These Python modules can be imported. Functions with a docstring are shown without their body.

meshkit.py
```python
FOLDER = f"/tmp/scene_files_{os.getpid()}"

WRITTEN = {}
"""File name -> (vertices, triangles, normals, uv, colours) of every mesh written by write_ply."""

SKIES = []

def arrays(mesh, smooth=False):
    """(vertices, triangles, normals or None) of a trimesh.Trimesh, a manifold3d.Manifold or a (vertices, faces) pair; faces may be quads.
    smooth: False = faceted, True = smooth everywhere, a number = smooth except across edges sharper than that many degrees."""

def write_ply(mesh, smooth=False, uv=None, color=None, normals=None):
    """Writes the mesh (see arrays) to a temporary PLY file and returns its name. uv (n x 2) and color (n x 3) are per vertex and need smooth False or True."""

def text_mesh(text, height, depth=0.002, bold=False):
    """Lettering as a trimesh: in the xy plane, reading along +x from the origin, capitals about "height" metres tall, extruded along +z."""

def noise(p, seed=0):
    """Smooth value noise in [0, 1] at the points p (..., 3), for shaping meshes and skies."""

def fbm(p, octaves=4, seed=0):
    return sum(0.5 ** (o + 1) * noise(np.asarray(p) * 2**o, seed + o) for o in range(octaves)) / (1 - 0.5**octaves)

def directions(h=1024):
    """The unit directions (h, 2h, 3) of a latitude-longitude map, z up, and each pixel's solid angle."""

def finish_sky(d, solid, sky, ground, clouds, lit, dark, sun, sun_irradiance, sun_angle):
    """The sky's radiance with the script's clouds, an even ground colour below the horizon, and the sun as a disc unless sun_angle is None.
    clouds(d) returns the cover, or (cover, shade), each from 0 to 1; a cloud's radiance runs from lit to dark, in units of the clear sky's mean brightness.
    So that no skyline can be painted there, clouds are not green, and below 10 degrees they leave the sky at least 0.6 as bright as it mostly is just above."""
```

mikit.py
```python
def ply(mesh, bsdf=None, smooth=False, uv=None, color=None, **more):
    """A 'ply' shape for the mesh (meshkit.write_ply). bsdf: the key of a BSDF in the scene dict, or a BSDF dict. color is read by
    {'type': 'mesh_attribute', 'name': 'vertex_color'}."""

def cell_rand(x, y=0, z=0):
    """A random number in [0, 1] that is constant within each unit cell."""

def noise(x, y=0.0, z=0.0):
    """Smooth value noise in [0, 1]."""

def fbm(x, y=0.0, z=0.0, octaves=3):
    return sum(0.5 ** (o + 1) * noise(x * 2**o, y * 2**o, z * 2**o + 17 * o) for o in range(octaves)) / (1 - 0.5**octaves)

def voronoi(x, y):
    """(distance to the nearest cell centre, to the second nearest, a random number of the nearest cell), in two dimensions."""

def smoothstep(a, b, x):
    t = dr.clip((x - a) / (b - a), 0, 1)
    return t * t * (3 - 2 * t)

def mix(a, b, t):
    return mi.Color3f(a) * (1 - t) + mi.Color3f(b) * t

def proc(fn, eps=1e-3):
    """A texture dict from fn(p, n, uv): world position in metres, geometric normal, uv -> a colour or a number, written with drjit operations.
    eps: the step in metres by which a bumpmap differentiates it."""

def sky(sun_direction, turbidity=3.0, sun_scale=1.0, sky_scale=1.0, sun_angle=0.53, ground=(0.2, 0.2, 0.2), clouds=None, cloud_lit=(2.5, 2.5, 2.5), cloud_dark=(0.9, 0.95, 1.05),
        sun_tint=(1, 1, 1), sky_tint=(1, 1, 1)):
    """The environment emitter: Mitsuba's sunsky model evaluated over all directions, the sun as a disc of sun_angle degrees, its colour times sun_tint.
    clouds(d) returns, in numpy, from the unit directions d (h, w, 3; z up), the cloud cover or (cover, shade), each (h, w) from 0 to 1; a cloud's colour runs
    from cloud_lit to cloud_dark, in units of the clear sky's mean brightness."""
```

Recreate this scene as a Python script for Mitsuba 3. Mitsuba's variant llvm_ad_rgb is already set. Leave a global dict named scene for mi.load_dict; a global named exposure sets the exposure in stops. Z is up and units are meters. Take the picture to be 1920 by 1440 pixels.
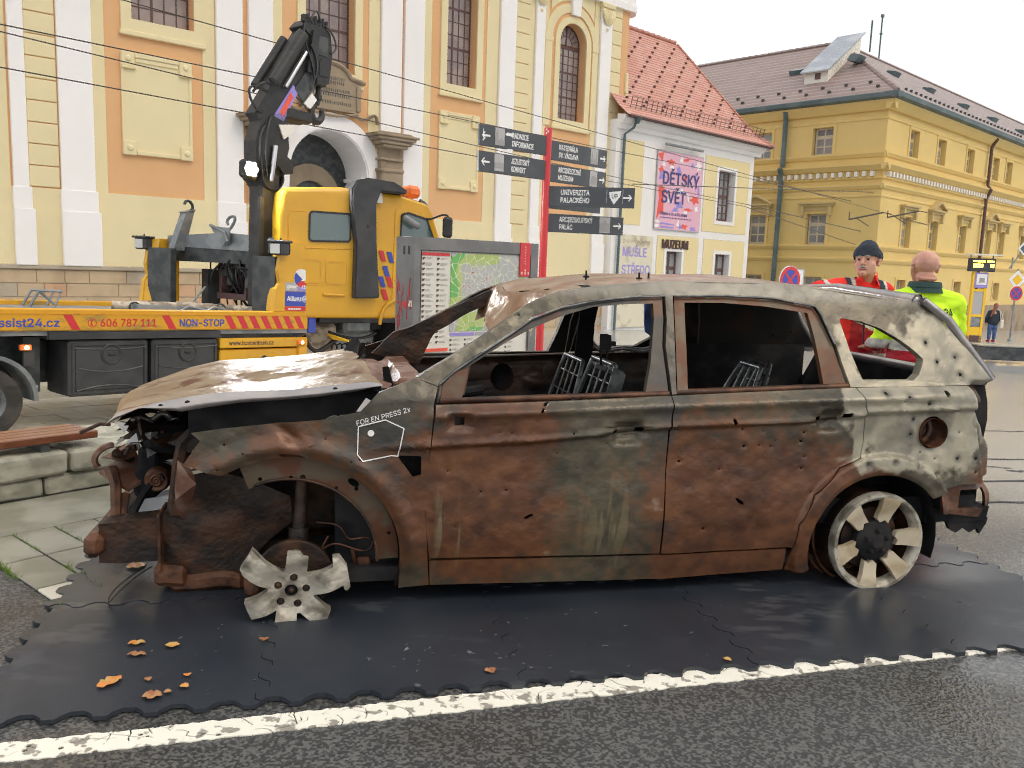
import math, random
import numpy as np, trimesh, drjit as dr, mitsuba as mi
import mikit, meshkit
from shapely.geometry import Polygon, Point, LineString, box as sbox
from shapely import affinity
from shapely.ops import unary_union
import manifold3d as m3

T = mi.ScalarTransform4f
scene, labels = {'type': 'scene'}, {}
rnd = random.Random(7)
rng = np.random.default_rng(7)

# ---------------------------------------------------------------- camera, sky, exposure
EYE = 1.49
PITCH, ROLL = math.radians(8.0), math.radians(2.066)
_f = np.array([0, math.cos(PITCH), -math.sin(PITCH)])
_u = np.array([0, math.sin(PITCH), math.cos(PITCH)])
_u = _u * math.cos(ROLL) - np.array([1.0, 0, 0]) * math.sin(ROLL)
scene['camera'] = {'type': 'perspective', 'fov': 62.17, 'fov_axis': 'x', 'near_clip': 0.05, 'far_clip': 900.0,
                   'to_world': T().look_at(origin=[0, 0, EYE], target=list(np.array([0, 0, EYE]) + _f), up=list(_u))}
scene['sky'] = mikit.sky((0.55, -0.35, 0.75), turbidity=4, sun_scale=0.16, sun_angle=30, clouds=lambda d: 1.0,
                         cloud_lit=(2.45, 2.45, 2.47), ground=(0.16, 0.16, 0.16))
exposure = 2.15

# ---------------------------------------------------------------- helpers
def nm(k):
    if k not in scene and k not in labels:
        return k
    i = 1
    while f'{k}_{i:03d}' in scene or f'{k}_{i:03d}' in labels:
        i += 1
    return f'{k}_{i:03d}'

def thing(name, label, cat, group=None, kind=None):
    k = nm(name); labels[k] = {'label': label, 'category': cat}
    if group: labels[k]['group'] = group
    if kind: labels[k]['kind'] = kind
    return k

class Fr:
    """a local frame: s along, w across (right-handed with u up)"""
    def __init__(self, o, az, pitch=0.0):
        self.o = np.array(o, float)
        self.d = np.array([math.sin(az) * math.cos(pitch), math.cos(az) * math.cos(pitch), -math.sin(pitch)])
        self.n = np.array([-math.cos(az), math.sin(az), 0.0])
        self.u = np.cross(self.d, self.n)
    def __call__(self, m):
        if isinstance(m, trimesh.Trimesh):
            m = m.copy(); m.vertices = self.pt(m.vertices); return m
        return self.pt(m)
    def pt(self, p):
        p = np.asarray(p, float)
        return self.o + p[..., 0:1] * self.d + p[..., 1:2] * self.n + p[..., 2:3] * self.u

def put(key, mesh, mat, fr=None, smooth=False, **kw):
    if fr is not None: mesh = fr(mesh)
    scene[key] = mikit.ply(mesh, mat, smooth=smooth, **kw)
    return key

def part(parent, name, mesh, mat, fr=None, smooth=False, label=None, stuff=False, **kw):
    k = nm(parent + '__' + name)
    put(k, mesh, mat, fr, smooth, **kw)
    if label or stuff:
        labels[k] = {}
        if label: labels[k]['label'] = label
        if stuff: labels[k]['kind'] = 'stuff'
    return k

def struct(name, mesh, mat, fr=None, smooth=False, label=None, kind='structure'):
    k = nm(name); put(k, mesh, mat, fr, smooth)
    labels[k] = {'label': label or name.replace('_', ' '), 'category': name.replace('_', ' '), 'kind': kind}
    return k

def cat(*ms):
    ms = [m for m in ms if m is not None]
    if len(ms) == 1 and isinstance(ms[0], (list, tuple)): ms = list(ms[0])
    vs, fs, n = [], [], 0
    for m in ms:
        vs.append(m.vertices); fs.append(m.faces + n); n += len(m.vertices)
    return trimesh.Trimesh(np.vstack(vs), np.vstack(fs), process=False)

_BF = np.array([[0, 2, 1], [1, 2, 3], [4, 5, 6], [5, 7, 6], [0, 1, 4], [1, 5, 4], [2, 6, 3], [3, 6, 7], [0, 4, 2], [2, 4, 6], [1, 3, 5], [3, 7, 5]])
def bx(x0, x1, y0, y1, z0, z1, c=0.0):
    if x1 < x0: x0, x1 = x1, x0
    if y1 < y0: y0, y1 = y1, y0
    if z1 < z0: z0, z1 = z1, z0
    if c <= 0:
        v = np.array([[x, y, z] for z in (z0, z1) for y in (y0, y1) for x in (x0, x1)], float)
        return trimesh.Trimesh(v, _BF, process=False)
    c = min(c, .45 * min(x1 - x0, y1 - y0, z1 - z0))
    pts = []
    for x, ex in ((x0, 1), (x1, -1)):
        for y, ey in ((y0, 1), (y1, -1)):
            for z, ez in ((z0, 1), (z1, -1)):
                pts += [(x, y + c * ey, z + c * ez), (x + c * ex, y, z + c * ez), (x + c * ex, y + c * ey, z)]
    return trimesh.convex.convex_hull(np.array(pts, float))

def hull(pts): return trimesh.convex.convex_hull(np.array(pts, float))

def tube(pts, r, n=7, caps=True):
    p = np.array(pts, float); k = len(p)
    r = np.full(k, r) if np.isscalar(r) else np.array(r, float)
    t = np.gradient(p, axis=0); t /= np.linalg.norm(t, axis=1, keepdims=True) + 1e-12
    a = np.array([0, 0, 1.0]) if abs(t[0][2]) < .9 else np.array([1.0, 0, 0])
    x = np.cross(t[0], a); x /= np.linalg.norm(x); vs = []
    ang = np.arange(n) * 2 * math.pi / n
    for i in range(k):
        x = x - t[i] * (x @ t[i]); x /= np.linalg.norm(x); y = np.cross(t[i], x)
        vs.append(p[i] + r[i] * (np.cos(ang)[:, None] * x + np.sin(ang)[:, None] * y))
    v = np.vstack(vs); f = []
    for i in range(k - 1):
        for j in range(n):
            a0, b0 = i * n + j, i * n + (j + 1) % n
            f += [[a0, b0, b0 + n], [a0, b0 + n, a0 + n]]
    if caps:
        v = np.vstack([v, p[:1], p[-1:]])
        for j in range(n):
            f += [[k * n, (j + 1) % n, j], [k * n + 1, (k - 1) * n + j, (k - 1) * n + (j + 1) % n]]
    return trimesh.Trimesh(v, np.array(f), process=False)

def cyl(p0, p1, r, n=16): return tube([p0, p1], r, n)

def smoothpath(pts, n=24):
    from scipy.interpolate import CubicSpline
    p = np.array(pts, float); t = np.r_[0, np.cumsum(np.linalg.norm(np.diff(p, axis=0), axis=1))]
    return CubicSpline(t, p)(np.linspace(0, t[-1], n))

def lathe(prof, c, axis='y', n=32):
    """prof: (radius, height); the axis runs along y (w) or z"""
    pr = np.array(prof, float); a = np.arange(n) * 2 * math.pi / n; vs = []
    for r, h in pr:
        ring = np.stack([r * np.cos(a), r * np.sin(a), np.full(n, h)], 1)
        vs.append(ring)
    v = np.vstack(vs); f = []
    for i in range(len(pr) - 1):
        for j in range(n):
            a0, b0 = i * n + j, i * n + (j + 1) % n
            f += [[a0, b0, b0 + n], [a0, b0 + n, a0 + n]]
    if axis == 'y': v = v[:, [0, 2, 1]] * [1, 1, 1]; f = [q[::-1] for q in f]
    if axis == 'x': v = v[:, [2, 0, 1]]
    return trimesh.Trimesh(v + np.array(c, float), np.array(f), process=False)

def _polys(p):
    if not hasattr(p, 'geom_type'): p = Polygon(p)
    if not p.is_valid: p = p.buffer(0)
    return [g for g in getattr(p, 'geoms', [p]) if g.area > 1e-9]

def prism(poly, w0, w1):
    """polygon in (s, z), extruded across w"""
    out = []
    for g in _polys(poly):
        m = trimesh.creation.extrude_polygon(g, w1 - w0, engine='earcut')
        v = m.vertices; out.append(trimesh.Trimesh(np.stack([v[:, 0], w0 + v[:, 2], v[:, 1]], 1), m.faces[:, ::-1], process=False))
    return cat(*out)

def slab(poly, z0, z1):
    """polygon in (x, y), extruded up"""
    out = []
    for g in _polys(poly):
        m = trimesh.creation.extrude_polygon(g, z1 - z0, engine='earcut')
        out.append(trimesh.Trimesh(m.vertices + [0, 0, z0], m.faces, process=False))
    return cat(*out)

def prof_along(poly_wz, s0, s1):
    """polygon in (w, z), extruded along s"""
    m = trimesh.creation.extrude_polygon(Polygon(poly_wz), s1 - s0, engine='earcut')
    v = m.vertices
    return trimesh.Trimesh(np.stack([s0 + v[:, 2], v[:, 0], v[:, 1]], 1), m.faces, process=False)

def warp_sheet(poly, thick, res, fn):
    """a thin plate over a polygon in (s, z), cut to small triangles and bent by fn(points) -> points"""
    gs = []
    for g in _polys(poly):
        for ring in [g.exterior, *g.interiors]:
            gs.append(np.array(ring.coords)[:-1])
    m = m3.Manifold.extrude(m3.CrossSection(gs, m3.FillRule.EvenOdd), thick).refine_to_length(res)
    mm = m.to_mesh(); v = np.array(mm.vert_properties[:, :3], float); f = np.array(mm.tri_verts)
    v = np.stack([v[:, 0], v[:, 2], v[:, 1]], 1)
    return trimesh.Trimesh(fn(v), f[:, ::-1], process=False)

def loft(rows):
    """a sheet through rows of equally many points"""
    r = np.array(rows, float); a, b = r.shape[:2]
    i = np.arange(a * b).reshape(a, b)
    q = np.stack([i[:-1, :-1], i[:-1, 1:], i[1:, 1:], i[1:, :-1]], -1).reshape(-1, 4)
    return trimesh.Trimesh(r.reshape(-1, 3), np.vstack([q[:, [0, 1, 2]], q[:, [0, 2, 3]]]), process=False)

def arc(cx, cz, rx, rz, a0, a1, n=20):
    return [(cx + rx * math.cos(math.radians(a0 + (a1 - a0) * i / n)), cz + rz * math.sin(math.radians(a0 + (a1 - a0) * i / n))) for i in range(n + 1)]

def flat_text(txt, h, s, z, w=0.0, d=0.004, bold=True, width=None, shear=0.0):
    """lettering in the (s, z) plane facing -w"""
    m = meshkit.text_mesh(txt, h, d, bold); v = np.array(m.vertices)
    if width: v[:, 0] *= width / max(1e-6, v[:, 0].max() - v[:, 0].min())
    v[:, 0] += shear * v[:, 1]
    return trimesh.Trimesh(np.stack([v[:, 0] + s, w - v[:, 2], v[:, 1] + z], 1), m.faces, process=False)

def blob(bones, res=0.02, it=10):
    """one smooth body of bones ((p, r), (q, r))"""
    def ball(p, r): return m3.Manifold.sphere(r, 16).translate([float(x) for x in p])
    ms = [m3.Manifold.batch_hull([ball(*e) for e in b]) for b in bones]
    m = m3.Manifold.batch_boolean(ms, m3.OpType.Add).refine_to_length(res)
    q = m.to_mesh(); t = trimesh.Trimesh(np.array(q.vert_properties[:, :3], float), np.array(q.tri_verts), process=True)
    trimesh.smoothing.filter_taubin(t, iterations=it)
    return t

def jitter(m, a, sc=8.0, seed=0):
    v = np.array(m.vertices); 
    o = np.stack([meshkit.noise(v * sc + 31 * k + .37, seed + k) - .5 for k in range(3)], 1)
    m = m.copy(); m.vertices = v + a * 2 * o; return m

def sub(m, n=1):
    for _ in range(n): m = m.subdivide()
    return m

# ---------------------------------------------------------------- materials
N, FB, SS, MX = mikit.noise, mikit.fbm, mikit.smoothstep, mikit.mix
def rgb(c): return {'type': 'rgb', 'value': list(map(float, c))}
def mat(name, col, rough=.6, metal=0.0, spec=.5, bump=None, coat=0.0, two=True, scale=1.0, **kw):
    d = {'type': 'principled', 'base_color': mikit.proc(col) if callable(col) else rgb(col),
         'roughness': mikit.proc(rough) if callable(rough) else float(rough), 'metallic': float(metal), 'specular': float(spec)}
    if coat: d['clearcoat'] = float(coat); d['clearcoat_gloss'] = .9
    d.update(kw)
    if bump: d = {'type': 'bumpmap', 'arbitrary': mikit.proc(bump, 2e-3), 'scale': float(scale), 'bsdf': d}
    scene['m_' + name] = {'type': 'twosided', 'bsdf': d} if two else d
    return 'm_' + name

def wall_col(c, dirt=.10, sc=.6, dark=.8):
    c = tuple(c); c2 = (c[0] * dark, c[1] * dark * .97, c[2] * dark * .93)
    def fn(p, n, uv):
        a = FB(p.x * sc, p.y * sc, p.z * sc * .6, 4); b = N(p.x * 5, p.y * 5, p.z * 1.3)
        t = SS(.45, .8, a) * .75 + .25 * b
        return MX(c, c2, t * dirt * 4)
    return fn

def fleck(c0, c1, sc, lo=.35, hi=.65, oct=3):
    return lambda p, n, uv: MX(c0, c1, SS(lo, hi, FB(p.x * sc, p.y * sc, p.z * sc, oct)))

def B(sc, oct=3): return lambda p, n, uv: FB(p.x * sc, p.y * sc, p.z * sc, oct)
plaster = B(35)

M = {}
M['orange'] = mat('orange', wall_col((.70, .42, .21), .08), .9, bump=plaster, scale=.004)
M['cream'] = mat('cream', wall_col((.74, .65, .40), .08), .9, bump=plaster, scale=.004)
M['white'] = mat('white', wall_col((.84, .83, .82), .05), .9, bump=plaster, scale=.004)
M['brownstone'] = mat('brownstone', wall_col((.34, .27, .19), .25, 2.0, .55), .95, bump=B(18), scale=.02)
M['sand1'] = mat('sand1', wall_col((.52, .40, .26), .2, 2.0, .7), .9, bump=B(25), scale=.01)
M['sand2'] = mat('sand2', wall_col((.56, .36, .22), .2, 2.0, .7), .9, bump=B(25), scale=.01)
M['sand3'] = mat('sand3', wall_col((.43, .37, .28), .2, 2.0, .7), .9, bump=B(25), scale=.01)
M['brown'] = mat('brown', (.10, .055, .05), .55)
M['pane'] = mat('pane', fleck((.22, .18, .18), (.30, .25, .23), 1.3), .18, spec=.6)
M['paneb'] = mat('paneb', fleck((.16, .17, .18), (.26, .27, .27), .9), .12, spec=.7)
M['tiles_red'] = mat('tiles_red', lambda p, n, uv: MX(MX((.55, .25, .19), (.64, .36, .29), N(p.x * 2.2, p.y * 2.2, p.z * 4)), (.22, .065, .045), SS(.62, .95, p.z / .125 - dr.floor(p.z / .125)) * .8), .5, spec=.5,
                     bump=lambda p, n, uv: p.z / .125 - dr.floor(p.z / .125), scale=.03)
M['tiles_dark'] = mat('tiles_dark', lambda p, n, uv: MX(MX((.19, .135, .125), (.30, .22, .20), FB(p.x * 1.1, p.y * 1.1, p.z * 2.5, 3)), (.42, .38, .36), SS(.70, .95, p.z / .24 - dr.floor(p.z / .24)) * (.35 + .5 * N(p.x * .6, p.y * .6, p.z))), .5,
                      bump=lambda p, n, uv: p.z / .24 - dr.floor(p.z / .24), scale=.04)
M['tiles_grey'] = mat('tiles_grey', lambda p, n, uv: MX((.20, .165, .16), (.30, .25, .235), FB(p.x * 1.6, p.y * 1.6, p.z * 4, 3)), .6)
M['sheet'] = mat('sheet', fleck((.30, .33, .37), (.42, .45, .48), 1.1), .45, metal=.3)
M['gutter'] = mat('gutter', fleck((.07, .11, .12), (.11, .15, .16), 1.5), .5)
M['museum_w'] = mat('museum_w', wall_col((.80, .79, .77), .08), .9, bump=plaster, scale=.004)
M['museum_y'] = mat('museum_y', wall_col((.76, .65, .36), .05), .9, bump=plaster, scale=.004)
M['yel'] = mat('yel', wall_col((.68, .51, .20), .12, .35, .82), .9, bump=plaster, scale=.004)
M['yeltrim'] = mat('yeltrim', wall_col((.56, .44, .21), .2, .5, .75), .9)
M['pale'] = mat('pale', (.72, .70, .62), .8)
M['pink'] = mat('pink', (.72, .42, .52), .5)
M['ink'] = mat('ink', (.055, .05, .20), .5)
M['blue'] = mat('blue', (.05, .08, .42), .4)
M['lilac'] = mat('lilac', (.30, .25, .62), .5)
M['red'] = mat('red', (.60, .035, .04), .35, coat=.3)
M['orangered'] = mat('orangered', (.72, .10, .06), .45)
M['wht'] = mat('wht', (.80, .80, .79), .45)
M['charcoal'] = mat('charcoal', fleck((.055, .062, .07), (.07, .078, .088), 3), .4)
M['boardgrey'] = mat('boardgrey', fleck((.15, .15, .15), (.19, .19, .19), 4), .45)
M['paper'] = mat('paper', (.66, .64, .57), .35, coat=.4)
M['textgrey'] = mat('textgrey', (.33, .32, .31), .5)
M['greyart'] = mat('greyart', (.42, .42, .42), .5)
M['banner'] = mat('banner', fleck((.66, .62, .48), (.45, .40, .28), 2.2, .5, .7), .6)
M['black'] = mat('black', fleck((.018, .019, .021), (.03, .03, .03), 6), .5)
M['plastic'] = mat('plastic', fleck((.035, .037, .04), (.05, .052, .055), 5), .5, bump=B(80), scale=.001)
M['truck_y'] = mat('truck_y', fleck((.72, .40, .015), (.64, .34, .02), 1.5), .32, coat=.6)
M['rail_y'] = mat('rail_y', lambda p, n, uv: MX((.66, .33, .015), (.36, .23, .05), SS(.5, .75, FB(p.x * 5, p.y * 5, p.z * 9, 4))), .45, coat=.2)
M['steel'] = mat('steel', fleck((.20, .22, .23), (.30, .32, .32), 6), .45, metal=.4)
M['steeldark'] = mat('steeldark', fleck((.045, .052, .055), (.085, .09, .09), 7), .45, metal=.3)
M['hose'] = mat('hose', (.022, .022, .024), .4)
M['chrome'] = mat('chrome', (.62, .62, .62), .15, metal=1.0)
M['tyre'] = mat('tyre', fleck((.03, .028, .026), (.055, .05, .045), 9), .8)
M['glasst'] = mat('glasst', (.08, .13, .13), .06, spec=.8, coat=1.0)
M['lens_o'] = mat('lens_o', (.85, .20, .05), .25, coat=.6)
M['lamp_glass'] = mat('lamp_glass', (.55, .55, .52), .15, coat=.8)
M['strap'] = mat('strap', fleck((.55, .48, .38), (.25, .20, .15), 12), .8)
M['yelpaint'] = mat('yelpaint', (.85, .52, .02), .4)
M['wire'] = mat('wire', (.05, .04, .035), .5)
M['wirelt'] = mat('wirelt', (.13, .11, .09), .5)
M['wood'] = mat('wood', lambda p, n, uv: MX((.10, .035, .018), (.22, .085, .045), FB(p.x * 6 + p.y * 3, p.y * 40 - p.x * 30, p.z * 30, 3)), .22, coat=.5)
M['granite'] = mat('granite', fleck((.20, .20, .155), (.36, .35, .28), 9, .3, .7, 4), .75, bump=B(30, 4), scale=.012)
M['slabstone'] = mat('slabstone', fleck((.50, .47, .38), (.66, .63, .54), 4, .3, .7, 4), .35, bump=B(60), scale=.001)
M['slabgrey'] = mat('slabgrey', fleck((.20, .195, .15), (.31, .30, .245), 5, .3, .7, 4), .35, bump=B(60), scale=.001)
M['cobble'] = mat('cobble', fleck((.045, .045, .04), (.13, .12, .10), 6), .35)
M['grass'] = mat('grass', fleck((.10, .20, .02), (.20, .30, .04), 30), .8)
M['rubber'] = mat('rubber', lambda p, n, uv: MX(MX((.016, .021, .030), (.032, .038, .048), FB(p.x * 3, p.y * 3, 0, 4)), (.11, .115, .12), SS(.52, .75, FB(p.x * 7, p.y * 16, 0, 4)) * SS(.48, .72, FB(p.x * 1.7 + 9, p.y * 1.7, 0, 3)) * .35),
                 lambda p, n, uv:   .14 + .34 * SS(.34, .66, FB(p.x * 1.4, p.y * 1.4, 3.0, 4)), bump=B(160, 2), scale=.0012)
def asph_col(p, n, uv):
    a = FB(p.x * 110, p.y * 110, 0, 2); b = FB(p.x * 1.2, p.y * 1.2, 0, 4)
    c = MX((.042, .044, .046), (.125, .125, .12), SS(.35, .75, a))
    c = MX(c, c * mi.Color3f(.75, .72, .66), SS(.45, .7, b))
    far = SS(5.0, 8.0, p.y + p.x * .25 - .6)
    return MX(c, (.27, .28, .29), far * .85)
M['asphalt'] = mat('asphalt', asph_col, lambda p, n, uv: .09 + .36 * SS(.42, .66, FB(p.x * .8 + 4, p.y * .8, 0, 4)) * SS(3.2, 1.2, p.x) * SS(7.0, 4.5, p.y),
                   bump=lambda p, n, uv: FB(p.x * 110, p.y * 110, 0, 3) * (.25 + .75 * SS(6.0, 4.5, p.y)) * SS(.30, .5, FB(p.x * .8 + 4, p.y * .8, 0, 4)), scale=.005)
M['roadpaint'] = mat('roadpaint', lambda p, n, uv: MX((.80, .78, .68), (.30, .28, .24), SS(.60, .72, FB(p.x * 30, p.y * 30, 0, 3))), .5, bump=B(120), scale=.003)
M['skin'] = mat('skin', fleck((.50, .25, .18), (.58, .31, .23), 14), .45)
M['lips'] = mat('lips', (.36, .15, .12), .5)
M['redcloth'] = mat('redcloth', fleck((.86, .035, .02), (.72, .02, .015), 5), .75, bump=B(14), scale=.02)
M['darkred'] = mat('darkred', fleck((.42, .01, .02), (.30, .01, .02), 5), .75, bump=B(14), scale=.02)
M['hivis'] = mat('hivis', fleck((.62, .95, .02), (.50, .80, .02), 4), .75, bump=B(9), scale=.03)
M['reflect'] = mat('reflect', fleck((.60, .58, .52), (.42, .41, .38), 20), .4)
M['navy'] = mat('navy', fleck((.018, .026, .04), (.035, .045, .06), 30), .9, bump=B(90), scale=.003)
M['collar'] = mat('collar', (.03, .065, .06), .9)
M['denim'] = mat('denim', fleck((.05, .09, .22), (.09, .16, .36), 10), .9, bump=B(20), scale=.015)
M['hair'] = mat('hair', (.25, .09, .05), .6)
M['eye'] = mat('eye', (.02, .015, .012), .2)
M['canvas'] = mat('canvas', (.70, .68, .60), .9)
M['canvas_dull'] = mat('canvas_dull', (.50, .44, .33), .7)
M['leaf'] = mat('leaf', fleck((.62, .24, .06), (.50, .32, .10), 30), .5)
M['leafbrown'] = mat('leafbrown', fleck((.32, .13, .06), (.42, .22, .10), 30), .5)

# ---------------------------------------------------------------- ground
def sst(a, b, x):
    t = np.clip((np.asarray(x, float) - a) / (b - a), 0, 1); return t * t * (3 - 2 * t)
def gz(x, y):
    x, y = np.asarray(x, float), np.asarray(y, float)
    return -.033 * np.maximum(0, y - 4.5) * (1 - .0 * x) - .31 * sst(5.9, 7.3, y - .35 * (x + 2.6)) * sst(1.8, -1.5, x)

def sheet(xs, ys, dz=0.0):
    X, Y = np.meshgrid(xs, ys); Z = gz(X, Y) + dz
    return loft(np.stack([X, Y, Z], -1))
xs = np.r_[np.linspace(-140, -12, 14), np.linspace(-10, 10, 81), np.linspace(12, 140, 14)]
ys = np.r_[np.linspace(-30, 0, 7), np.linspace(1, 14, 53), np.linspace(16, 60, 23), np.linspace(70, 260, 9)]
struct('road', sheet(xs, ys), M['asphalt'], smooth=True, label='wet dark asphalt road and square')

CAR = Fr((-.880, 3.342, 0), math.radians(77.4))
# cracked white line, laid 4 mm above the asphalt, its edges ragged
L0, L1 = np.array([-3.2, 1.785]), np.array([4.2, 3.907]); ld = (L1 - L0) / np.linalg.norm(L1 - L0); ln = np.array([-ld[1], ld[0]])
def lp(t, q): return L0 + ld * t + ln * q
ln_len = float(np.linalg.norm(L1 - L0))
tt = np.arange(0, ln_len, .02)
e0 = [lp(t, .010 * (rng.random() - .5)) for t in tt]; e1 = [lp(t, .105 + .012 * (rng.random() - .5)) for t in tt[::-1]]
line = Polygon(e0 + e1).buffer(0)
cr = []
for _ in range(150):
    t, q = rng.random() * ln_len, rng.random() * .11; a = rng.choice([0, 1.57]) + rng.normal() * .5; pts = [lp(t, q)]
    for _ in range(rng.integers(4, 9)):
        a += rng.normal() * .5; t += .022 * math.cos(a); q += .022 * math.sin(a); pts.append(lp(t, q))
    cr.append(LineString(pts).buffer(.0013 + .0012 * rng.random(), cap_style=2))
for _ in range(60):
    cr.append(Point(lp(rng.random() * ln_len, rng.random() * .11)).buffer(.004 + .006 * rng.random(), 3))
struct('road_marking', slab(line.difference(unary_union(cr)), .0005, .0045), M['roadpaint'], label='cracked white line painted on the asphalt')

# interlocking rubber mats under the car
TILE, U0, V0 = .91, -.98, -.69
def edge(p, q, k):
    """a dovetailed edge from p to q; the same curve for both neighbours"""
    p, q = np.array(p, float), np.array(q, float); L = np.linalg.norm(q - p); d = (q - p) / L; n = np.array([-d[1], d[0]])
    out = [p]; m = 12; st = L / m
    for i in range(m):
        a = i * st; s = 1 if i % 2 == k else -1
        h = .021 * s
        out += [p + d * (a + .018) + n * h, p + d * (a + st - .018) + n * h]
        if i < m - 1: out += [p + d * (a + st + .006 * s) + n * 0]
    out.append(q); return out
def mat_poly(u, v):
    P00, P10, P11, P01 = (u, v), (u + TILE, v), (u + TILE, v + TILE), (u, v + TILE)
    return Polygon(edge(P00, P10, 0)[:-1] + edge(P10, P11, 0)[:-1] + edge(P01, P11, 0)[::-1][:-1] + edge(P00, P01, 0)[::-1][:-1]).buffer(0).buffer(-.0012)
for j in range(3):
    for i in range(5):
        row = ('nearest the white line', 'under the car', 'beyond the car')[j]
        col = ('first from the crushed front', 'second from the crushed front', 'third from the crushed front', 'fourth from the crushed front', 'last at the tail')[i]
        k = thing('rubber_mat', f'black rubber mat {row}, {col}', 'mat', 'interlocking rubber mats laid under the wreck')
        pl = mat_poly(U0 + i * TILE, V0 + j * TILE)
        m = slab(pl, .004, .019); m = m.copy()
        m.vertices[:, 2] += .003 * ((i + j) % 2) * (m.vertices[:, 2] > .01)
        put(k, m, M['rubber'], CAR)
# dark joints in the wet paving behind the tail
jt = []
for (x0, y0), (x1, y1) in (((2.9, 5.72), (4.4, 5.98)), ((3.9, 7.28), (4.30, 7.12)), ((3.95, 7.50), (5.3, 7.62)), ((5.0, 9.30), (6.6, 9.50)), ((4.2, 7.02), (4.6, 6.95)), ((3.2, 6.45), (5.0, 6.75))):
    n_ = 14; p = np.stack([np.linspace(x0, x1, n_), np.linspace(y0, y1, n_) + rng.normal(0, .012, n_)], 1); w_ = .012 + .016 * rng.random(n_)
    Z = lambda q: np.stack([q[:, 0], q[:, 1], gz(q[:, 0], q[:, 1]) + .004], 1)
    jt.append(loft([Z(p + np.stack([w_ * 0, w_], 1)), Z(p - np.stack([w_ * 0, w_], 1))]))
struct('road_joint', cat(*jt), M['black'], label='black tarred joints in the wet paving behind the wreck')

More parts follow.
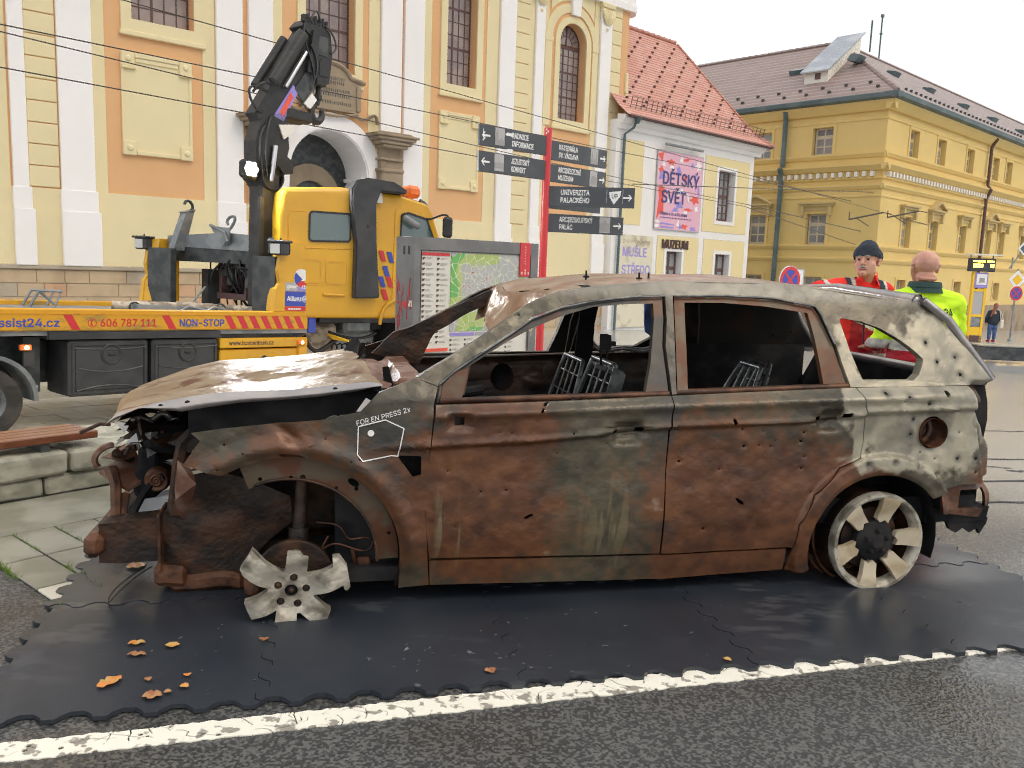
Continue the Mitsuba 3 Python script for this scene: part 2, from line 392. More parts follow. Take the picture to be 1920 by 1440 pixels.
# the low granite wall with a slatted bench on it, paving and cobbles at the left
WALL = Fr((-2.92, 4.74, 0), math.radians(40.0))
k = thing('granite_wall', 'low wall of rough granite blocks at the left, behind the front of the wreck', 'wall')
part(k, 'core', bx(-1.2, 4.6, .10, .62, -.45, .22), M['granite'], WALL)
s = -1.2; r = random.Random(3)
for zz, h, off in ((0.0, .125, .0), (.13, .145, .0)):
    s = -1.2 + off
    while s < 4.5:
        L = r.uniform(.5, .95) if zz > .1 else r.uniform(.35, .7)
        b = sub(bx(s + .008, s + L - .012, 0.0 if zz > .1 else .035, .70 if zz > .1 else .3, zz + .003, zz + h, .018), 3)
        part(k, 'block', jitter(b, .011, 9, int(s * 50) % 97), M['granite'], WALL, smooth=50)
        s += L
k = thing('slatted_bench', 'low bench of wet reddish brown wooden slats lying on the granite wall', 'bench')
for i in range(4):
    part(k, 'slat', bx(-2.2, .58 - .012 * i, .04 + i * .082, .112 + i * .082, .325, .372, .006), M['wood'], WALL, smooth=30)
for s in (-.9, .25):
    part(k, 'bracket', bx(s, s + .05, .06, .34, .27, .325), M['steeldark'], WALL)
pv = struct('pavement', slab(WALL.pt(np.array([[-3.5, -.60, 0], [5, -.60, 0], [5, .02, 0], [-3.5, .02, 0]]))[:, :2], .001, .012), M['slabgrey'], label='rough concrete gutter and narrow slabs with grassy joints before the granite wall')
w = -.605
for i in range(4):
    for j in range(17):
        s0, s1, w0, w1 = -.36 + .205 * j, -.36 + .205 * (j + 1), w - .42 * (i + 1), w - .42 * i
        part(pv, 'slab', bx(s0 + .005, s1 - .005, w0 + .006 + .0, w1 - .006, .002, .013 + .003 * rnd.random(), .003), M['slabgrey'] if rnd.random() < .6 else M['slabstone'], WALL)
tuft = []
for _ in range(900):
    i = rnd.choice([0, 0, 1, 2, 3, 4, 5]); s = -.36 + .205 * i + rnd.gauss(0, .006); ww = -.62 - rnd.random() * 1.1
    if meshkit.noise(np.array([s * 9, ww * 7, 0.])) < .5: continue
    h = .012 + rnd.random() * .03; a = rnd.random() * 6.3
    tuft.append(trimesh.Trimesh([[s - .003, ww, .004], [s + .003, ww, .004], [s + .016 * math.cos(a), ww + .016 * math.sin(a), h]], [[0, 1, 2]], process=False))
struct('grass', cat(*tuft), M['grass'], WALL, label='short grass growing in the slab joints', kind='stuff')

# flagstones and cobbles the tow truck stands on
TR = Fr((-4.978, 8.134, -.3725), math.radians(39.5), math.radians(1.7))
fl = struct('flagstone_pavement', bx(-4, 7, -1.05, 3.9, -.06, -.012), M['slabgrey'], TR, label='pale wet flagstone pavement under the tow truck')
for j in range(-3, 5):
    for i in range(-5, 12):
        s0 = i * .62 + (.31 if j % 2 else 0); w0 = -1.02 + (j + 3) * .42
        part(fl, 'flagstone', bx(s0 + .006, s0 + .614, w0 + .005, w0 + .415, -.015, .004 + .004 * rnd.random(), .004), M['slabstone'], TR)
cb = []
for j in range(13):
    for i in range(88):
        s0, w0 = -3.2 + i * .105 + (.05 if j % 2 else 0) + rnd.gauss(0, .006), -2.42 + j * .105 + rnd.gauss(0, .006)
        p = TR.pt(np.array([[s0, w0, 0.0]]))[0]; h = .008 + .012 * rnd.random()
        b = bx(s0, s0 + .088, w0, w0 + .088, -.04, h, .018); cb.append(b)
cbm = TR(cat(*cb)); p0 = TR.pt(np.array([[0, -1.05, 0.0]]))[0]
cbm.vertices[:, 2] += 0
struct('cobbles', cbm, M['cobble'], smooth=False, label='strip of dark wet cobbles beside the flagstones', kind='stuff')
# ================================================================ church
def scaled(p, k): return (np.array(p, float) - [0, 0, EYE]) * k + [0, 0, EYE]
_c = scaled((2.30, 20.75, 0), 1.69); CH = Fr((_c[0], _c[1], 0), math.radians(48.5))
BASE = 2.94
church = thing('church', 'tall baroque church front in orange, cream and white stucco with arched portal', 'church')
arch = lambda s0, s1, z0, zs, n=16: [(s0, z0), (s1, z0), (s1, zs)] + arc((s0 + s1) / 2, zs, (s1 - s0) / 2, (s1 - s0) / 2, 0, 180, n)[1:-1] + [(s0, zs)]
WIN = [(-18.63, -17.02, 7.35, 13.3, 0), (-13.75, -12.10, 7.05, 13.0, 0), (-8.62, -7.36, 7.38, 13.3, 0)]
AW = (-3.46, -2.06, 6.95, 9.75)
portal = arch(-14.28, -11.55, -1.3, 4.0)
holes = [Polygon([(a, c), (b, c), (b, d), (a, d)]) for a, b, c, d, _ in WIN] + [Polygon(arch(*AW)), Polygon(portal)]
face = sbox(-30, -1.4, .3, 14.6)
for h in holes: face = face.difference(h)
part(church, 'wall', prism(face, 0, .55), M['orange'], CH)
part(church, 'back_wall', bx(-30, .3, 1.6, 8, -1.4, 14.6), M['cream'], CH)
def strip(s0, s1, z0, z1, w, m, name):
    p = sbox(s0, z0, s1, z1)
    for h in holes: p = p.difference(h)
    if p.area > 1e-6: part(church, name, prism(p, -w, -.0), M[m], CH)
strip(-30, .30, 2.42, BASE, .05, 'cream', 'pedestal_band')
strip(-30, .30, 1.06, 2.42, .075, 'cream', 'pedestal_band')
TOP = 11.5
for a, b in ((-21.1, -20.43), (-5.66, -4.98), (-.76, -.12)):                    # rusticated strips, block by block
    r0 = random.Random(int(-a * 10)); z = BASE + .02
    while z < TOP:
        part(church, 'rusticated_block', bx(a, b, -.05, 0, z + .012, z + .50, .012), M['cream'], CH)
        z += .512
PIL = [(-26.2, -25.4), (-21.45, -21.12), (-20.40, -19.62), (-16.44, -15.70), (-15.52, -14.80), (-11.19, -10.44), (-10.33, -9.58), (-6.38, -5.68), (-4.72, -4.30), (-1.37, -.77)]
for a, b in PIL:
    part(church, 'pilaster', bx(a, b, -.13, 0, BASE, TOP, .01), M['white'], CH)
    part(church, 'pilaster_pedestal', cat(bx(a - .03, b + .05, -.16, 0, 2.42, BASE, .012), bx(a - .03, b + .10, -.19, 0, 1.06, 2.42, .012)), M['white'], CH)
for a, b in ((-19.60, -19.30), (-16.80, -16.46), (-14.78, -14.48), (-11.60, -11.21), (-9.56, -9.24), (-6.92, -6.40), (-4.28, -4.05), (-1.65, -1.39), (-4.97, -4.74), (-25.3, -24.9), (-22.0, -21.5)):
    strip(a, b, BASE, TOP, .025, 'cream', 'border_strip')
def window(holder, s0, s1, z0, z1, cols, rows, deep, fr, glass='pane', frame='brown', bar=.028, groups=None, z_lim=99, frm=.05):
    """frame, glazing bars and one pane per opening of the lattice"""
    wd = nm(holder + '__window'); put(wd, cat(bx(s0, s0 + frm, deep, deep + .06, z0, z1), bx(s1 - frm, s1, deep, deep + .06, z0, z1), bx(s0, s1, deep + .004, deep + .055, z0, z0 + frm * 1.4), bx(s0, s1, deep + .004, deep + .055, z1 - frm, z1)), M[frame], fr)
    bars = []; cw, rh = (s1 - s0) / cols, (z1 - z0) / rows
    for i in range(1, cols):
        t = bar * (2.2 if groups and i in groups[0] else 1); bars.append(bx(s0 + i * cw - t / 2, s0 + i * cw + t / 2, deep + .008, deep + .05, z0, z1))
    for j in range(1, rows):
        t = bar * (2.6 if groups and j in groups[1] else 1); bars.append(bx(s0, s1, deep + .012, deep + .046, z0 + j * rh - t / 2, z0 + j * rh + t / 2))
    part(wd, 'glazing_bars', cat(*bars), M[frame], fr)
    for i in range(cols):
        for j in range(rows):
            if z0 + j * rh > z_lim: continue
            part(wd, 'pane', bx(s0 + i * cw + .005, s0 + (i + 1) * cw - .005, deep + .026 + .004 * rnd.random(), deep + .036, z0 + j * rh + .005, z0 + (j + 1) * rh - .005), M[glass], fr)
    return wd
for (a, b, c, d, _), cols in zip(WIN, (5, 5, 5)):
    part(church, 'window_surround', prism(sbox(a - .26, c - .30, b + .26, d + .2).difference(sbox(a, c, b, d)), -.06, 0), M['cream'], CH)
    part(church, 'window_sill', bx(a - .30, b + .30, -.11, 0, c - .42, c - .30, .015), M['cream'], CH)
    window(church, a, b, c, d, cols, 14, .34, CH, groups=((2,), (3, 6, 9, 12)), z_lim=12.2)
a, b, c, d = AW
ring = Polygon(arch(a - .24, b + .24, c - .25, d)).difference(Polygon(arch(a, b, c, d)))
part(church, 'window_surround', prism(ring, -.06, 0), M['cream'], CH)
outer = Polygon(arch(a - .74, b + .60, c - .3, d)).difference(Polygon(arch(a - .40, b + .34, c - .4, d)))
part(church, 'arch_border', prism(outer, -.05, 0), M['cream'], CH)
part(church, 'impost', bx(a - .78, a - .36, -.075, 0, d - .12, d + .03), M['cream'], CH); part(church, 'impost', bx(b + .32, b + .64, -.075, 0, d - .12, d + .03), M['cream'], CH)
part(church, 'window_sill', bx(a - .3, b + .3, -.11, 0, c - .38, c - .25, .012), M['cream'], CH)
part(church, 'keystone', prism([(-2.95, 10.72), (-2.57, 10.72), (-2.50, 11.45), (-3.02, 11.45)], -.16, 0), M['white'], CH)
part(church, 'spandrel', prism(sbox(-3.95, 9.9, -1.7, 11.5).difference(Polygon(arch(a - .85, b + .70, 9.0, d))), -.03, 0), M['cream'], CH)
window(church, a, b, c, d - .1, 5, 9, .34, CH, groups=((2,), (3, 6)), bar=.026)
fan = Polygon(arch(a, b, d - .1, d)).buffer(.03)
fw = nm(church + '__window'); put(fw, prism(fan.difference(fan.buffer(-.07)), .34, .40), M['brown'], CH)
cs = (a + b) / 2
part(fw, 'glazing_bars', cat(bx(cs - .03, cs + .03, .348, .39, d - .1, d + .69), *[tube([(cs + .3 * math.cos(t), .37, d + .3 * math.sin(t)), (cs + .68 * math.cos(t), .37, d + .68 * math.sin(t))], .015, 5) for t in (.35, .75, 1.15, 2.0, 2.4, 2.8)], tube([(cs + .32 * math.cos(t), .37, d + .32 * math.sin(t)) for t in np.linspace(0, math.pi, 14)], .016, 5)), M['brown'], CH)
for t0, t1 in zip(np.linspace(0, math.pi, 9)[:-1], np.linspace(0, math.pi, 9)[1:]):
    part(fw, 'pane', prism([(cs + .33 * math.cos(t0), d + .33 * math.sin(t0)), (cs + .69 * math.cos(t0), d + .69 * math.sin(t0)), (cs + .69 * math.cos(t1), d + .69 * math.sin(t1)), (cs + .33 * math.cos(t1), d + .33 * math.sin(t1))], .372, .382), M['pane'], CH)
part(fw, 'pane', prism(arc(cs, d, .31, .31, 0, 180, 12), .372, .382), M['pane'], CH)
# blank stucco panels
for s0, s1, z0, z1 in ((-18.92, -17.12, 3.97, 6.52), (-8.88, -7.18, 3.95, 6.48)):
    p = nm(church + '__stucco_panel'); put(p, bx(s0, s1, -.045, 0, z0, z1, .008), M['cream'], CH)
    part(p, 'moulding', cat(bx(s0 + .34, s1 - .34, -.10, -.04, z1 - .12, z1, .012), bx(s0 + .34, s1 - .34, -.10, -.04, z0, z0 + .10, .012), bx(s0, s0 + .07, -.075, -.04, z0 + .3, z1 - .3), bx(s1 - .07, s1, -.075, -.04, z0 + .3, z1 - .3), bx(s0 + .36, s1 - .36, -.075, -.04, z1 - .22, z1 - .13)), M['cream'], CH)
    for x in (s0, s1 - .33):
        for z in (z0 - .02, z1 - .35):
            rz = part(p, 'corner_block', cat(bx(x, x + .33, -.11, -.04, z, z + .36, .015), lathe([(.0, -.155), (.05, -.15), (.085, -.11)], (x + .165, 0, z + .18), 'y', 12), bx(x - .0, x + .36, -.13, -.04, z - .06, z, .01) if z > z0 + 1 else None), M['cream'], CH)
# portal
part(church, 'archivolt', prism(Polygon(arch(-14.75, -11.08, -1.3, 4.0)).difference(Polygon(portal)), -.05, 0), M['white'], CH)
part(church, 'portal_reveal', prism(Polygon(portal).buffer(.02).difference(Polygon(arch(-14.24, -11.59, -1.4, 4.0))).union(Polygon()), .0, 1.3), M['white'], CH)
part(church, 'impost', bx(-11.75, -11.2, .1, 1.2, 3.93, 4.03), M['white'], CH)
part(church, 'portal_back', bx(-15, -11, 1.3, 1.4, -1.4, 6), M['steeldark'], CH)
inner = Polygon(arch(-14.0, -11.9, -1.3, 3.35)).difference(Polygon(arch(-13.62, -12.25, -1.4, 3.2)))
part(church, 'door_frame', prism(inner, 1.15, 1.3), M['brownstone'], CH)
for s in (-10.88, -15.12):
    cp = nm(church + '__column'); put(cp, cat(bx(s - .40, s + .40, -.24, 0, -1.3, 3.85, .03), bx(s - .37, s + .37, -.25, 0, 4.35, 4.98)), M['brownstone'], CH)
    part(cp, 'capital', jitter(sub(cat(bx(s - .42, s + .42, -.32, 0, 3.86, 4.36, .04), bx(s - .46, s + .46, -.36, 0, 4.24, 4.36, .03), bx(s - .45, s + .45, -.34, 0, 4.60, 4.68, .02), bx(s - .43, s + .43, -.3, 0, 3.80, 3.90, .03)), 3), .022, 6), M['brownstone'], CH, smooth=40)
    part(cp, 'cornice', cat(*[bx(s - e, s + e, -.30 - e * .5, 0, z, z + h, .02) for e, z, h in ((.46, 4.98, .10), (.58, 5.08, .12), (.70, 5.20, .10), (.80, 5.30, .08))], prism([(s - .82, 5.38), (s + .82, 5.38), (s + .55, 5.46), (s - .55, 5.46)], -.5, 0)), M['brownstone'], CH)
iw = nm(church + '__inscription_tablet')
put(iw, prism([(-13.95, 5.9), (-12.0, 5.9), (-12.0, 6.75), (-11.85, 6.8), (-12.3, 6.86)] + arc(-12.97, 6.7, .7, .52, 20, 160, 14) + [(-14.1, 6.8), (-13.95, 6.75)], -.14, 0), M['brownstone'], CH)
part(iw, 'moulding', cat(tube([(x, -.15, z) for x, z in [(-14.15, 6.82), (-13.7, 6.9)] + arc(-12.97, 6.72, .72, .55, 160, 20, 14) + [(-12.25, 6.9), (-11.8, 6.82)]], .065, 6), bx(-14.0, -13.85, -.2, -.1, 5.95, 6.7, .02), bx(-12.1, -11.95, -.2, -.1, 5.95, 6.7, .02), tube(smoothpath([(-12.1, -.15, 5.9), (-11.75, -.15, 5.78), (-11.45, -.15, 5.92), (-11.35, -.15, 5.66)], 14), .05, 6), tube(smoothpath([(-13.85, -.15, 5.9), (-14.2, -.15, 5.78), (-14.5, -.15, 5.92), (-14.6, -.15, 5.66)], 14), .05, 6), tube(smoothpath([(-12.1, -.15, 5.86), (-12.97, -.15, 5.74), (-13.85, -.15, 5.86)], 12), .05, 6)), M['brownstone'], CH, smooth=40)
rows = []
for j, z in enumerate((6.82, 6.70, 6.48, 6.34, 6.12)):
    x = -13.65 + .2 * (j < 2)
    while x < -12.3 - .2 * (j < 2):
        L = rnd.uniform(.03, .07); rows.append(bx(x, x + L * .5, -.147, -.14, z - .045, z + .045)); x += L + .02
part(iw, 'carved_letters', cat(*rows), M['steeldark'], CH, label='rows of worn illegible carved letters', stuff=True)
# stone plinth, stone by stone
part(church, 'plinth', bx(-30, .32, -.06, 0, -1.5, .98), M['sand3'], CH)
part(church, 'plinth_moulding', bx(-30, .34, -.16, 0, .96, 1.08, .02), M['sand3'], CH)
r = random.Random(11)
for j, (z0, z1) in enumerate(((.62, .955), (.28, .61), (-.08, .27), (-.46, -.09), (-.84, -.47), (-1.3, -.85))):
    s = -24.0
    while s < .1:
        L = r.uniform(.5, 1.25)
        if s + L > -22 and not (-14.3 < s + L / 2 < -11.5): part(church, 'stone', bx(s + .006, min(s + L, .3) - .006, -.085 - .01 * r.random(), -.05, z0 + .005, z1 - .005, .008), M[r.choice(['sand1', 'sand1', 'sand2', 'sand3'])], CH)
        s += L
# entablature, capitals and the narrow end of the front
prof = [(0, 11.5), (-.18, 11.5), (-.18, 11.75), (-.10, 11.78), (-.10, 12.3), (-.30, 12.4), (-.55, 12.75), (-.62, 12.75), (-.62, 13.0), (0, 13.1)]
part(church, 'cornice', prof_along(prof, -30, .55), M['white'], CH)
part(church, 'cornice_end', lathe([(.0, 11.5), (.5, 11.5), (.5, 11.75), (.42, 11.78), (.42, 12.3), (.62, 12.4), (.86, 12.75), (.92, 12.75), (.92, 13.0), (0, 13.1)], (.42, .42, 0), 'z', 24), M['white'], CH, smooth=30)
for s in (-1.07, -4.52):
    orn = [bx(s - .36, s + .36, -.22, 0, 11.32, 11.5, .02)]
    for i in range(9):
        a_ = i / 8 * math.pi; orn.append(tube(smoothpath([(s + .30 * math.cos(a_), -.15, 11.28), (s + .26 * math.cos(a_), -.22, 11.0), (s + .1 * math.cos(a_), -.16, 10.72)], 8), [.05] * 5 + [.04, .03, .02], 6))
    orn += [lathe([(.0, -.24), (.07, -.22), (.11, -.13)], (s, 0, 10.95), 'y', 10), lathe([(.0, -.2), (.05, -.18), (.06, -.13)], (s, 0, 10.55), 'y', 8)]
    part(church, 'capital', cat(*orn), M['cream'], CH, smooth=40)
part(church, 'end_wall', cat(bx(.0, .30, -.02, .5, -1.4, 11.5), bx(-.1, .0, -.03, 0, BASE, 11.5)), M['orange'], CH)
part(church, 'end_moulding', cat(bx(.2, .36, -.10, .3, 8.4, 9.2, .03), bx(.24, .34, -.08, .3, 7.6, 8.4, .03), *[tube(smoothpath([(.32, -.02, 9.0), (.36, -.02, 8.2), (.32, -.02, 7.3), (.15, -.02, 6.9), (-.15, -.02, 6.7)], 16), .07, 6)]), M['cream'], CH)
# ================================================================ museum building
_m = scaled((6.12, 23.45, 0), 1.75); MU = Fr((_m[0], _m[1], 0), math.radians(46.4))
museum = thing('museum_building', 'white and pale yellow two storey museum building with a steep red tiled roof', 'building')
mw = [(-2.38, -1.04, 3.80, 6.06)]; md = [(-5.97, -4.85, -1.3, 2.30), (-2.26, -1.08, -1.3, 2.30)]
face = sbox(-9.6, -1.5, .54, 7.3)
for a, b, c, d in mw + md: face = face.difference(sbox(a, c, b, d))
part(museum, 'wall', prism(face, 0, .4), M['museum_w'], MU)
part(museum, 'back_wall', cat(bx(-9.6, .54, .8, 9, -1.5, 7.3), bx(.14, .54, .0, 9, -1.5, 7.3)), M['museum_w'], MU)
for a, b, c, d in ((-9.2, -7.85, 3.28, 6.60), (-3.45, .18, 3.28, 6.60), (-6.62, -3.60, -1.4, 2.94), (-3.20, .18, -1.4, 2.94)):
    p = sbox(a, c, b, d)
    for h in mw + md: p = p.difference(sbox(h[0] - .16, h[2] - .16, h[1] + .16, h[3] + .16))
    part(museum, 'wall_panel', prism(p, -.02, 0), M['museum_y'], MU)
    part(museum, 'panel_edge', prism(p.buffer(.012, join_style=2).difference(p), -.012, 0), M['greyart'], MU)
for (a, b, c, d) in mw + md:
    part(museum, 'window_surround', prism(sbox(a - .16, c - .16, b + .16, d + .16).difference(sbox(a, c, b, d)), -.05, 0), M['museum_w'], MU)
a, b, c, d = mw[0]
wd = window(museum, a + .1, b - .1, c, d, 3, 6, .22, MU, glass='paneb', groups=((1, 2), (3,)), bar=.05, frm=.09)
for a, b, c, d in md:
    window(museum, a + .05, b - .05, c, d, 2, 5, .22, MU, glass='paneb', groups=((1,), (4,)), bar=.06, frm=.10)
part(museum, 'cornice', prof_along([(0, 6.95), (-.12, 6.95), (-.14, 7.1), (-.26, 7.15), (-.40, 7.34), (-.40, 7.44), (0, 7.5)], -9.6, .94), M['museum_w'], MU)
part(museum, 'gutter', tube([(-9.5, -.52, 7.40), (1.15, -.52, 7.40)], .075, 8), M['brown'], MU)
dp = [(-8.95, -.45, 7.3), (-9.0, -.35, 7.0), (-9.25, -.12, 6.75), (-9.28, -.12, 1.0), (-9.28, -.12, -1.2)]
part(museum, 'drainpipe', cat(tube(dp, .055, 8), tube([(-8.95, -.5, 7.42), (-8.95, -.48, 7.15)], [.16, .07], 8)), M['gutter'], MU)
# the roof: steep front slope flared at the eaves, hipped at its right end
ROOF = [(0.0, -.60, 7.42), (.55, -.12, 7.80), (1.1, .35, 8.32), (4.2, 2.75, 11.9)]
def roofpt(s, t):
    ts = [q[0] for q in ROOF]; return (s, float(np.interp(t, ts, [q[1] for q in ROOF])), float(np.interp(t, ts, [q[2] for q in ROOF])))
hip = lambda t: 1.28 - np.interp(t, [0, .55, 1.1, 4.2], [0, .34, .62, 2.35]) * 1.55
rows = [[roofpt(-9.7 + (hip(t) + 9.7) * i / 24, t) for i in range(25)] for t in np.r_[0, .28, .55, .82, 1.1, np.linspace(1.5, 4.2, 8)]]
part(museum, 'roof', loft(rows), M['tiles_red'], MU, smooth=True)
rr = [(hip(t), roofpt(0, t)[1], roofpt(0, t)[2]) for t in np.linspace(0, 4.2, 16)]
back = [(hip(t), 5.6 - roofpt(0, t)[1], roofpt(0, t)[2]) for t in np.linspace(0, 4.2, 16)]
part(museum, 'roof_side', loft([rr, back]), M['tiles_red'], MU, smooth=True)
part(museum, 'roof_back', loft([[(-9.7, 2.75, 11.9), (hip(4.2), 2.75, 11.9)], [(-9.7, 6.2, 7.4), (1.2, 6.2, 7.4)]]), M['tiles_red'], MU)
part(museum, 'ridge_tiles', cat(*[tube([p, q], .07, 6) for p, q in zip(rr[:-1], rr[1:])], *[tube([(-9.7 + i * .4, 2.75, 11.93), (-9.7 + i * .4 + .39, 2.75, 11.95)], [.08, .1], 6) for i in range(int((hip(4.2) + 9.7) / .4))]), M['tiles_red'], MU)
part(museum, 'chimney_pipe', tube([(hip(3.3) + .2, 2.5, 10.3), (hip(3.3) + .2, 2.5, 11.3)], .06, 6), M['gutter'], MU)
sg = []
for q in range(13):
    for i in range(14):
        t = .75 + i * .26; s = -14.2 + q * 1.25 + i * .42
        if -9.6 < s < hip(t) - .15 and t < 4.1:
            x, w_, z_ = roofpt(s, t); sg.append(bx(x - .045, x + .045, w_ - .06, w_ + .02, z_ + .0, z_ + .07))
part(museum, 'snow_guards', cat(*sg), M['brown'], MU, stuff=True)
rl = []
for dt in (.55, .72, .88):
    rl.append(tube([tuple(np.array(roofpt(s, .55)) + [0, -.10 - .0 * dt, dt - .45]) for s in (-9.0, 1.0)], .012, 4))
for s in np.arange(-9.0, 1.0, .33): rl.append(tube([tuple(np.array(roofpt(s, .55))), tuple(np.array(roofpt(s, .55)) + [0, -.10, .43])], .012 if int(s * 100) % 3 else .02, 4))
part(museum, 'snow_rail', cat(*rl), M['brown'], MU)
part(museum, 'wall_letters', flat_text('MUZEUM', .36, -6.35, 2.42, -.04, .05, True, 1.85), M['brown'], MU, label='dark letters reading MUZEUM above the door')
part(museum, 'strip_lamp', cat(bx(-6.72, -4.02, -.30, -.18, 6.62, 6.72, .02), bx(-6.3, -6.25, -.2, 0, 6.66, 6.7), bx(-4.5, -4.45, -.2, 0, 6.66, 6.7)), M['steel'], MU)
# poster: flat print, the figures as plain coloured shapes
po = thing('exhibition_poster', 'large pink poster with dark lettering hanging on the white museum wall', 'poster')
s0, s1, z0, z1 = -6.95, -3.74, 3.22, 6.42
part(po, 'sheet', bx(s0, s1, -.075, -.045, z0, z1), M['pink'], MU)
part(po, 'frame', prism(sbox(s0 - .03, z0 - .03, s1 + .03, z1 + .03).difference(sbox(s0, z0, s1, z1)), -.08, -.04), M['greyart'], MU)
def pt2(pl, m, name='print', dw=0.0): part(po, name, prism(pl, -.080 - dw, -.0755 - dw), M[m], MU)
W_, H_ = s1 - s0, z1 - z0
def pp(pts): return [(s0 + x * W_, z0 + y * H_) for x, y in pts]
rp = random.Random(5)
shapes = {'orangered': [], 'lilac': [], 'wht': []}
def star(cx, cy, rx, ry, k, r_): return pp([(cx + rx * (1 if i % 2 else .45) * math.cos(i * math.pi / k + r_), cy + ry * (1 if i % 2 else .5) * math.sin(i * math.pi / k + r_)) for i in range(2 * k)])
for (cx, cy, rx, ry, k, m) in ((.06, .93, .08, .06, 3, 'orangered'), (.28, .87, .09, .04, 5, 'orangered'), (.62, .93, .10, .025, 2, 'orangered'), (.90, .88, .07, .07, 6, 'wht'), (.08, .75, .06, .06, 4, 'orangered'), (.62, .70, .04, .05, 4, 'orangered'),
    (.86, .42, .12, .06, 5, 'orangered'), (.72, .28, .09, .03, 2, 'orangered'), (.65, .05, .09, .035, 4, 'orangered'), (.50, .33, .10, .06, 4, 'lilac'), (.42, .26, .08, .03, 3, 'lilac'), (.85, .66, .03, .12, 2, 'lilac'), (.46, .78, .05, .10, 2, 'lilac'), (.10, .68, .08, .07, 3, 'lilac'), (.76, .87, .03, .06, 2, 'lilac'),
    (.85, .03, .08, .03, 4, 'lilac'), (.56, .045, .05, .03, 5, 'lilac'), (.52, .50, .12, .05, 6, 'wht'), (.70, .44, .03, .09, 2, 'wht'), (.28, .38, .03, .05, 3, 'wht'), (.05, .09, .05, .02, 6, 'wht'), (.04, .035, .05, .02, 6, 'wht'), (.30, .80, .05, .03, 5, 'wht'), (.50, .92, .04, .05, 3, 'wht'), (.90, .30, .05, .04, 4, 'wht'), (.50, .08, .03, .05, 3, 'wht'), (.66, .24, .05, .025, 3, 'wht'), (.12, .83, .04, .03, 3, 'wht'), (.93, .55, .03, .08, 2, 'lilac')):
    shapes[m].append(Polygon(star(cx, cy, rx, ry, k, rp.random() * 3)).buffer(.02))
shapes['orangered'].append(Polygon(pp([(.02, .12), (.10, .20), (.17, .22), (.15, .42), (.20, .50), (.10, .56), (.03, .52), (.06, .40)])))
shapes['lilac'] += [Polygon(pp([(.12, .085), (.42, .07), (.42, .055), (.12, .06)])), Polygon(pp([(.12, .04), (.42, .03), (.42, .015), (.12, .015)]))]
for i, (m, ps) in enumerate(shapes.items()):
    for g in _polys(unary_union(ps)): pt2(g, m, dw=i * .004)
part(po, 'lettering', cat(flat_text('DĚTSKÝ', .50, s0 + .10 * W_, z0 + .585 * H_, -.095, .004, True, 2.62), flat_text('SVĚT', .50, s0 + .10 * W_, z0 + .345 * H_, -.095, .004, True, 1.70)), M['ink'], MU, label='dark lettering DĚTSKÝ SVĚT')
part(po, 'small_print', cat(flat_text('Dětství v 19. a 20. století', .115, s0 + .10 * W_, z0 + .185 * H_, -.095, .004, True, 1.9), *[bx(s0 + x * W_, s0 + (x + .05) * W_, -.099, -.095, z0 + .145 * H_, z0 + .155 * H_) for x in np.arange(.1, .8, .065)]), M['ink'], MU)
ba = thing('exhibition_banner', 'beige banner with blue lettering low on the museum wall beside the church', 'banner')
part(ba, 'sheet', bx(-9.15, -7.0, -.09, -.05, -.9, 2.86), M['banner'], MU)
part(ba, 'lettering', cat(flat_text('MUŠLE', .36, -9.0, 2.0, -.091, .004, True, 1.55), flat_text('STŘEDO', .36, -9.0, 1.28, -.091, .004, True, 1.85), flat_text('MOŘÍ', .36, -9.0, .52, -.091, .004, True, 1.2)), M['lilac'], MU, label='blue lettering MUŠLE STŘEDO MOŘÍ')
part(ba, 'print', cat(*[tube([(-8.9 + .27 * i + .12 * math.cos(t) * (1 - t / 9), -.095, 2.58 + .1 * math.sin(t) * (1 - t / 9)) for t in np.linspace(0, 8, 16)], .008, 4) for i in range(7)]), M['brownstone'], MU)
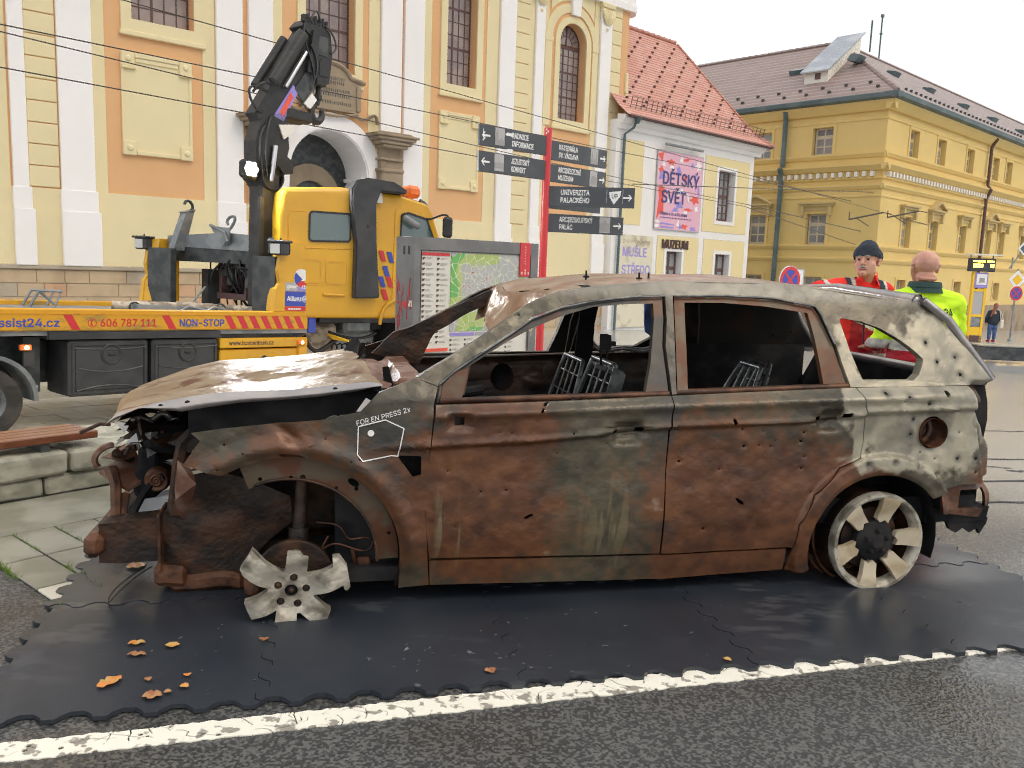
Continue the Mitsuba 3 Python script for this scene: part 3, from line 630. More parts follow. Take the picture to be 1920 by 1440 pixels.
# ================================================================ yellow corner building
_y = scaled((10.29, 24.70, 0), 1.72); YR = Fr((_y[0], _y[1], 0), math.radians(46.2)); YL = Fr((_y[0], _y[1], 0), math.radians(136.2))
yb = thing('corner_building', 'long ochre yellow corner building with brown tiled hip roof and dentil cornice', 'building')
WR = [2.68 + 1.18 / 2, 6.4 + .55, 10.75 + .55, 15.1 + .55, 17.6 + .55, 22.5, 26.6, 30.5, 34.5, 38.5]
WL = [-3.25, -6.7, -10.2, -13.6]
Zu, Z1, Zg = (7.58, 8.98), (3.08, 4.66), (.35, 1.42)
for fr, cols, s0, s1, tag in ((YR, WR, 0, 60, 1), (YL, WL, -24, 0, 0)):
    face = sbox(s0, -2.5, s1, 9.9); op = []
    for c in cols:
        for z0, z1 in (Zu, Z1, Zg): op.append((c - .56, c + .56, z0, z1))
    for o in op: face = face.difference(sbox(o[0], o[2], o[1], o[3]))
    part(yb, 'wall', prism(face, 0 if tag else 0, .4), M['yel'], fr)
    part(yb, 'inner_wall', bx(s0 + (.5 if tag else 0), s1 - (0 if tag else .5), .5, .6, -2.5, 9.9), M['steeldark'], fr)
    prf = lambda z0, z1, w, m='yel', nmz='string_course': part(yb, nmz, prof_along([(0, z0), (-w * .4, z0), (-w, z1 - .08), (-w, z1), (0, z1 + .02)], s0 - (.0 if tag else 0) - (w if tag else 0), s1 + (w if not tag else 0) - (.002 if not tag else 0)), M[m], fr)
    prf(7.36, 7.60, .16); prf(6.72, 7.02, .34); prf(6.30, 6.40, .10); prf(5.82, 6.05, .16); prf(5.45, 5.52, .04); prf(2.84, 3.06, .14); prf(2.20, 2.42, .13); prf(9.55, 9.98, .42, 'yel', 'cornice'); prf(9.15, 9.22, .04)
    part(yb, 'plinth', bx(s0, s1, -.08, 0, -2.6, .02), M['brownstone'], fr)
    dn = [bx(c, c + .16, -.24, 0, 6.42, 6.66) for c in np.arange(s0 + .25, min(s1, 26) - .2, .40)]
    part(yb, 'dentils', cat(*dn), M['pale'], fr, stuff=True)
    for ci, c in enumerate(cols):
        for zi, (z0, z1) in enumerate((Zu, Z1, Zg)):
            near = (tag == 0 and ci < 3) or (tag == 1 and ci < 5)
            if near: window(yb, c - .50, c + .50, z0, z1, 2, 3 if zi < 2 else 2, .20, fr, glass='paneb', frame='canvas_dull' if tag == 0 else 'yeltrim', bar=.07, groups=((), (2,)), frm=.09)
            else:
                wd = part(yb, 'window', bx(c - .5, c + .5, .2, .26, z0, z1), M['yeltrim'], fr); part(wd, 'pane', bx(c - .42, c + .42, .18, .2, z0 + .08, z1 - .08), M['paneb'], fr)
            part(yb, 'window_surround', prism(sbox(c - .70, z0 - .02, c + .70, z1 + .14).difference(sbox(c - .56, z0, c + .56, z1)), -.05, 0), M['yel'], fr)
        # hood moulds of the first floor windows
        tri = (ci % 2 == 1)
        hd = [bx(c - .78, c + .78, -.10, 0, 4.80, 5.02), bx(c - .98, c + .98, -.34, 0, 5.14, 5.22), bx(c - .90, c + .90, -.22, 0, 5.02, 5.14), bx(c - .82, c - .66, -.24, 0, 4.55, 5.02, .02), bx(c + .66, c + .82, -.24, 0, 4.55, 5.02, .02)]
        if tri: hd += [prism([(c - .98, 5.22), (c + .98, 5.22), (c, 5.66)], -.16, 0), prism([(c - 1.0, 5.22), (c - .9, 5.22), (c, 5.60), (c + .9, 5.22), (c + 1.0, 5.22), (c, 5.74)], -.36, 0)]
        part(yb, 'window_hood', cat(*hd), M['yeltrim'], fr)
    part(yb, 'gutter', prof_along([(-.42, 9.98), (-.64, 10.06), (-.66, 10.26), (-.58, 10.30), (0, 10.3)], s0 - (.64 if tag else 0), s1 + (.64 if not tag else 0)), M['gutter'], fr)
part(yb, 'drainpipe', cat(tube([(-5.25, -.4, 9.9), (-5.3, -.22, 9.5), (-5.3, -.20, 7.1)], .13, 8), tube([(-5.3, -.46, 7.0), (-5.32, -.2, 6.6), (-5.35, -.20, -1)], .13, 8)), M['gutter'], YL)
part(yb, 'drainpipe', tube([(14.2, -.45, 9.9), (14.1, -.2, 9.4), (14.1, -.2, 7.2), (14.1, -.42, 6.9), (14.1, -.2, 6.4), (14.1, -.2, -1.5)], .09, 8), M['brown'], YR)
# roofs meet in a hip over the corner
G, H = 10.30, 14.55; run = 5.6
cor = lambda a, b, z: YR.pt(np.array([[a, b, z]]))[0]
# in YR coordinates the left face runs along +w: its slope rises along +s
def qd(pts, m, name, n=14):
    a, b, c, d = [np.array(p, float) for p in pts]
    rows = [[a + (b - a) * u + ((d + (c - d) * u) - (a + (b - a) * u)) * v for u in np.linspace(0, 1, n)] for v in np.linspace(0, 1, n)]
    part(yb, name, loft(rows), M[m], YR, smooth=True)
hipb, hipt = (-.6, -.6, G), (run, run, H)
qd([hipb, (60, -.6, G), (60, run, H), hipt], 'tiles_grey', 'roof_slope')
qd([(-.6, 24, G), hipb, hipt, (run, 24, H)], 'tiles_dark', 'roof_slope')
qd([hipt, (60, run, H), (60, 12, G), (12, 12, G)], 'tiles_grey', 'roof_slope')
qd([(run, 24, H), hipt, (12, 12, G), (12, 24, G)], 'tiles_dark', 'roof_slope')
ln3 = lambda p, q, t: tuple(np.array(p, float) + (np.array(q, float) - np.array(p, float)) * t)
part(yb, 'ridge_tiles', cat(*[tube([ln3(hipb, hipt, i / 24), ln3(hipb, hipt, (i + .96) / 24)], [.10, .13], 6) for i in range(24)], *[tube([(run, 5.6 + i * .45, H + .02), (run, 5.6 + (i + .95) * .45, H + .03)], [.10, .12], 6) for i in range(40)], tube([(run, run, H + .02), (60, run, H + .02)], .1, 6)), M['tiles_dark'], YR)
sl = (H - G) / (run + .6)
def onL(w, t): return np.array([-.6 + t, w, G + sl * t])      # on the left slope (YR coordinates)
def onR(s, t): return np.array([s, -.6 + t, G + sl * t])
# sloped lift housing breaking through the left slope at the hip
lo, hi_ = onL(3.9, 2.1), onL(3.9, 6.2)
box_ = hull([(1.2, y_, z_) for y_ in (3.9, 5.2) for z_ in (11.5, 12.15)] + [(4.6, y_, z_) for y_ in (3.9, 5.2) for z_ in (13.6, 14.5)])
lf = part(yb, 'lift_housing', box_, M['pale'], YR)
part(lf, 'roof_sheet', hull([(.95, y_, z_) for y_ in (3.75, 5.35) for z_ in (12.04, 12.11)] + [(4.75, y_, z_) for y_ in (3.75, 5.35) for z_ in (14.62, 14.69)]), M['sheet'], YR)
part(lf, 'window', bx(1.16, 1.2, 4.3, 4.6, 11.7, 12.0), M['brown'], YR)
def skylight(f, a, t, wd=.55, dp=.8, left=True):
    c = f(a, t); up = np.array([1, 0, sl]) if left else np.array([0, 1, sl]); up = up / np.linalg.norm(up); al = np.array([0, 1.0, 0]) if left else np.array([1.0, 0, 0]); nr = np.cross(al, up); nr = nr if nr[2] > 0 else -nr
    p = [c + al * x * wd + up * y * dp + nr * (.02 + .18 * (y < .0) + z) for x in (-.5, .5) for y in (-.5, .5) for z in (-.3, .06)]
    k = part(yb, 'skylight', hull(p), M['gutter'], YR)
    part(k, 'pane', hull([c + al * x * wd * .9 + up * y * dp * .9 + nr * (.09 + .18 * (y < .0) + z) for x in (-.5, .5) for y in (-.5, .5) for z in (-.02, .0)]), M['sheet'], YR)
for a, t in ((12.5, 2.4), (6.4, 3.3), (10.0, .6)): skylight(onL, a, t, .75, .65)
for a, t in ((2.4, 3.6), (6.2, 3.3), (10.2, 2.9), (14.6, 2.5), (19, 2.2), (24, 2.0)): skylight(onR, a, t, .8, .45, False)
sgd = []
for i in range(34):
    p = onL(.6 + i * .62, .5 + .5 * (i % 2)); sgd.append(bx(p[0] - .08, p[0] + .06, p[1] - .07, p[1] + .07, p[2], p[2] + .10))
for i in range(30):
    p = onR(1.6 + i * .62, .55); sgd.append(bx(p[0] - .05, p[0] + .05, p[1] - .06, p[1] + .06, p[2], p[2] + .12))
part(yb, 'snow_guards', cat(*sgd), M['steeldark'], YR, stuff=True)
part(yb, 'vent_pipe', cat(tube([onL(12.0, 1.55), onL(12.0, 1.55) + [0, 0, .75]], .10, 6)), M['pale'], YR)
part(yb, 'roof_mast', tube([(3.6, 2.9, 13.3), (3.6, 2.9, 14.9)], .05, 6), M['gutter'], YR)
part(yb, 'aerial_mast', cat(tube([(10.7, run, H - .1), (10.7, run, H + 2.6)], .05, 6), bx(10.62, 10.78, run - .06, run + .06, H + 1.5, H + 1.6), bx(10.6, 10.8, run - .07, run + .07, H + 2.5, H + 2.66)), M['gutter'], YR)
# ================================================================ tow truck with loading crane
tt_ = thing('tow_truck', 'yellow flatbed tow truck with a folded dark loading crane behind its cab', 'tow truck')
def tp(name, mesh, m, smooth=False, parent=None, **kw): return part(parent or tt_, name, mesh, M[m], TR, smooth, **kw)
tp('deck', cat(bx(-3.2, 3.62, .07, 2.38, 1.10, 1.19), bx(-3.2, 3.62, .02, .07, 1.0, 1.06)), 'steel')
rail = tp('side_rail', cat(bx(-3.2, 3.60, -.02, .07, 1.05, 1.275, .012), bx(-3.2, 3.60, -.03, .02, 1.222, 1.228)), 'rail_y')
tp('side_rail', bx(-3.2, 3.4, 2.33, 2.40, 1.03, 1.25, .012), 'rail_y')
tp('chassis', cat(bx(-3.2, 6.4, .75, 1.65, .55, 1.05), bx(.44, 2.36, .02, .5, .96, 1.05), bx(.30, .46, .25, 2.0, .40, .97), bx(-.8, .5, .5, 2.0, .5, 1.0), bx(2.3, 3.6, .1, 2.2, .85, 1.04), bx(.5, 3.4, .62, 2.2, .45, .9)), 'steeldark')
tp('valance', bx(.45, 2.36, -.01, .03, .962, 1.035), 'plastic', parent=rail)
for a, b in ((.64, 1.49), (1.53, 2.34)):
    bxk = tp('locker', bx(a, b, .0, .55, .36, .95, .025), 'plastic', 30)
    c = (a + b) / 2 + .01
    ring = Polygon([(a + .03, .39), (b - .03, .39), (b - .03, .92), (a + .03, .92)]).buffer(-.02).buffer(.02)
    tp('lid', cat(prism(ring.difference(ring.buffer(-.025)), -.014, .01), prism(Polygon(ring.buffer(-.04).exterior), -.008, .01)), 'plastic', parent=bxk)
    tp('lid_rib', cat(tube([(x, -.010, .665 - .05 * (1 - ((x - c) / .36) ** 2)) for x in np.linspace(c - .34, c + .34, 12)], .007, 5), tube([(x, -.010, .87 - .02 * (1 - ((x - c) / .36) ** 2)) for x in np.linspace(c - .38, c + .38, 12)], .008, 5), tube([(x, -.010, .42 + .05 * (1 - ((x - c) / .36) ** 2)) for x in np.linspace(c - .36, c + .36, 12)], .009, 5)), 'steeldark', parent=bxk)
    tp('latch', cat(lathe([(.115, 0), (.115, -.014), (.10, -.02), (.085, -.006), (.0, -.002)], (c, 0, .80), 'y', 24), bx(c - .035, c + .035, -.03, 0, .785, .815, .01)), 'black', 30, parent=bxk)
yb_ = tp('equipment_cabinet', cat(bx(2.37, 3.60, .02, .5, .40, .81, .01), bx(2.36, 3.61, -.01, .3, .83, .945, .01), bx(3.47, 3.60, -.012, .2, .40, .83)), 'truck_y')
tp('cabinet_lettering', flat_text('www.hcscentrum.cz', .05, 2.47, .865, -.011, .002, True, .62), 'brown', parent=yb_, label='dark lettering of a web address on yellow')
tp('latch', lathe([(.02, 0), (.05, -.005), (.0, -.01)], (2.98, .02, .68), 'y', 12), 'black', parent=yb_)
def amber(s, z, w):
    k = tp('side_marker_lamp', bx(s - .06, s + .05, w - .03, w + .02, z - .03, z + .03, .01), 'lens_o')
    key = nm(tt_ + '__side_marker_lamp__bulb')
    m = TR(lathe([(.0, -.012), (.016, -.01), (.022, .0)], (s, w - .03, z), 'y', 12))
    scene[key] = mikit.ply(m, M['lens_o'], emitter={'type': 'area', 'radiance': rgb((14, 5.5, .8))})
amber(.24, .885, .02); amber(3.5, .885, -.02)
tp('lamp_bracket', bx(.22, .32, .02, .06, .70, .86), 'plastic')
# rail lettering and stripes (flat print)
def sp(*pl): return [[(s, z) for s, z in p] for p in pl]
for t, s, w, m in (('assist24.cz', -.09, .63, 'blue'), ('606 787 111', .945, .61, 'red'), ('NON-STOP', 1.83, .56, 'blue')):
    tp('lettering', flat_text(t, .078, s, 1.095, -.021, .002, True, w), m, parent=rail, label='lettering ' + t + ' on the yellow side rail')
tp('phone_symbol', cat(prism(Point(.87, 1.132).buffer(.046).difference(Point(.87, 1.132).buffer(.039)), -.023, -.0205), prism([(.855, 1.16), (.875, 1.165), (.878, 1.15), (.866, 1.145), (.866, 1.12), (.878, 1.115), (.875, 1.10), (.855, 1.105)], -.023, -.0205)), 'red', parent=rail)
for s in [.62, 1.67] + [2.44 + .163 * i for i in range(7)]:
    tp('stripe', prism([(s - .04, 1.215), (s + .045, 1.215), (s + .13, 1.062), (s + .045, 1.062)], -.0226, -.0205), 'red', parent=rail)
# rear wheel with mudguard, hidden wheels
def wheel(s, w, r, out=-1):
    k = tp('wheel', lathe([(r * .55, -.02), (r * .80, -.05), (r * .96, -.035), (r, .03), (r, .25), (r * .96, .30), (r * .6, .30)], (s, w, r), 'y', 40), 'tyre', 35)
    tp('rim', lathe([(r * .58, -.015), (r * .56, .0), (r * .42, .06), (r * .40, .02), (.0, .0)], (s, w, r), 'y', 28), 'steel', 30, parent=k)
wheel(-.13, .05, .35); wheel(-.13, 2.05, .35); wheel(5.45, .2, .40); wheel(5.45, 1.95, .40)
mg = [(-.13 + .47 * math.cos(a), .36 + .47 * math.sin(a)) for a in np.linspace(-.02, math.pi + .02, 22)]
mgi = [(-.13 + .425 * math.cos(a), .36 + .43 * math.sin(a)) for a in np.linspace(math.pi + .02, -.02, 22)]
tp('mudguard', prism(mg + mgi, -.03, .42), 'steel', 30)
tp('mud_flap', bx(.33, .345, .02, .4, .37, .50), 'wht')
# headboard of the bed, slightly skewed
def sk(m):
    m = m.copy(); m.vertices[:, 0] -= .20 * m.vertices[:, 1]; return m
pl = [(3.07, 1.275), (3.10, 1.55), (3.155, 1.63), (3.125, 1.78), (3.18, 2.12), (3.60, 2.14), (3.61, 1.275)]
hb = tp('headboard_post', sk(prism(pl, -.02, .03)), 'truck_y')
tp('flange', sk(cat(*[hull([(a[0], -.02, a[1]), (a[0] + .05, .16, a[1]), (b[0], -.02, b[1]), (b[0] + .05, .16, b[1]), (a[0] + .02, -.02, a[1]), (b[0] + .02, -.02, b[1])]) for a, b in zip(pl[:4], pl[1:5])])), 'truck_y', parent=hb)
hb2 = tp('headboard_post', sk(prism(pl, 2.34, 2.40)), 'truck_y')
tp('flange', sk(cat(*[hull([(a[0], 2.40, a[1]), (a[0] + .05, 2.22, a[1]), (b[0], 2.40, b[1]), (b[0] + .05, 2.22, b[1]), (a[0] + .02, 2.40, a[1]), (b[0] + .02, 2.40, b[1])]) for a, b in zip(pl[:4], pl[1:5])])), 'truck_y', parent=hb2)
tp('headboard_panel', sk(bx(3.12, 3.20, 1.86, 2.30, 1.22, 2.0)), 'steeldark'); tp('headboard_panel', sk(bx(3.14, 3.30, .05, .42, 1.22, 1.95)), 'steeldark')
tp('headboard_beam', sk(hull([(3.40, .05, 1.99), (3.40, .05, 2.17), (3.40, 1.2, 2.08), (3.40, 1.2, 2.24), (3.40, 2.3, 2.04), (3.40, 2.3, 2.18), (3.52, .05, 2.0), (3.52, .05, 2.17), (3.52, 1.2, 2.24), (3.52, 2.3, 2.18), (3.52, 2.3, 2.04)])), 'steel')
tp('headboard_crosspiece', sk(bx(3.42, 3.5, .05, 2.3, 1.84, 2.06)), 'steeldark')
for w, s0, z0, s1, z1 in ((.14, 3.40, 2.10, 3.66, 2.54), (2.02, 3.24, 1.98, 3.42, 2.50)):
    k = tp('headboard_arm', sk(cat(hull([(s0 + a, w + b, z0) for a in (0, .16) for b in (-.05, .06)] + [(s1 + a, w + b, z1) for a in (0, .12) for b in (-.05, .06)]), hull([(s1 - .03, w - .06, z1), (s1 + .14, w - .06, z1 + .05), (s1 + .14, w + .07, z1 + .05), (s1 - .03, w + .07, z1), (s1 + .12, w, z1 - .04)]))), 'steel')
    tp('hook', sk(tube(smoothpath([(s1 + .10, w, z1 + .03), (s1 + .13, w, z1 + .10), (s1 + .07, w, z1 + .16), (s1 + .01, w, z1 + .11)], 12), .018, 6)), 'steeldark', 40, parent=k)
tp('tie_down_bracket', sk(cat(hull([(3.34, 1.10, 2.16), (3.34, 1.42, 2.32), (3.34, 1.05, 2.30), (3.34, 1.2, 2.05), (3.38, 1.42, 2.30), (3.38, 1.1, 2.1)]), tube(smoothpath([(3.36, 1.10, 2.28), (3.36, 1.02, 2.36), (3.36, 1.0, 2.44), (3.36, 1.08, 2.44), (3.36, 1.12, 2.34)], 14), .018, 6), tube([(3.33, 1.4, 2.33), (3.33, 1.14, 2.24), (3.33, 1.08, 2.12)], .02, 6))), 'steel', 40)
for w, ds in ((-.02, 0), (2.42, 0)):
    k = tp('work_lamp', sk(cat(bx(3.08, 3.20, w - .11, w + .11, 1.97, 2.13, .02), bx(3.06, 3.22, w - .13, w + .13, 2.12, 2.15, .01), tube([(3.15, w, 2.14), (3.15, w, 2.18)], .01, 5), hull([(3.2, w - .1, 2.12), (3.2, w + .1, 2.12), (3.2, w - .1, 1.98), (3.2, w + .1, 1.98), (3.30, w, 2.05)]))), 'plastic', 30)
    tp('lens', sk(bx(3.065, 3.08, w - .075, w + .075, 1.985, 2.105, .005)), 'lamp_glass', parent=k)
# stickers on the near post
tp('round_sticker', sk(prism(Point(3.475, 1.70).buffer(.115), -.0225, -.0205)), 'wht', parent=hb)
tp('round_sticker_print', sk(cat(prism(Point(3.475, 1.70).buffer(.112).intersection(sbox(3, 1, 4, 1.665)).difference(Polygon([(3.2, 1.9), (3.2, 1.5), (3.49, 1.68)])), -.0245, -.0228))), 'red', parent=hb)
tp('round_sticker_print', sk(prism(Point(3.475, 1.70).buffer(.112).intersection(Polygon([(3.3, 1.84), (3.3, 1.54), (3.49, 1.685)])), -.0245, -.0228)), 'blue', parent=hb)
tp('sticker', sk(prism(sbox(3.235, 1.535, 3.42, 1.64), -.0225, -.0205)), 'greyart', parent=hb)
tp('sticker', sk(prism(sbox(3.423, 1.535, 3.60, 1.64), -.0225, -.0205)), 'lilac', parent=hb)
tp('sticker', sk(prism(sbox(3.235, 1.345, 3.60, 1.53), -.0225, -.0205)), 'blue', parent=hb)
tp('sticker', sk(prism(sbox(3.235, 1.285, 3.60, 1.342), -.0225, -.0205)), 'red', parent=hb)
tp('sticker_lettering', sk(cat(flat_text('Allianz', .058, 3.262, 1.41, -.0228, .002, True, .22), prism(Point(3.535, 1.438).buffer(.042).difference(Point(3.535, 1.438).buffer(.034)), -.025, -.0228), bx(3.512, 3.522, -.025, -.0228, 1.42, 1.458), bx(3.53, 3.54, -.025, -.0228, 1.415, 1.465), bx(3.548, 3.558, -.025, -.0228, 1.42, 1.458), flat_text('1220', .04, 3.475, 1.57, -.0228, .002, True, .11), flat_text('global', .04, 3.26, 1.57, -.0228, .002, True, .14), *[bx(3.28 + i * .022, 3.297 + i * .022, -.025, -.0228, 1.30, 1.318) for i in range(9)])), 'wht', parent=hb, label='white lettering Allianz, global and 1220 on the stickers')
# winch, hoses and clutter between the posts
r = random.Random(21)
tp('winch', cat(lathe([(.0, -.26), (.17, -.26), (.17, -.23), (.10, -.22), (.10, .22), (.17, .23), (.17, .26), (.0, .26)], (3.45, 1.25, 1.62), 'y', 20), bx(3.3, 3.6, .92, .98, 1.40, 1.82), bx(3.3, 3.6, 1.52, 1.58, 1.40, 1.82), bx(3.28, 3.62, .9, 1.6, 1.36, 1.44), bx(3.3, 3.34, .92, 1.58, 1.78, 1.83)), 'brown', 30)
tp('winch_motor', cat(bx(3.3, 3.55, .45, .86, 1.38, 1.56, .04), lathe([(.0, -.12), (.09, -.12), (.09, .12), (0, .12)], (3.42, .62, 1.60), 'y', 16)), 'orangered', 30)
tp('valve_block', cat(*[bx(3.25 + r.random() * .3, 3.45 + r.random() * .3, w, w + .08 + .1 * r.random(), 1.5 + .3 * r.random(), 1.7 + .2 * r.random(), .01) for w in (.45, .6, .75, .95, 1.1, 1.25, 1.4)], bx(3.5, 3.62, .3, .5, 1.3, 1.95), bx(3.2, 3.4, 1.7, 1.85, 1.25, 1.75)), 'steeldark')
hs = []
for i in range(26):
    w0, w1 = r.uniform(.35, 1.7), r.uniform(.35, 1.7); zt = r.uniform(1.72, 2.0)
    hs.append(tube(smoothpath([(3.3 + .2 * r.random(), w0, r.uniform(1.25, 1.6)), (3.2 + .2 * r.random(), w0 * .7 + w1 * .3, zt), (3.3, w0 * .3 + w1 * .7, zt - .04), (3.45, w1, r.uniform(1.25, 1.6))], 14), r.choice([.011, .014, .018]), 5))
tp('hydraulic_hoses', cat(*hs), 'hose', True)
tp('blue_fitting', bx(3.3, 3.45, .55, .85, 1.75, 1.80, .01), 'blue')
# gear lying on the deck
for s, w, m in ((1.0, 1.9, 'steel'), (1.95, .35, 'steel'), (2.25, .3, 'steel')):
    tp('wheel_chock', cat(*[tube(q, .018, 5) for q in ([(s, w, 1.2), (s + .10, w, 1.38), (s + .36, w, 1.38), (s + .28, w, 1.2)], [(s, w + .22, 1.2), (s + .10, w + .22, 1.38), (s + .36, w + .22, 1.38), (s + .28, w + .22, 1.2)], [(s + .36, w, 1.38), (s + .36, w + .22, 1.38)], [(s + .1, w, 1.38), (s + .28, w, 1.22)])] if m == 'steel' and s < 1.5 else [tube(q, .014, 5) for q in ([(s, w, 1.20), (s + .2, w, 1.30), (s + .5, w, 1.24), (s + .62, w + .1, 1.2)], [(s + .1, w + .15, 1.2), (s + .2, w, 1.30)])]), m)
tp('deck_channel', hull([(1.6, .42, 1.19), (1.6, .60, 1.19), (1.6, .42, 1.31), (1.6, .60, 1.31), (2.55, .42, 1.19), (2.55, .60, 1.19), (2.45, .42, 1.28), (2.45, .6, 1.28)]), 'steel')
tp('rolled_strap', jitter(sub(tube(smoothpath([(1.55, 1.0, 1.27), (2.1, .8, 1.28), (2.8, .62, 1.27), (3.3, .5, 1.24)], 24), .05, 8)), .012, 12), 'strap', 40)
for s in (1.62, 2.72): tp('lashing_ring', tube([(s + .06 * math.cos(a), .58, 1.27 + .055 * math.sin(a)) for a in np.linspace(0, 6.2, 16)], .012, 5), 'steeldark')
tp('lever_bar', tube([(2.15, .75, 1.29), (2.4, .75, 1.30), (2.75, 1.0, 1.52)], .014, 6), 'steel')
tp('deck_rods', cat(*[tube([(1.9, 1.1 + .09 * i, 1.22), (3.2, .9 + .09 * i, 1.22)], .025, 6) for i in range(4)]), 'steel')
# cab: it stands slightly turned against the flatbed
TC = Fr(TR.pt(np.array([[3.25, .15, 0.0]]))[0], math.radians(62), math.radians(1.7))
CS = (0.82759, -0.02228, -0.00285)
CZ = (0.00395, 0.99759, 0.06339, -0.03474, -0.00192, 0.00105)
def cabw(m):
    m = m.copy(); v = np.array(m.vertices); d, w, z = v[:, 0] - 3.25, v[:, 1] - .15, v[:, 2]
    m.vertices = np.stack([CS[0] * d + CS[1] * d * d + CS[2] * z * d, w * .92, CZ[0] + CZ[1] * z + CZ[2] * d + CZ[3] * z * d + CZ[4] * d * d + CZ[5] * z * d * d], 1); return m
def tp(name, mesh, m, smooth=False, parent=None, **kw): return part(parent or tt_, name, cabw(mesh), M[m], TC, smooth, **kw)
def rounded(poly, r_): return Polygon(poly).buffer(-r_).buffer(r_)
cabp = rounded([(3.26, 1.18), (3.22, 2.48), (3.25, 2.76), (3.34, 2.83), (4.2, 2.93), (5.25, 2.95), (5.80, 2.88), (5.92, 2.76), (6.12, 2.36), (6.22, 2.0), (6.22, 1.18)], .06)
def ringpts(p, w): return [(x, w, z) for x, z in np.array(p.exterior.coords)]
cab = tp('cab', hull(ringpts(cabp.buffer(-.06), .12) + ringpts(cabp.buffer(-.02), .14) + ringpts(cabp, .19) + ringpts(cabp, 2.31) + ringpts(cabp.buffer(-.06), 2.38)), 'truck_y', 25)
rw = rounded([(3.68, 2.17), (4.38, 2.21), (4.38, 2.60), (3.68, 2.57)], .06)
gl = tp('window', prism(rw.difference(rw.buffer(-.025)), .095, .13), 'black', parent=cab)
tp('pane', prism(rw.buffer(-.02), .105, .13), 'glasst', parent=gl)
rd = rounded([(5.27, 2.0), (5.27, 2.68), (5.42, 2.72), (5.80, 2.66), (6.06, 2.20), (6.06, 2.0)], .05)
gl = tp('window', prism(rd.difference(rd.buffer(-.03)), .095, .13), 'black', parent=cab)
tp('pane', prism(rd.buffer(-.02), .105, .13), 'glasst', parent=gl)
wl = lambda pts, r_=.006: tube(pts, r_, 5)
ws = [(3.36, 1.62), (3.36, 2.48), (3.40, 2.54), (3.62, 2.55)]
tp('body_line', cat(wl([(s, .118, z) for s, z in ws]), wl([(s, .118, z) for s, z in arc(3.36, 2.44, .0, .0, 0, 1, 1)[:1] + [(3.42, 1.60), (3.95, 1.62)]]), wl([(3.30, .118, 2.08), (4.40, .118, 2.12)], .009)), 'rail_y', parent=cab)
for a, b in ((3.55, 3.92), (3.98, 4.36)):
    q = rounded([(a, 1.64), (b, 1.65), (b, 1.97), (a, 1.96)], .06)
    tp('pressed_panel', prism(q.difference(q.buffer(-.03)), .108, .13), 'truck_y', parent=cab)
dr_ = tp('door', prism(rounded([(5.17, 1.4), (5.17, 2.72), (5.3, 2.79), (5.84, 2.72), (6.14, 2.22), (6.14, 1.4)], .05).difference(rd.buffer(-.01)), .104, .13), 'truck_y', parent=cab)
for (s, z), m in zip(((4.95, 2.14), (5.10, 2.13), (5.03, 1.93), (4.96, 1.78), (5.10, 1.78), (5.02, 1.60)), ('red', 'blue', 'blue', 'blue', 'red', 'red')):
    tp('stripe', prism([(s - .07, z), (s + .02, z), (s + .08, z - .15), (s, z - .15)], .100, .108), m, parent=cab)
tp('lower_edge', tube([(3.95 + .0, .1, 1.5), (4.3, .1, 1.5)], .02, 6), 'truck_y', True, parent=cab)
tp('wheel_arch', (tube(smoothpath([(5.9, .1, 1.0), (5.85, .1, 1.3), (5.5, .1, 1.46), (5.1, .1, 1.4), (4.95, .1, 1.1)], 14), .03, 6)), 'truck_y', True, parent=cab)
snp = rounded([(4.43, 1.46), (4.88, 1.48), (4.80, 2.2), (4.76, 2.75), (4.84, 2.93), (5.30, 2.95), (5.34, 3.0), (5.08, 3.09), (4.60, 3.09), (4.42, 3.04), (4.33, 2.92), (4.33, 2.7), (4.43, 2.2)], .03)
snk = tp('air_intake', cat(prism(snp.buffer(-.02), -.03, .0), prism(snp, .0, .28), prism(snp.intersection(sbox(4, 2.9, 6, 4)).buffer(-.01), .28, .5)), 'plastic', 30)
tp('intake_rivet', lathe([(.0, -.012), (.02, -.008), (.025, 0)], (4.62, -.03, 2.45), 'y', 10), 'black', parent=snk)
tp('marker_lamp', hull([(4.76, .04, 2.78), (4.90, .04, 2.78), (4.76, .04, 2.92), (4.88, .04, 2.92), (4.78, .12, 2.8), (4.9, .12, 2.9)]), 'lamp_glass', 30)
lb = tp('light_bar', bx(5.52, 5.74, .40, 2.05, 2.96, 3.12, .04), 'lamp_glass', 30)
tp('beacon', bx(5.50, 5.76, .30, .80, 2.955, 3.13, .05), 'lens_o', 30, parent=lb); tp('beacon', bx(5.50, 5.76, 1.55, 2.15, 2.955, 3.13, .05), 'lens_o', 30, parent=lb)
tp('roof_lamp', hull([(5.72, .2, 2.88), (5.86, .2, 2.86), (5.74, .3, 2.95), (5.84, .3, 2.92), (5.72, .38, 2.89), (5.86, .38, 2.87)]), 'black', 30)
tp('aerial', tube([(5.4, .3, 2.93), (5.36, .3, 3.08)], .008, 5), 'black')
mr = tp('mirror', bx(5.98, 6.16, -.24, -.12, 2.40, 2.70, .035), 'black', 30)
tp('mirror_arm', tube(smoothpath([(5.78, .10, 2.66), (5.95, .0, 2.70), (6.08, -.14, 2.72), (6.10, -.18, 2.66)], 12), .016, 6), 'black', True, parent=mr)
tp('mirror', blob([[((5.32, .0, 2.62), .05), ((5.54, -.02, 2.53), .05)]], .03, 4), 'steel', True)
tp('door_mirror_arm', tube([(5.30, .12, 2.68), (5.40, .0, 2.62)], .014, 5), 'black')
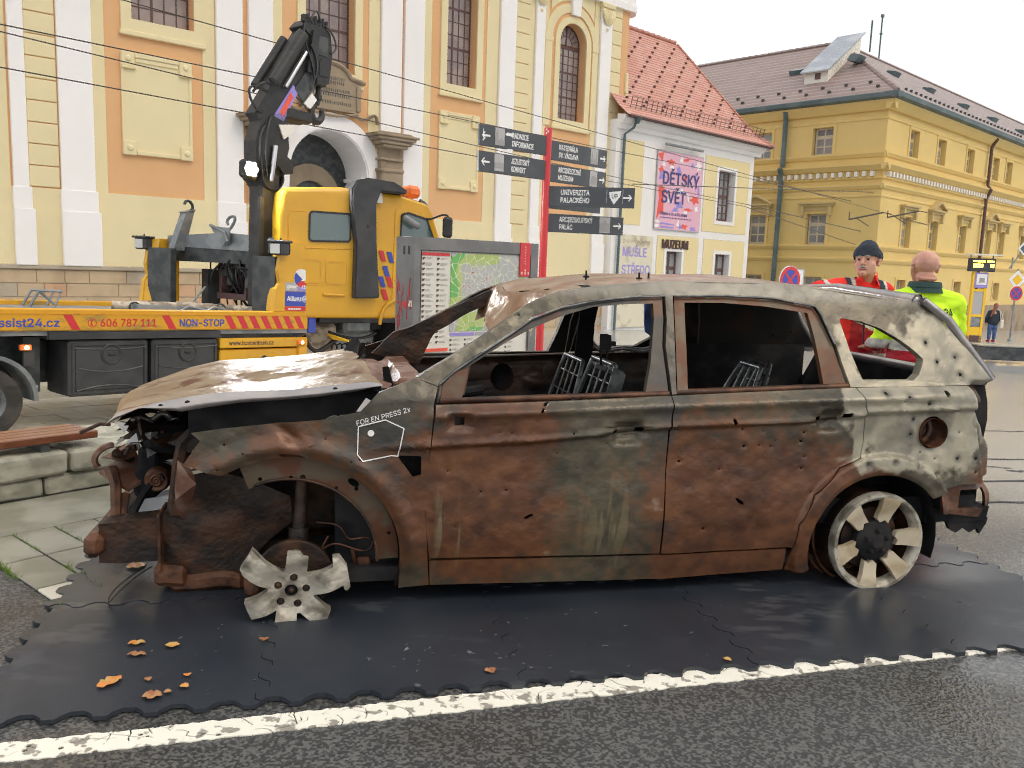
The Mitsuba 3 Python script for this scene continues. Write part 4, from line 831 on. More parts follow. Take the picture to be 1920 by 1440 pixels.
# frame, tank and hoses under the cab
def tp(name, mesh, m, smooth=False, parent=None, **kw): return part(parent or tt_, name, mesh, M[m], TR, smooth, **kw)
tp('frame_beam', cat(bx(3.65, 6.3, .18, .32, 1.30, 1.44, .01), bx(3.9, 6.3, .14, .28, 1.12, 1.28, .01), bx(3.9, 5.3, .5, 1.6, 1.0, 1.4)), 'steeldark')
tp('crane_foot', cat(bx(3.64, 3.96, .08, .6, 1.22, 1.54, .02), bx(3.62, 3.74, -.01, .12, 1.0, 1.25, .01)), 'blue')
tp('outrigger_marking', cat(bx(4.0, 4.03, .07, .09, 1.40, 1.50), bx(4.0, 4.03, .07, .09, 1.28, 1.36)), 'yelpaint')
tp('hydraulic_tank', bx(3.75, 4.35, .30, .8, .62, 1.10, .05), 'strap', 30)
tp('gearbox', cat(bx(4.5, 5.0, .34, .9, .95, 1.18, .05), bx(4.2, 5.2, .5, 1.2, .6, 1.0, .04)), 'steel', 30)
tp('air_line', cat(*[tube([(4.1 + .9 * t / 40, .2 + .04 * math.cos(t * 1.6), .80 + .04 * math.sin(t * 1.6)) for t in range(40)], .012, 5)], tube(smoothpath([(3.7, .2, .95), (3.9, .12, .75), (4.2, .15, .9), (4.5, .1, .7)], 16), .03, 6), tube(smoothpath([(4.1, .2, 1.0), (4.4, .1, .92), (4.9, .15, .98)], 12), .02, 6)), 'hose', True)
tp('step', hull([(4.0, .0, .98), (4.3, .0, .90), (4.0, .14, .98), (4.3, .14, .90), (4.3, .0, .87), (4.1, .1, .9)]), 'yelpaint')
tp('indicator', bx(5.12, 5.2, .06, .14, .80, .92, .02), 'lens_o', 30)
tp('lower_fairing', cat(bx(5.3, 6.2, .12, 2.3, .55, 1.2, .05), bx(4.2, 5.3, .6, 1.8, .5, 1.1)), 'black', 30)
tp('handrail', tube([(3.62, .06, 1.62), (3.9, .06, 1.60), (4.2, .05, 1.55), (4.95, .05, 1.58)], .022, 6), 'black')
tp('ladder', cat(bx(3.60, 3.66, .10, .20, 1.3, 2.42), bx(3.70, 3.84, .10, .20, 1.3, 2.44, .02), *[bx(3.62, 3.8, .12, .16, z, z + .03) for z in np.arange(1.45, 2.3, .16)]), 'steeldark')
# crane: column, knuckle, boom folded up with a hanging hook
CW = .60
def cp_(pl, w0, w1): return prism(rounded(pl, .012), CW + w0, CW + w1)
col = tp('crane_column', cat(bx(3.19, 3.47, CW - .14, CW + .14, 1.3, 3.02, .02), bx(3.14, 3.24, CW - .17, CW - .05, 1.3, 2.7, .02), lathe([(.16, -.2), (.19, 0), (.16, .2)], (3.33, CW, 2.95), 'y', 20)), 'black', 30)
tp('ram', cat(cyl((3.31, CW - .17, 2.9), (3.36, CW - .17, 3.35), .035, 12)), 'chrome', True, parent=col)
tp('knuckle', cat(cp_([(3.12, 2.95), (3.10, 3.38), (3.18, 3.66), (3.55, 3.82), (3.60, 3.35), (3.50, 3.0), (3.30, 2.88)], -.13, .13), cp_([(3.5, 3.0), (3.72, 3.05), (3.72, 3.2), (3.55, 3.3)], -.06, .06), bx(3.05, 3.2, CW - .1, CW + .1, 2.88, 3.1, .03)), 'black', 30)
boom = tp('crane_boom', cat(cp_([(3.10, 3.72), (3.20, 3.60), (3.62, 3.98), (4.02, 4.55), (3.98, 5.0), (3.86, 5.03)], -.11, .11), bx(3.55, 3.95, CW - .16, CW + .16, 3.72, 3.86, .03)), 'black', 30)
tp('boom_ram', cat(cyl((3.30, CW - .20, 4.12), (3.72, CW - .20, 4.80), .075, 14), cyl((3.28, CW + .18, 4.1), (3.70, CW + .18, 4.78), .06, 12)), 'black', 40, parent=boom)
tp('boom_rod', cyl((3.50, CW - .16, 4.10), (3.80, CW - .16, 4.60), .032, 10), 'chrome', True, parent=boom)
tp('boom_panel', prism([(3.66, 4.12), (3.90, 4.46), (3.97, 4.18), (3.80, 3.97)], CW - .135, CW - .112), 'steeldark', parent=boom)
tp('sign_plate', prism([(3.36, 3.72), (3.50, 3.68), (3.72, 4.08), (3.64, 4.16)], CW - .13, CW - .112), 'lilac', parent=boom)
tp('sign_plate_print', prism([(3.44, 3.78), (3.50, 3.74), (3.64, 4.0), (3.60, 4.06)], CW - .134, CW - .1305), 'orangered', parent=boom)
tp('label_plate', cat(prism([(3.78, 3.95), (3.88, 3.90), (3.98, 4.03), (3.90, 4.10)], CW - .18, CW - .165)), 'wht', parent=boom)
tp('label_plate', cat(prism([(3.42, 3.62), (3.66, 3.66), (3.64, 3.56), (3.5, 3.45)], CW - .16, CW - .135)), 'paper', parent=boom)
jib = tp('crane_jib', cat(cp_([(3.74, 4.92), (3.82, 5.02), (4.05, 5.03), (4.20, 4.92), (4.24, 4.66), (4.20, 4.28), (4.02, 4.24), (3.98, 4.5), (3.93, 4.8)], -.14, .14), cp_([(3.82, 4.36), (3.96, 4.36), (4.0, 4.9), (3.90, 4.9)], -.18, -.1), bx(3.98, 4.14, CW - .17, CW + .1, 4.23, 4.32, .01), *[bx(3.76 + .06 * i, 3.79 + .06 * i, CW - .15, CW - .08, 4.98, 5.07 + .02 * (i % 2), .006) for i in range(7)]), 'black', 30)
tp('jib_panel', rz_ := prism([(3.95, 4.86), (4.16, 4.86), (4.16, 4.62), (4.0, 4.62)], CW - .150, CW - .142), 'steeldark', parent=jib)
tp('jib_recess', prism(Point(4.11, 4.52).buffer(.075).union(sbox(4.03, 4.36, 4.19, 4.52)), CW - .149, CW - .1415), 'hose', parent=jib)
tp('jib_pipes', cat(*[tube(smoothpath(q, 16), .013, 5) for q in ([(3.86, CW - .16, 5.0), (3.93, CW - .18, 5.14), (4.02, CW - .16, 5.02)], [(4.1, CW - .15, 5.0), (4.22, CW - .17, 4.9), (4.27, CW - .16, 4.74), (4.2, CW - .15, 4.68)], [(3.78, CW - .15, 4.95), (3.82, CW - .19, 4.6), (3.92, CW - .19, 4.3), (3.9, CW - .15, 4.15)], [(3.7, CW - .17, 4.86), (3.62, CW - .17, 4.72), (3.72, CW - .15, 4.66)], [(3.85, CW - .19, 4.7), (3.95, CW - .2, 4.5), (3.93, CW - .19, 4.28)])]), 'steeldark', True, parent=jib)
tp('hose_loop', cat(*[tube(smoothpath(q, 18), .016, 6) for q in ([(3.20, CW - .12, 3.75), (3.02, CW - .16, 3.82), (2.98, CW - .16, 3.98), (3.16, CW - .12, 4.02), (3.34, CW - .1, 3.98)], [(3.04, CW - .14, 3.95), (3.12, CW - .2, 4.06), (3.3, CW - .14, 4.08)], [(3.25, CW - .15, 3.6), (3.12, CW - .2, 3.4), (3.14, CW - .2, 3.1), (3.2, CW - .16, 2.9)], [(3.3, CW - .15, 3.7), (3.22, CW - .2, 3.5), (3.2, CW - .2, 3.2), (3.26, CW - .16, 2.95)])]), 'hose', True, parent=boom)
hk = tp('crane_hook', cat(tube([(4.10, CW - .05, 4.27), (4.09, CW - .05, 4.10), (4.07, CW - .05, 4.0)], [.03, .045, .04], 8), bx(4.05, 4.13, CW - .10, CW, 4.05, 4.14, .015), tube([(4.075 + .088 * math.cos(a), CW - .05, 3.885 + .10 * math.sin(a)) for a in np.linspace(1.75, 1.75 + 5.2, 26)], [.034 + .018 * math.sin(math.pi * i / 25) for i in range(26)], 8)), 'black', 40)
lk = tp('led_work_lamp', cat(bx(2.84, 3.06, CW - .28, CW - .15, 2.89, 3.11, .03), tube([(3.0, CW - .18, 3.0), (3.25, CW - .10, 2.98)], .025, 6)), 'black', 30)
# the lamp is lit: seven LEDs behind one lens, aimed at the wreck
key = nm(lk + '__led_array')
leds = []
for i, (a, b) in enumerate([(0, 0)] + [(.064 * math.cos(t), .064 * math.sin(t)) for t in np.arange(6) * math.pi / 3]):
    leds.append(lathe([(.0, -.014), (.020, -.011), (.032, .0)], (2.95 + a, CW - .282, 3.0 + b), 'y', 12))
scene[key] = mikit.ply(TR(cat(*leds)), M['lamp_glass'], emitter={'type': 'area', 'radiance': rgb((330, 350, 370))}); labels[key] = {'kind': 'stuff', 'label': 'seven lit white lamp diodes'}
# ================================================================ burnt-out car
ARF, ARR = (-.01, .24), (2.708, .24)
_cd, _cn, _co = CAR.d, CAR.n, CAR.o
def uvz(p):
    x, y = p.x - float(_co[0]), p.y - float(_co[1])
    return x * float(_cd[0]) + y * float(_cd[1]), x * float(_cn[0]) + y * float(_cn[1]), p.z
def gb(u, z, cu, cz, ru, rz): return dr.exp(-(dr.square((u - cu) / ru) + dr.square((z - cz) / rz)))
def burnt(p, n, uv):
    u, v, z = uvz(p)
    n1 = FB(p.x * 4.5, p.y * 4.5, p.z * 4.5, 5); n2 = FB(p.x * 17 + 3, p.y * 17, p.z * 17, 4); n3 = FB(u * 30 + v * 9, v * 3, p.z * 3.0, 3); n4 = N(p.x * 2.1 + 5, p.y * 2.1, p.z * 2.1)
    olive = MX((.036, .032, .021), (.125, .105, .066), SS(.2, .8, n2 * .6 + n1 * .4))
    olive = MX(olive, (.032, .035, .036), gb(u, z, .40, .74, .30, .16) * .75 + gb(u, z, 1.62, .9, .10, .9) * .6)
    rust = MX((.062, .021, .009), (.165, .064, .023), SS(.25, .75, n2 * .55 + n1 * .45))
    r = gb(u, z, .80, .42, .34, .40) * .95 + gb(u, z, 2.05, .45, .50, .38) * 1.0 + gb(u, z, 2.6, .5, .35, .2) * .5 + gb(u, z, .02, .45, .62, .27) * .75 + gb(u, z, .85, .82, .30, .14) * .7 + gb(u, z, 1.95, .12, .5, .14) * .6 + gb(u, z, -.02, .78, .16, .10) * .55 + gb(u, z, -.6, .3, .4, .4) * .9 + gb(u, z, 3.40, .42, .22, .20) * 1.0 + gb(u, z, 1.72, .7, .2, .3) * .25
    m = SS(.20, .72, r + (n1 - .5) * .5 + (n2 - .5) * .6 + (n3 - .5) * .35)
    c = MX(olive, rust, m)
    c = MX(c, (.19, .155, .085), SS(.58, .72, n3) * (gb(u, z, 1.40, .36, .17, .17) + gb(u, z, .62, .40, .06, .2) * 1.0 + gb(u, z, .70, .3, .05, .12)) * .7)
    cream = MX((.46, .41, .29), (.27, .26, .21), n2)
    q = gb(u, z, 2.86, .93, .36, .13) * 1.2 + gb(u, z, 2.78, .80, .24, .12) * 1.0 + gb(u, z, 3.08, 1.15, .30, .26) * 1.25 + gb(u, z, 3.05, .68, .3, .2) * .62 + gb(u, z, 2.75, .64, .32, .06) * .55 + gb(u, z, 2.50, .91, .05, .08) * .9 + gb(u, z, 2.575, .72, .022, .10) * 1.6 + gb(u, z, 2.53, 1.12, .06, .2) * .8
    q = q * SS(2.3, 2.42, u)
    c = MX(c, cream, SS(.40, .72, q + (n1 - .5) * 1.1 + (n2 - .5) * .9))
    hd_ = sum(gb(u, z, a_, b_, .020, .022) for a_, b_ in ((2.684, .957), (2.799, .943), (2.914, .91), (2.85, .835), (2.841, .762), (3.113, .64), (3.239, .633), (2.977, 1.186), (3.019, 1.097), (3.134, 1.119), (3.139, 1.038), (2.613, .623), (2.751, .631), (2.885, .61)))
    c = MX(c, (.04, .04, .038), dr.minimum(hd_ * .85, .9))
    c = MX(c, (.045, .047, .048), SS(.50, .66, FB(p.x * 6 + 11, p.y * 6, p.z * 4.2, 5)) * gb(u, z, 2.98, .80, .55, .42) * .55)
    roof = SS(1.34, 1.40, z) * SS(.9, 1.2, u) * SS(.95, .6, SS(.26, .40, v))
    c = MX(c, MX((.13, .13, .115), (.27, .265, .235), n1), roof * SS(.3, .55, n2 * .5 + n4 * .5) * .9)
    c = MX(c, (.30, .27, .20), gb(u, z, .85, 1.2, .35, .25) * SS(1.0, 1.1, z) * SS(.45, .65, n2) * .6)
    return MX(c, c * .72, SS(.5, .85, n4) * .7)
def burnt_rough(p, n, uv):
    u, v, z = uvz(p)
    return .30 + .32 * FB(p.x * 9, p.y * 9, p.z * 9, 3) - .06 * SS(.8, 1.0, z)
M['car'] = mat('car', burnt, burnt_rough, metal=.30, spec=.6, coat=.55, bump=lambda p, n, uv: FB(p.x * 60, p.y * 60, p.z * 60, 3) + 3 * FB(p.x * 14, p.y * 14, p.z * 14, 2), scale=.0018)
M['hood'] = mat('hood', lambda p, n, uv: MX(MX((.25, .165, .10), (.42, .33, .215), FB(p.x * 5, p.y * 9, 1.0, 4)), (.16, .07, .035), SS(.55, .75, FB(p.x * 9 + 7, p.y * 9, 2.0, 4))), lambda p, n, uv: .24 + .3 * FB(p.x * 12, p.y * 12, 0, 3), metal=.7, bump=B(45, 3), scale=.003)
M['flange'] = mat('flange', fleck((.30, .29, .29), (.42, .39, .37), 8), .25, metal=.6, bump=B(40), scale=.002)
M['rust'] = mat('rust', fleck((.035, .014, .008), (.13, .055, .027), 14, .3, .7, 4), .5, metal=.2, bump=B(70), scale=.003)
M['rustdark'] = mat('rustdark', fleck((.014, .009, .007), (.075, .034, .017), 10, .35, .75, 4), .55, metal=.2, bump=B(60), scale=.004)
M['rustpink'] = mat('rustpink', fleck((.24, .15, .115), (.13, .055, .033), 14), .4, metal=.3)
M['soot'] = mat('soot', fleck((.010, .011, .013), (.028, .027, .027), 7), .8, spec=.2, bump=B(60), scale=.003)
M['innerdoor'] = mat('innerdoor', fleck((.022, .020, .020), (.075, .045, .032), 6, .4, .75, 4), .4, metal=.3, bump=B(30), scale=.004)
M['ashsteel'] = mat('ashsteel', fleck((.10, .11, .115), (.20, .21, .21), 20), .4, metal=.5)
M['alloy'] = mat('alloy', fleck((.17, .155, .12), (.46, .43, .36), 15, .3, .62, 4), .45, metal=.35, bump=B(60), scale=.004)
M['alloytan'] = mat('alloytan', fleck((.36, .29, .18), (.52, .45, .33), 9, .3, .6, 4), .55, metal=.2)
car = thing('burnt_car', 'burnt-out rusty estate car without glass or tyres, riddled with holes, standing on black mats', 'car')
def cpt(name, mesh, m, smooth=False, parent=None, **kw): return part(parent or car, name, mesh, M[m], CAR, smooth, **kw)
CREASE = ([.3, .558, .997, 1.596, 2.241, 2.566, 2.587, 3.086, 3.5], [.72, .724, .742, .80, .82, .848, .861, .878, .88])
HOLES = [(2.684, .957, .0072), (2.799, .943, .0064), (2.776, .921, .0048), (2.914, .91, .0072), (3.086, .874, .0064), (2.85, .835, .0056), (2.841, .762, .0056), (2.903, .675, .0048), (3.113, .64, .0064), (3.113, .769, .0048), (3.239, .633, .0072), (3.25, .564, .0064), (2.978, .645, .004), (2.977, 1.186, .0072), (3.019, 1.097, .0072), (3.134, 1.119, .0056), (3.139, 1.038, .0072), (3.362, .494, .008), (1.971, .794, .0048), (2.072, .785, .0032), (2.282, .776, .0056), (1.987, .714, .0064), (2.06, .718, .004), (2.121, .712, .0048), (2.138, .739, .0032), (2.271, .733, .0064), (2.297, .66, .004), (2.287, .606, .0048), (1.872, .609, .004), (2.062, .555, .0024), (1.821, .329, .0064), (1.728, .531, .0032), (2.345, .489, .0032), (2.353, .904, .004), (2.424, .886, .004), (.851, .79, .0032), (.905, .785, .0032), (1.174, .783, .0048), (1.109, .694, .0032), (.785, .527, .0048), (.894, .532, .0048), (1.677, .647, .0064), (1.203, .629, .0024), (.959, 1.273, .0056), (1.329, .735, .0024), (.679, .373, .0032), (.726, .425, .0024), (.637, .622, .004), (-.252, .75, .0048), (-.181, .716, .0032), (-.279, .652, .0048), (.135, .769, .0032), (.355, .621, .0024), (.274, .685, .0048), (.238, .677, .004)]
SLITS = [(1.921, .83, .009, .018, 20), (1.986, .456, .026, .008, -35), (1.052, .909, .014, .008, 30), (1.032, .884, .012, .007, 60), (.998, .412, .024, .007, 25), (.007, .700, .055, .010, -8), (3.011, .957, .012, .016, 10)]
DENTS = [(2.613, .623), (2.751, .631), (2.885, .61), (2.988, .564), (3.04, .524)]
hl = [Point(u, z).buffer(r, 4) for u, z, r in HOLES] + [affinity.rotate(affinity.scale(Point(u, z).buffer(1, 5), a, b), t) for u, z, a, b, t in SLITS]
hl = [Polygon([(x + rnd.gauss(0, .0012), y + rnd.gauss(0, .0012)) for x, y in h.exterior.coords[:-1]]).buffer(0) for h in hl]
HOLEU = unary_union(hl)
def bodyV(u, z, smooth=False):
    v = np.full_like(u, -.03)
    v += np.where(z < .6, .25 * (.6 - z) ** 2, 0) + np.where(z > .93, .5 * (z - .93), 0)
    v += np.where(u < -.2, .30 * (-.2 - u) ** 2, 0) + np.where(u > 2.9, .35 * (u - 2.9) ** 2, 0)
    if smooth: return v
    zc = np.interp(u, *CREASE)
    v += .020 * sst(.008, -.008, z - zc) * sst(zc - .5, zc - .1, z) * sst(.30, .5, u) - .006 * np.exp(-((z - zc - .012) / .015) ** 2) * sst(.3, .5, u)
    rr = np.hypot(u - ARR[0], z - ARR[1]); v -= .030 * sst(.435, .415, rr) * sst(.30, .36, rr)
    rf = np.hypot(u - ARF[0], z - ARF[1]); v -= .022 * np.exp(-((rf - .50) / .035) ** 2) * sst(.1, .3, z)
    belt = .905 + (u - .58) * .038
    v += (.026 * sst(belt - .042, belt + .004, z) - .012 * np.exp(-((z - belt + .045) / .02) ** 2)) * sst(.50, .62, u) * sst(3.22, 3.1, u)
    v += .05 * np.clip(zc - z, 0, .5) * sst(.30, .5, u) * sst(3.0, 2.5, u)
    v += .024 * np.exp(-((u + .02 - (z - .80) * -.9) / .03) ** 2) * np.exp(-((z - .78) / .06) ** 2)       # crease in the wing
    for hu, hz in ((1.424, .78), (2.41, .83)):
        v += .034 * np.exp(-(((u - hu) / .060) ** 6 + ((z - hz) / .048) ** 6)) + .010 * np.exp(-(((u - hu) / .105) ** 8 + ((z - hz - .008) / .022) ** 8))
    v += .020 * np.exp(-(((u - .681) / .050) ** 6 + ((z - .836) / .036) ** 6))
    v += .012 * np.exp(-(((u - 2.96) / .088) ** 6 + ((z - .77) / .090) ** 6))
    for hu, hz, r in HOLES: v += .006 * (r / .006) * np.exp(-((u - hu) ** 2 + (z - hz) ** 2) / .013 ** 2)
    for hu, hz in DENTS: v += .012 * np.exp(-((u - hu) ** 2 + (z - hz) ** 2) / .016 ** 2)
    p = np.stack([u * 2.6, z * 2.6, u * 0 + 1.5], -1)
    v += .022 * (meshkit.fbm(p, 2, 3) - .5) + .008 * (meshkit.fbm(p * 5, 2, 9) - .5)
    v += np.where(u > 2.55, .045 * (meshkit.fbm(p * 3.1 + 4, 2, 5) - .5), 0) * sst(2.55, 3.1, u) * sst(1.1, .95, z)
    # folded tail end of the rear quarter
    v += .05 * sst(0, .05, u - (3.16 + (.99 - z) * .30)) * sst(.42, .5, z) * sst(1.02, .98, z)
    return v
WID = 1.78
def skin(poly, th, res, inset=0.0, far=False, cut=True):
    p = (poly if hasattr(poly, 'geom_type') else Polygon(poly)).buffer(0)
    if cut: p = p.difference(HOLEU)
    def fn(v):
        w = bodyV(v[:, 0], v[:, 2]) + v[:, 1] + inset
        if far: w = WID - w
        return np.stack([v[:, 0], w, v[:, 2]], 1)
    m = warp_sheet(p, th, res, fn)
    if far: m.faces = m.faces[:, ::-1]
    return m
fender = [(-.38, .796), (-.251, .816), (-.09, .833), (.115, .847), (.272, .881), (.344, .959), (.497, 1.015), (.593, .977), (.574, .907), (.559, .683), (.551, .454), (.565, .26), (.579, .1), (.443, .094)] + [(ARF[0] + .455 * math.cos(a), ARF[1] + .455 * math.sin(a)) for a in np.linspace(-.03, 2.0, 18)] + [(-.265, .624), (-.413, .666), (-.345, .765)]
vent = Polygon([(.436, .688), (.519, .684), (.521, .612), (.495, .606)]).buffer(.006)
fdoor = [(.58, .905), (1.1, .922), (1.623, .945), (1.616, .812), (1.616, .571), (1.623, .321), (1.628, .209), (.571, .23), (.554, .359), (.543, .524), (.558, .706)]
rdoor = [(1.623, .945), (2.1, .965), (2.547, .982), (2.587, .856), (2.595, .73), (2.584, .651), (2.48, .605), (2.357, .48), (2.296, .337), (2.285, .215), (1.633, .207), (1.616, .571)]
sill = [(.571, .222), (1.628, .203), (2.264, .211), (2.273, .095), (1.646, .075), (.579, .1)]
quarter = [(2.547, .982), (2.75, .988), (3.161, .992), (3.258, .853), (3.33, .76), (3.38, .68), (3.40, .53), (3.30, .50), (3.17, .508), (3.06, .49)] + [(ARR[0] + .345 * math.cos(a), ARR[1] + .33 * math.sin(a)) for a in np.linspace(.70, math.pi + .45, 22)] + [(2.363, .082), (2.28, .089), (2.285, .22), (2.296, .337), (2.357, .48), (2.48, .605), (2.584, .651), (2.595, .73), (2.587, .856)]
fdframe = [(.58, .905), (.6, .987), (.667, 1.04), (.796, 1.12), (.929, 1.2), (1.019, 1.259), (1.156, 1.31), (1.292, 1.338), (1.478, 1.362), (1.648, 1.373), (1.641, 1.268), (1.62, 1.152), (1.623, .945)]
fdopen = [(.693, .929), (.724, 1.055), (.891, 1.153), (1.013, 1.215), (1.152, 1.271), (1.309, 1.316), (1.466, 1.331), (1.594, 1.337), (1.59, 1.267), (1.55, 1.084), (1.51, .956)]
rdframe = [(1.695, 1.372), (1.958, 1.381), (2.193, 1.376), (2.409, 1.344), (2.432, 1.306), (2.475, 1.174), (2.515, .984), (1.653, .95)]
rdopen = [(1.748, 1.345), (1.952, 1.348), (2.148, 1.338), (2.372, 1.312), (2.384, 1.187), (2.39, .99), (1.711, .967)]
qopen = Polygon([(2.528, 1.293), (2.644, 1.278), (2.74, 1.248), (2.834, 1.196), (2.895, 1.153), (2.94, 1.11), (2.897, 1.04), (2.858, 1.013), (2.591, 1.012), (2.574, 1.07), (2.551, 1.148)]).buffer(-.012).buffer(.012)
APO = [(.499, 1.015), (.619, 1.077), (.757, 1.158), (.887, 1.239), (.98, 1.303), (1.052, 1.341), (1.163, 1.381), (1.299, 1.404), (1.486, 1.425), (1.676, 1.441), (1.811, 1.445), (2.169, 1.451), (2.371, 1.439), (2.574, 1.42), (2.777, 1.396), (2.991, 1.378), (3.109, 1.291), (3.178, 1.191), (3.277, 1.08), (3.336, 1.007), (3.30, .985), (3.161, .992), (2.547, .982)]
upper = Polygon(APO + [(1.653, .95), (1.623, .947), (.593, .977)]).buffer(0)
FD, RD = Polygon(fdframe), Polygon(rdframe)
upper = upper.difference(FD.buffer(.004)).difference(RD.buffer(.004)).difference(qopen)
mirror_hole = sbox(.661, .818, .703, .855); hh = [Polygon(q) for q in ([(1.352, .772), (1.378, .776), (1.378, .796), (1.352, .792)], [(1.462, .782), (1.498, .785), (1.498, .80), (1.490, .808), (1.462, .803)], [(2.322, .832), (2.350, .836), (2.350, .856), (2.322, .850)], [(2.468, .842), (2.514, .848), (2.514, .864), (2.505, .870), (2.468, .864)])]
cutp = lambda p, *h: Polygon(p).buffer(-.0022).difference(unary_union(list(h)))
pf = cpt('wing', skin(cutp(fender, vent), .012, .016), 'car', 40)
d1 = cpt('front_door', skin(cutp(fdoor, mirror_hole, *hh[:2]), .014, .011), 'car', 40)
d2 = cpt('rear_door', skin(cutp(rdoor, *hh[2:]), .014, .011), 'car', 40)
cpt('sill', skin(cutp(sill), .03, .03), 'car', 40)
fuel = affinity.scale(Point(2.96, .77).buffer(1, 12), .072, .078)
rq = cpt('rear_quarter', skin(cutp(quarter, fuel), .012, .012), 'car', 40)
cpt('body_frame', skin(upper.buffer(-.001), .05, .018), 'car', 40)
M['frame_rust'] = mat('frame_rust', fleck((.10, .042, .022), (.10, .075, .05), 9, .4, .6, 4), .4, metal=.3)
M['frame_grey'] = mat('frame_grey', fleck((.045, .044, .041), (.085, .045, .03), 6, .5, .75, 4), .35, metal=.3)
cpt('window_frame', skin(FD.buffer(-.006).difference(Polygon(fdopen)), .03, .02, .014, cut=False), 'frame_grey', 40, parent=d1)
cpt('window_post', cat(tube([(.70, .07, .935), (.735, .13, 1.065)], .012, 6), skin([(.60, .915), (.69, .925), (.725, 1.052), (.67, 1.035), (.615, .985)], .02, .03, .006, cut=False)), 'frame_rust', 30, parent=d1)
cpt('window_frame', skin(RD.buffer(-.006).difference(Polygon(rdopen)), .03, .02, .014, cut=False), 'frame_rust', 40, parent=d2)
cpt('window_seal', cat(*[tube([(u, float(bodyV(np.array([u]), np.array([z]))[0]) - .004, z) for u, z in q], .005, 5) for q in (fdframe[1:10], rdframe[:6])]), 'ashsteel', True)
for pts in ([(.60, .93), (1.1, .945), (1.62, .962)], [(1.64, .963), (2.1, .982), (2.53, 1.0)]):
    cpt('window_ledge', tube([(u, float(bodyV(np.array([u]), np.array([z]))[0]) + .012, z - .012) for u, z in pts], .013, 6), 'rust', True)
# inner skins that darken the holes, and the far side
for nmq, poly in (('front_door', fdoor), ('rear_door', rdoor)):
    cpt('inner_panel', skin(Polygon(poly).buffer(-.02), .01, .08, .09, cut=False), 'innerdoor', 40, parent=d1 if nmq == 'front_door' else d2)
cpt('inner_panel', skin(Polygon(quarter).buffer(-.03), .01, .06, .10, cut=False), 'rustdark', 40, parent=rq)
cpt('filler_neck', cat(lathe([(.072, -.02), (.066, .05), (.03, .07), (.0, .07)], (2.96, .0, .77), 'y', 24), tube(smoothpath([(2.93, .03, .72), (2.96, .02, .77), (2.95, .03, .83)], 10), .014, 6)), 'rust', True, parent=rq)
cpt('roof_pillars', skin(upper.union(qopen).buffer(-.002), .06, .03, 0, True), 'frame_grey', 40)
hole2 = affinity.scale(Point(1.22, .79).buffer(1, 10), .075, .085)
f1 = cpt('far_front_door', skin(Polygon(fdoor).buffer(-.003).difference(hole2), .10, .04, 0, True, False), 'innerdoor', 40)
cpt('window_frame', skin(FD.buffer(-.004).difference(Polygon(fdopen)), .05, .03, .01, True, False), 'frame_grey', 40, parent=f1)
cpt('outer_skin', skin(Polygon(fdoor).buffer(-.003), .01, .05, -.012, True, False), 'soot', 40, parent=f1)
f2 = cpt('far_rear_door', skin(Polygon(rdoor).buffer(-.003), .10, .04, 0, True, False), 'innerdoor', 40)
bent = Polygon([(1.80, 1.33), (1.95, 1.335), (2.08, 1.30), (2.17, 1.24), (2.20, 1.16), (2.16, 1.07), (2.08, 1.02), (1.80, 1.02)]).buffer(.02)
cpt('window_frame', skin(RD.buffer(-.004).difference(bent), .05, .03, .01, True, False), 'innerdoor', 40, parent=f2)
cpt('bent_seal', tube(smoothpath([(1.76, 1.60, 1.03), (1.82, 1.57, .985), (1.95, 1.55, 1.0), (2.08, 1.56, .985), (2.18, 1.58, 1.02), (2.24, 1.60, 1.10)], 20), .018, 6), 'flange', True, parent=f2)
cpt('far_quarter', skin(Polygon(quarter).buffer(-.003), .03, .05, 0, True, False), 'soot', 40)
cpt('far_inner_panel', bx(2.30, 3.25, 1.63, 1.65, .45, 1.03), 'soot')
cpt('far_wing', skin(Polygon(fender).buffer(-.003), .02, .05, 0, True, False), 'rustdark', 40)
cpt('far_sill', skin(sill, .03, .05, 0, True, False), 'rustdark', 40)
# roof, torn open and curled at the windscreen
ru = [q[0] for q in APO[5:16]]; rz_ = [q[1] for q in APO[5:16]]
rows = []
for i in range(60):
    row = []
    for j in range(34):
        t = j / 33; u = 1.06 + (2.99 - 1.06) * i / 59
        if i < 10: u += (.05 - .03 * t + .05 * math.sin(t * 9)) * (1 - i / 10)
        z = float(np.interp(u, ru, rz_)); w = .5 * (z - .93) - .03 + .02
        v = w + (WID - 2 * w) * t
        cr_ = .028 * math.sin(math.pi * t) ** .8
        d = .030 * (float(meshkit.fbm(np.array([u * 4, v * 3, 2.]), 3, 4)) - .5)
        curl = (.016 * math.sin(t * 11 + 1) + .010 * math.sin(t * 23)) * max(0, 1 - i / 7) * math.sin(math.pi * t)
        row.append((u, v, z + cr_ + d * math.sin(math.pi * t) - .006 + curl))
    rows.append(row)
M['roof_rust'] = mat('roof_rust', fleck((.27, .15, .085), (.36, .27, .19), 6, .35, .65, 4), .28, metal=.5, bump=B(30), scale=.004)
rf = cpt('roof', loft(rows), 'roof_rust', True)
r0 = rows[0]
lip = [[(p[0] - .03 * k, p[1], p[2] - .022 * k * k + .006 * math.sin(p[1] * 25 + k)) for p in r0] for k in range(4)]
cpt('torn_edge', loft(lip), 'roof_rust', True, parent=rf)
cpt('roof_lining', loft([[(p[0], p[1], p[2] - .03) for p in r] for r in rows[2::6]]), 'soot', True, parent=rf)
for u, v in ((1.36, .5), (1.60, .42), (1.66, .45), (2.05, .7)):
    cpt('bolt', cat(tube([(u, v, 1.43), (u, v, 1.475)], .005, 5), bx(u - .012, u + .012, v - .01, v + .01, 1.44, 1.45)), 'soot', parent=rf)
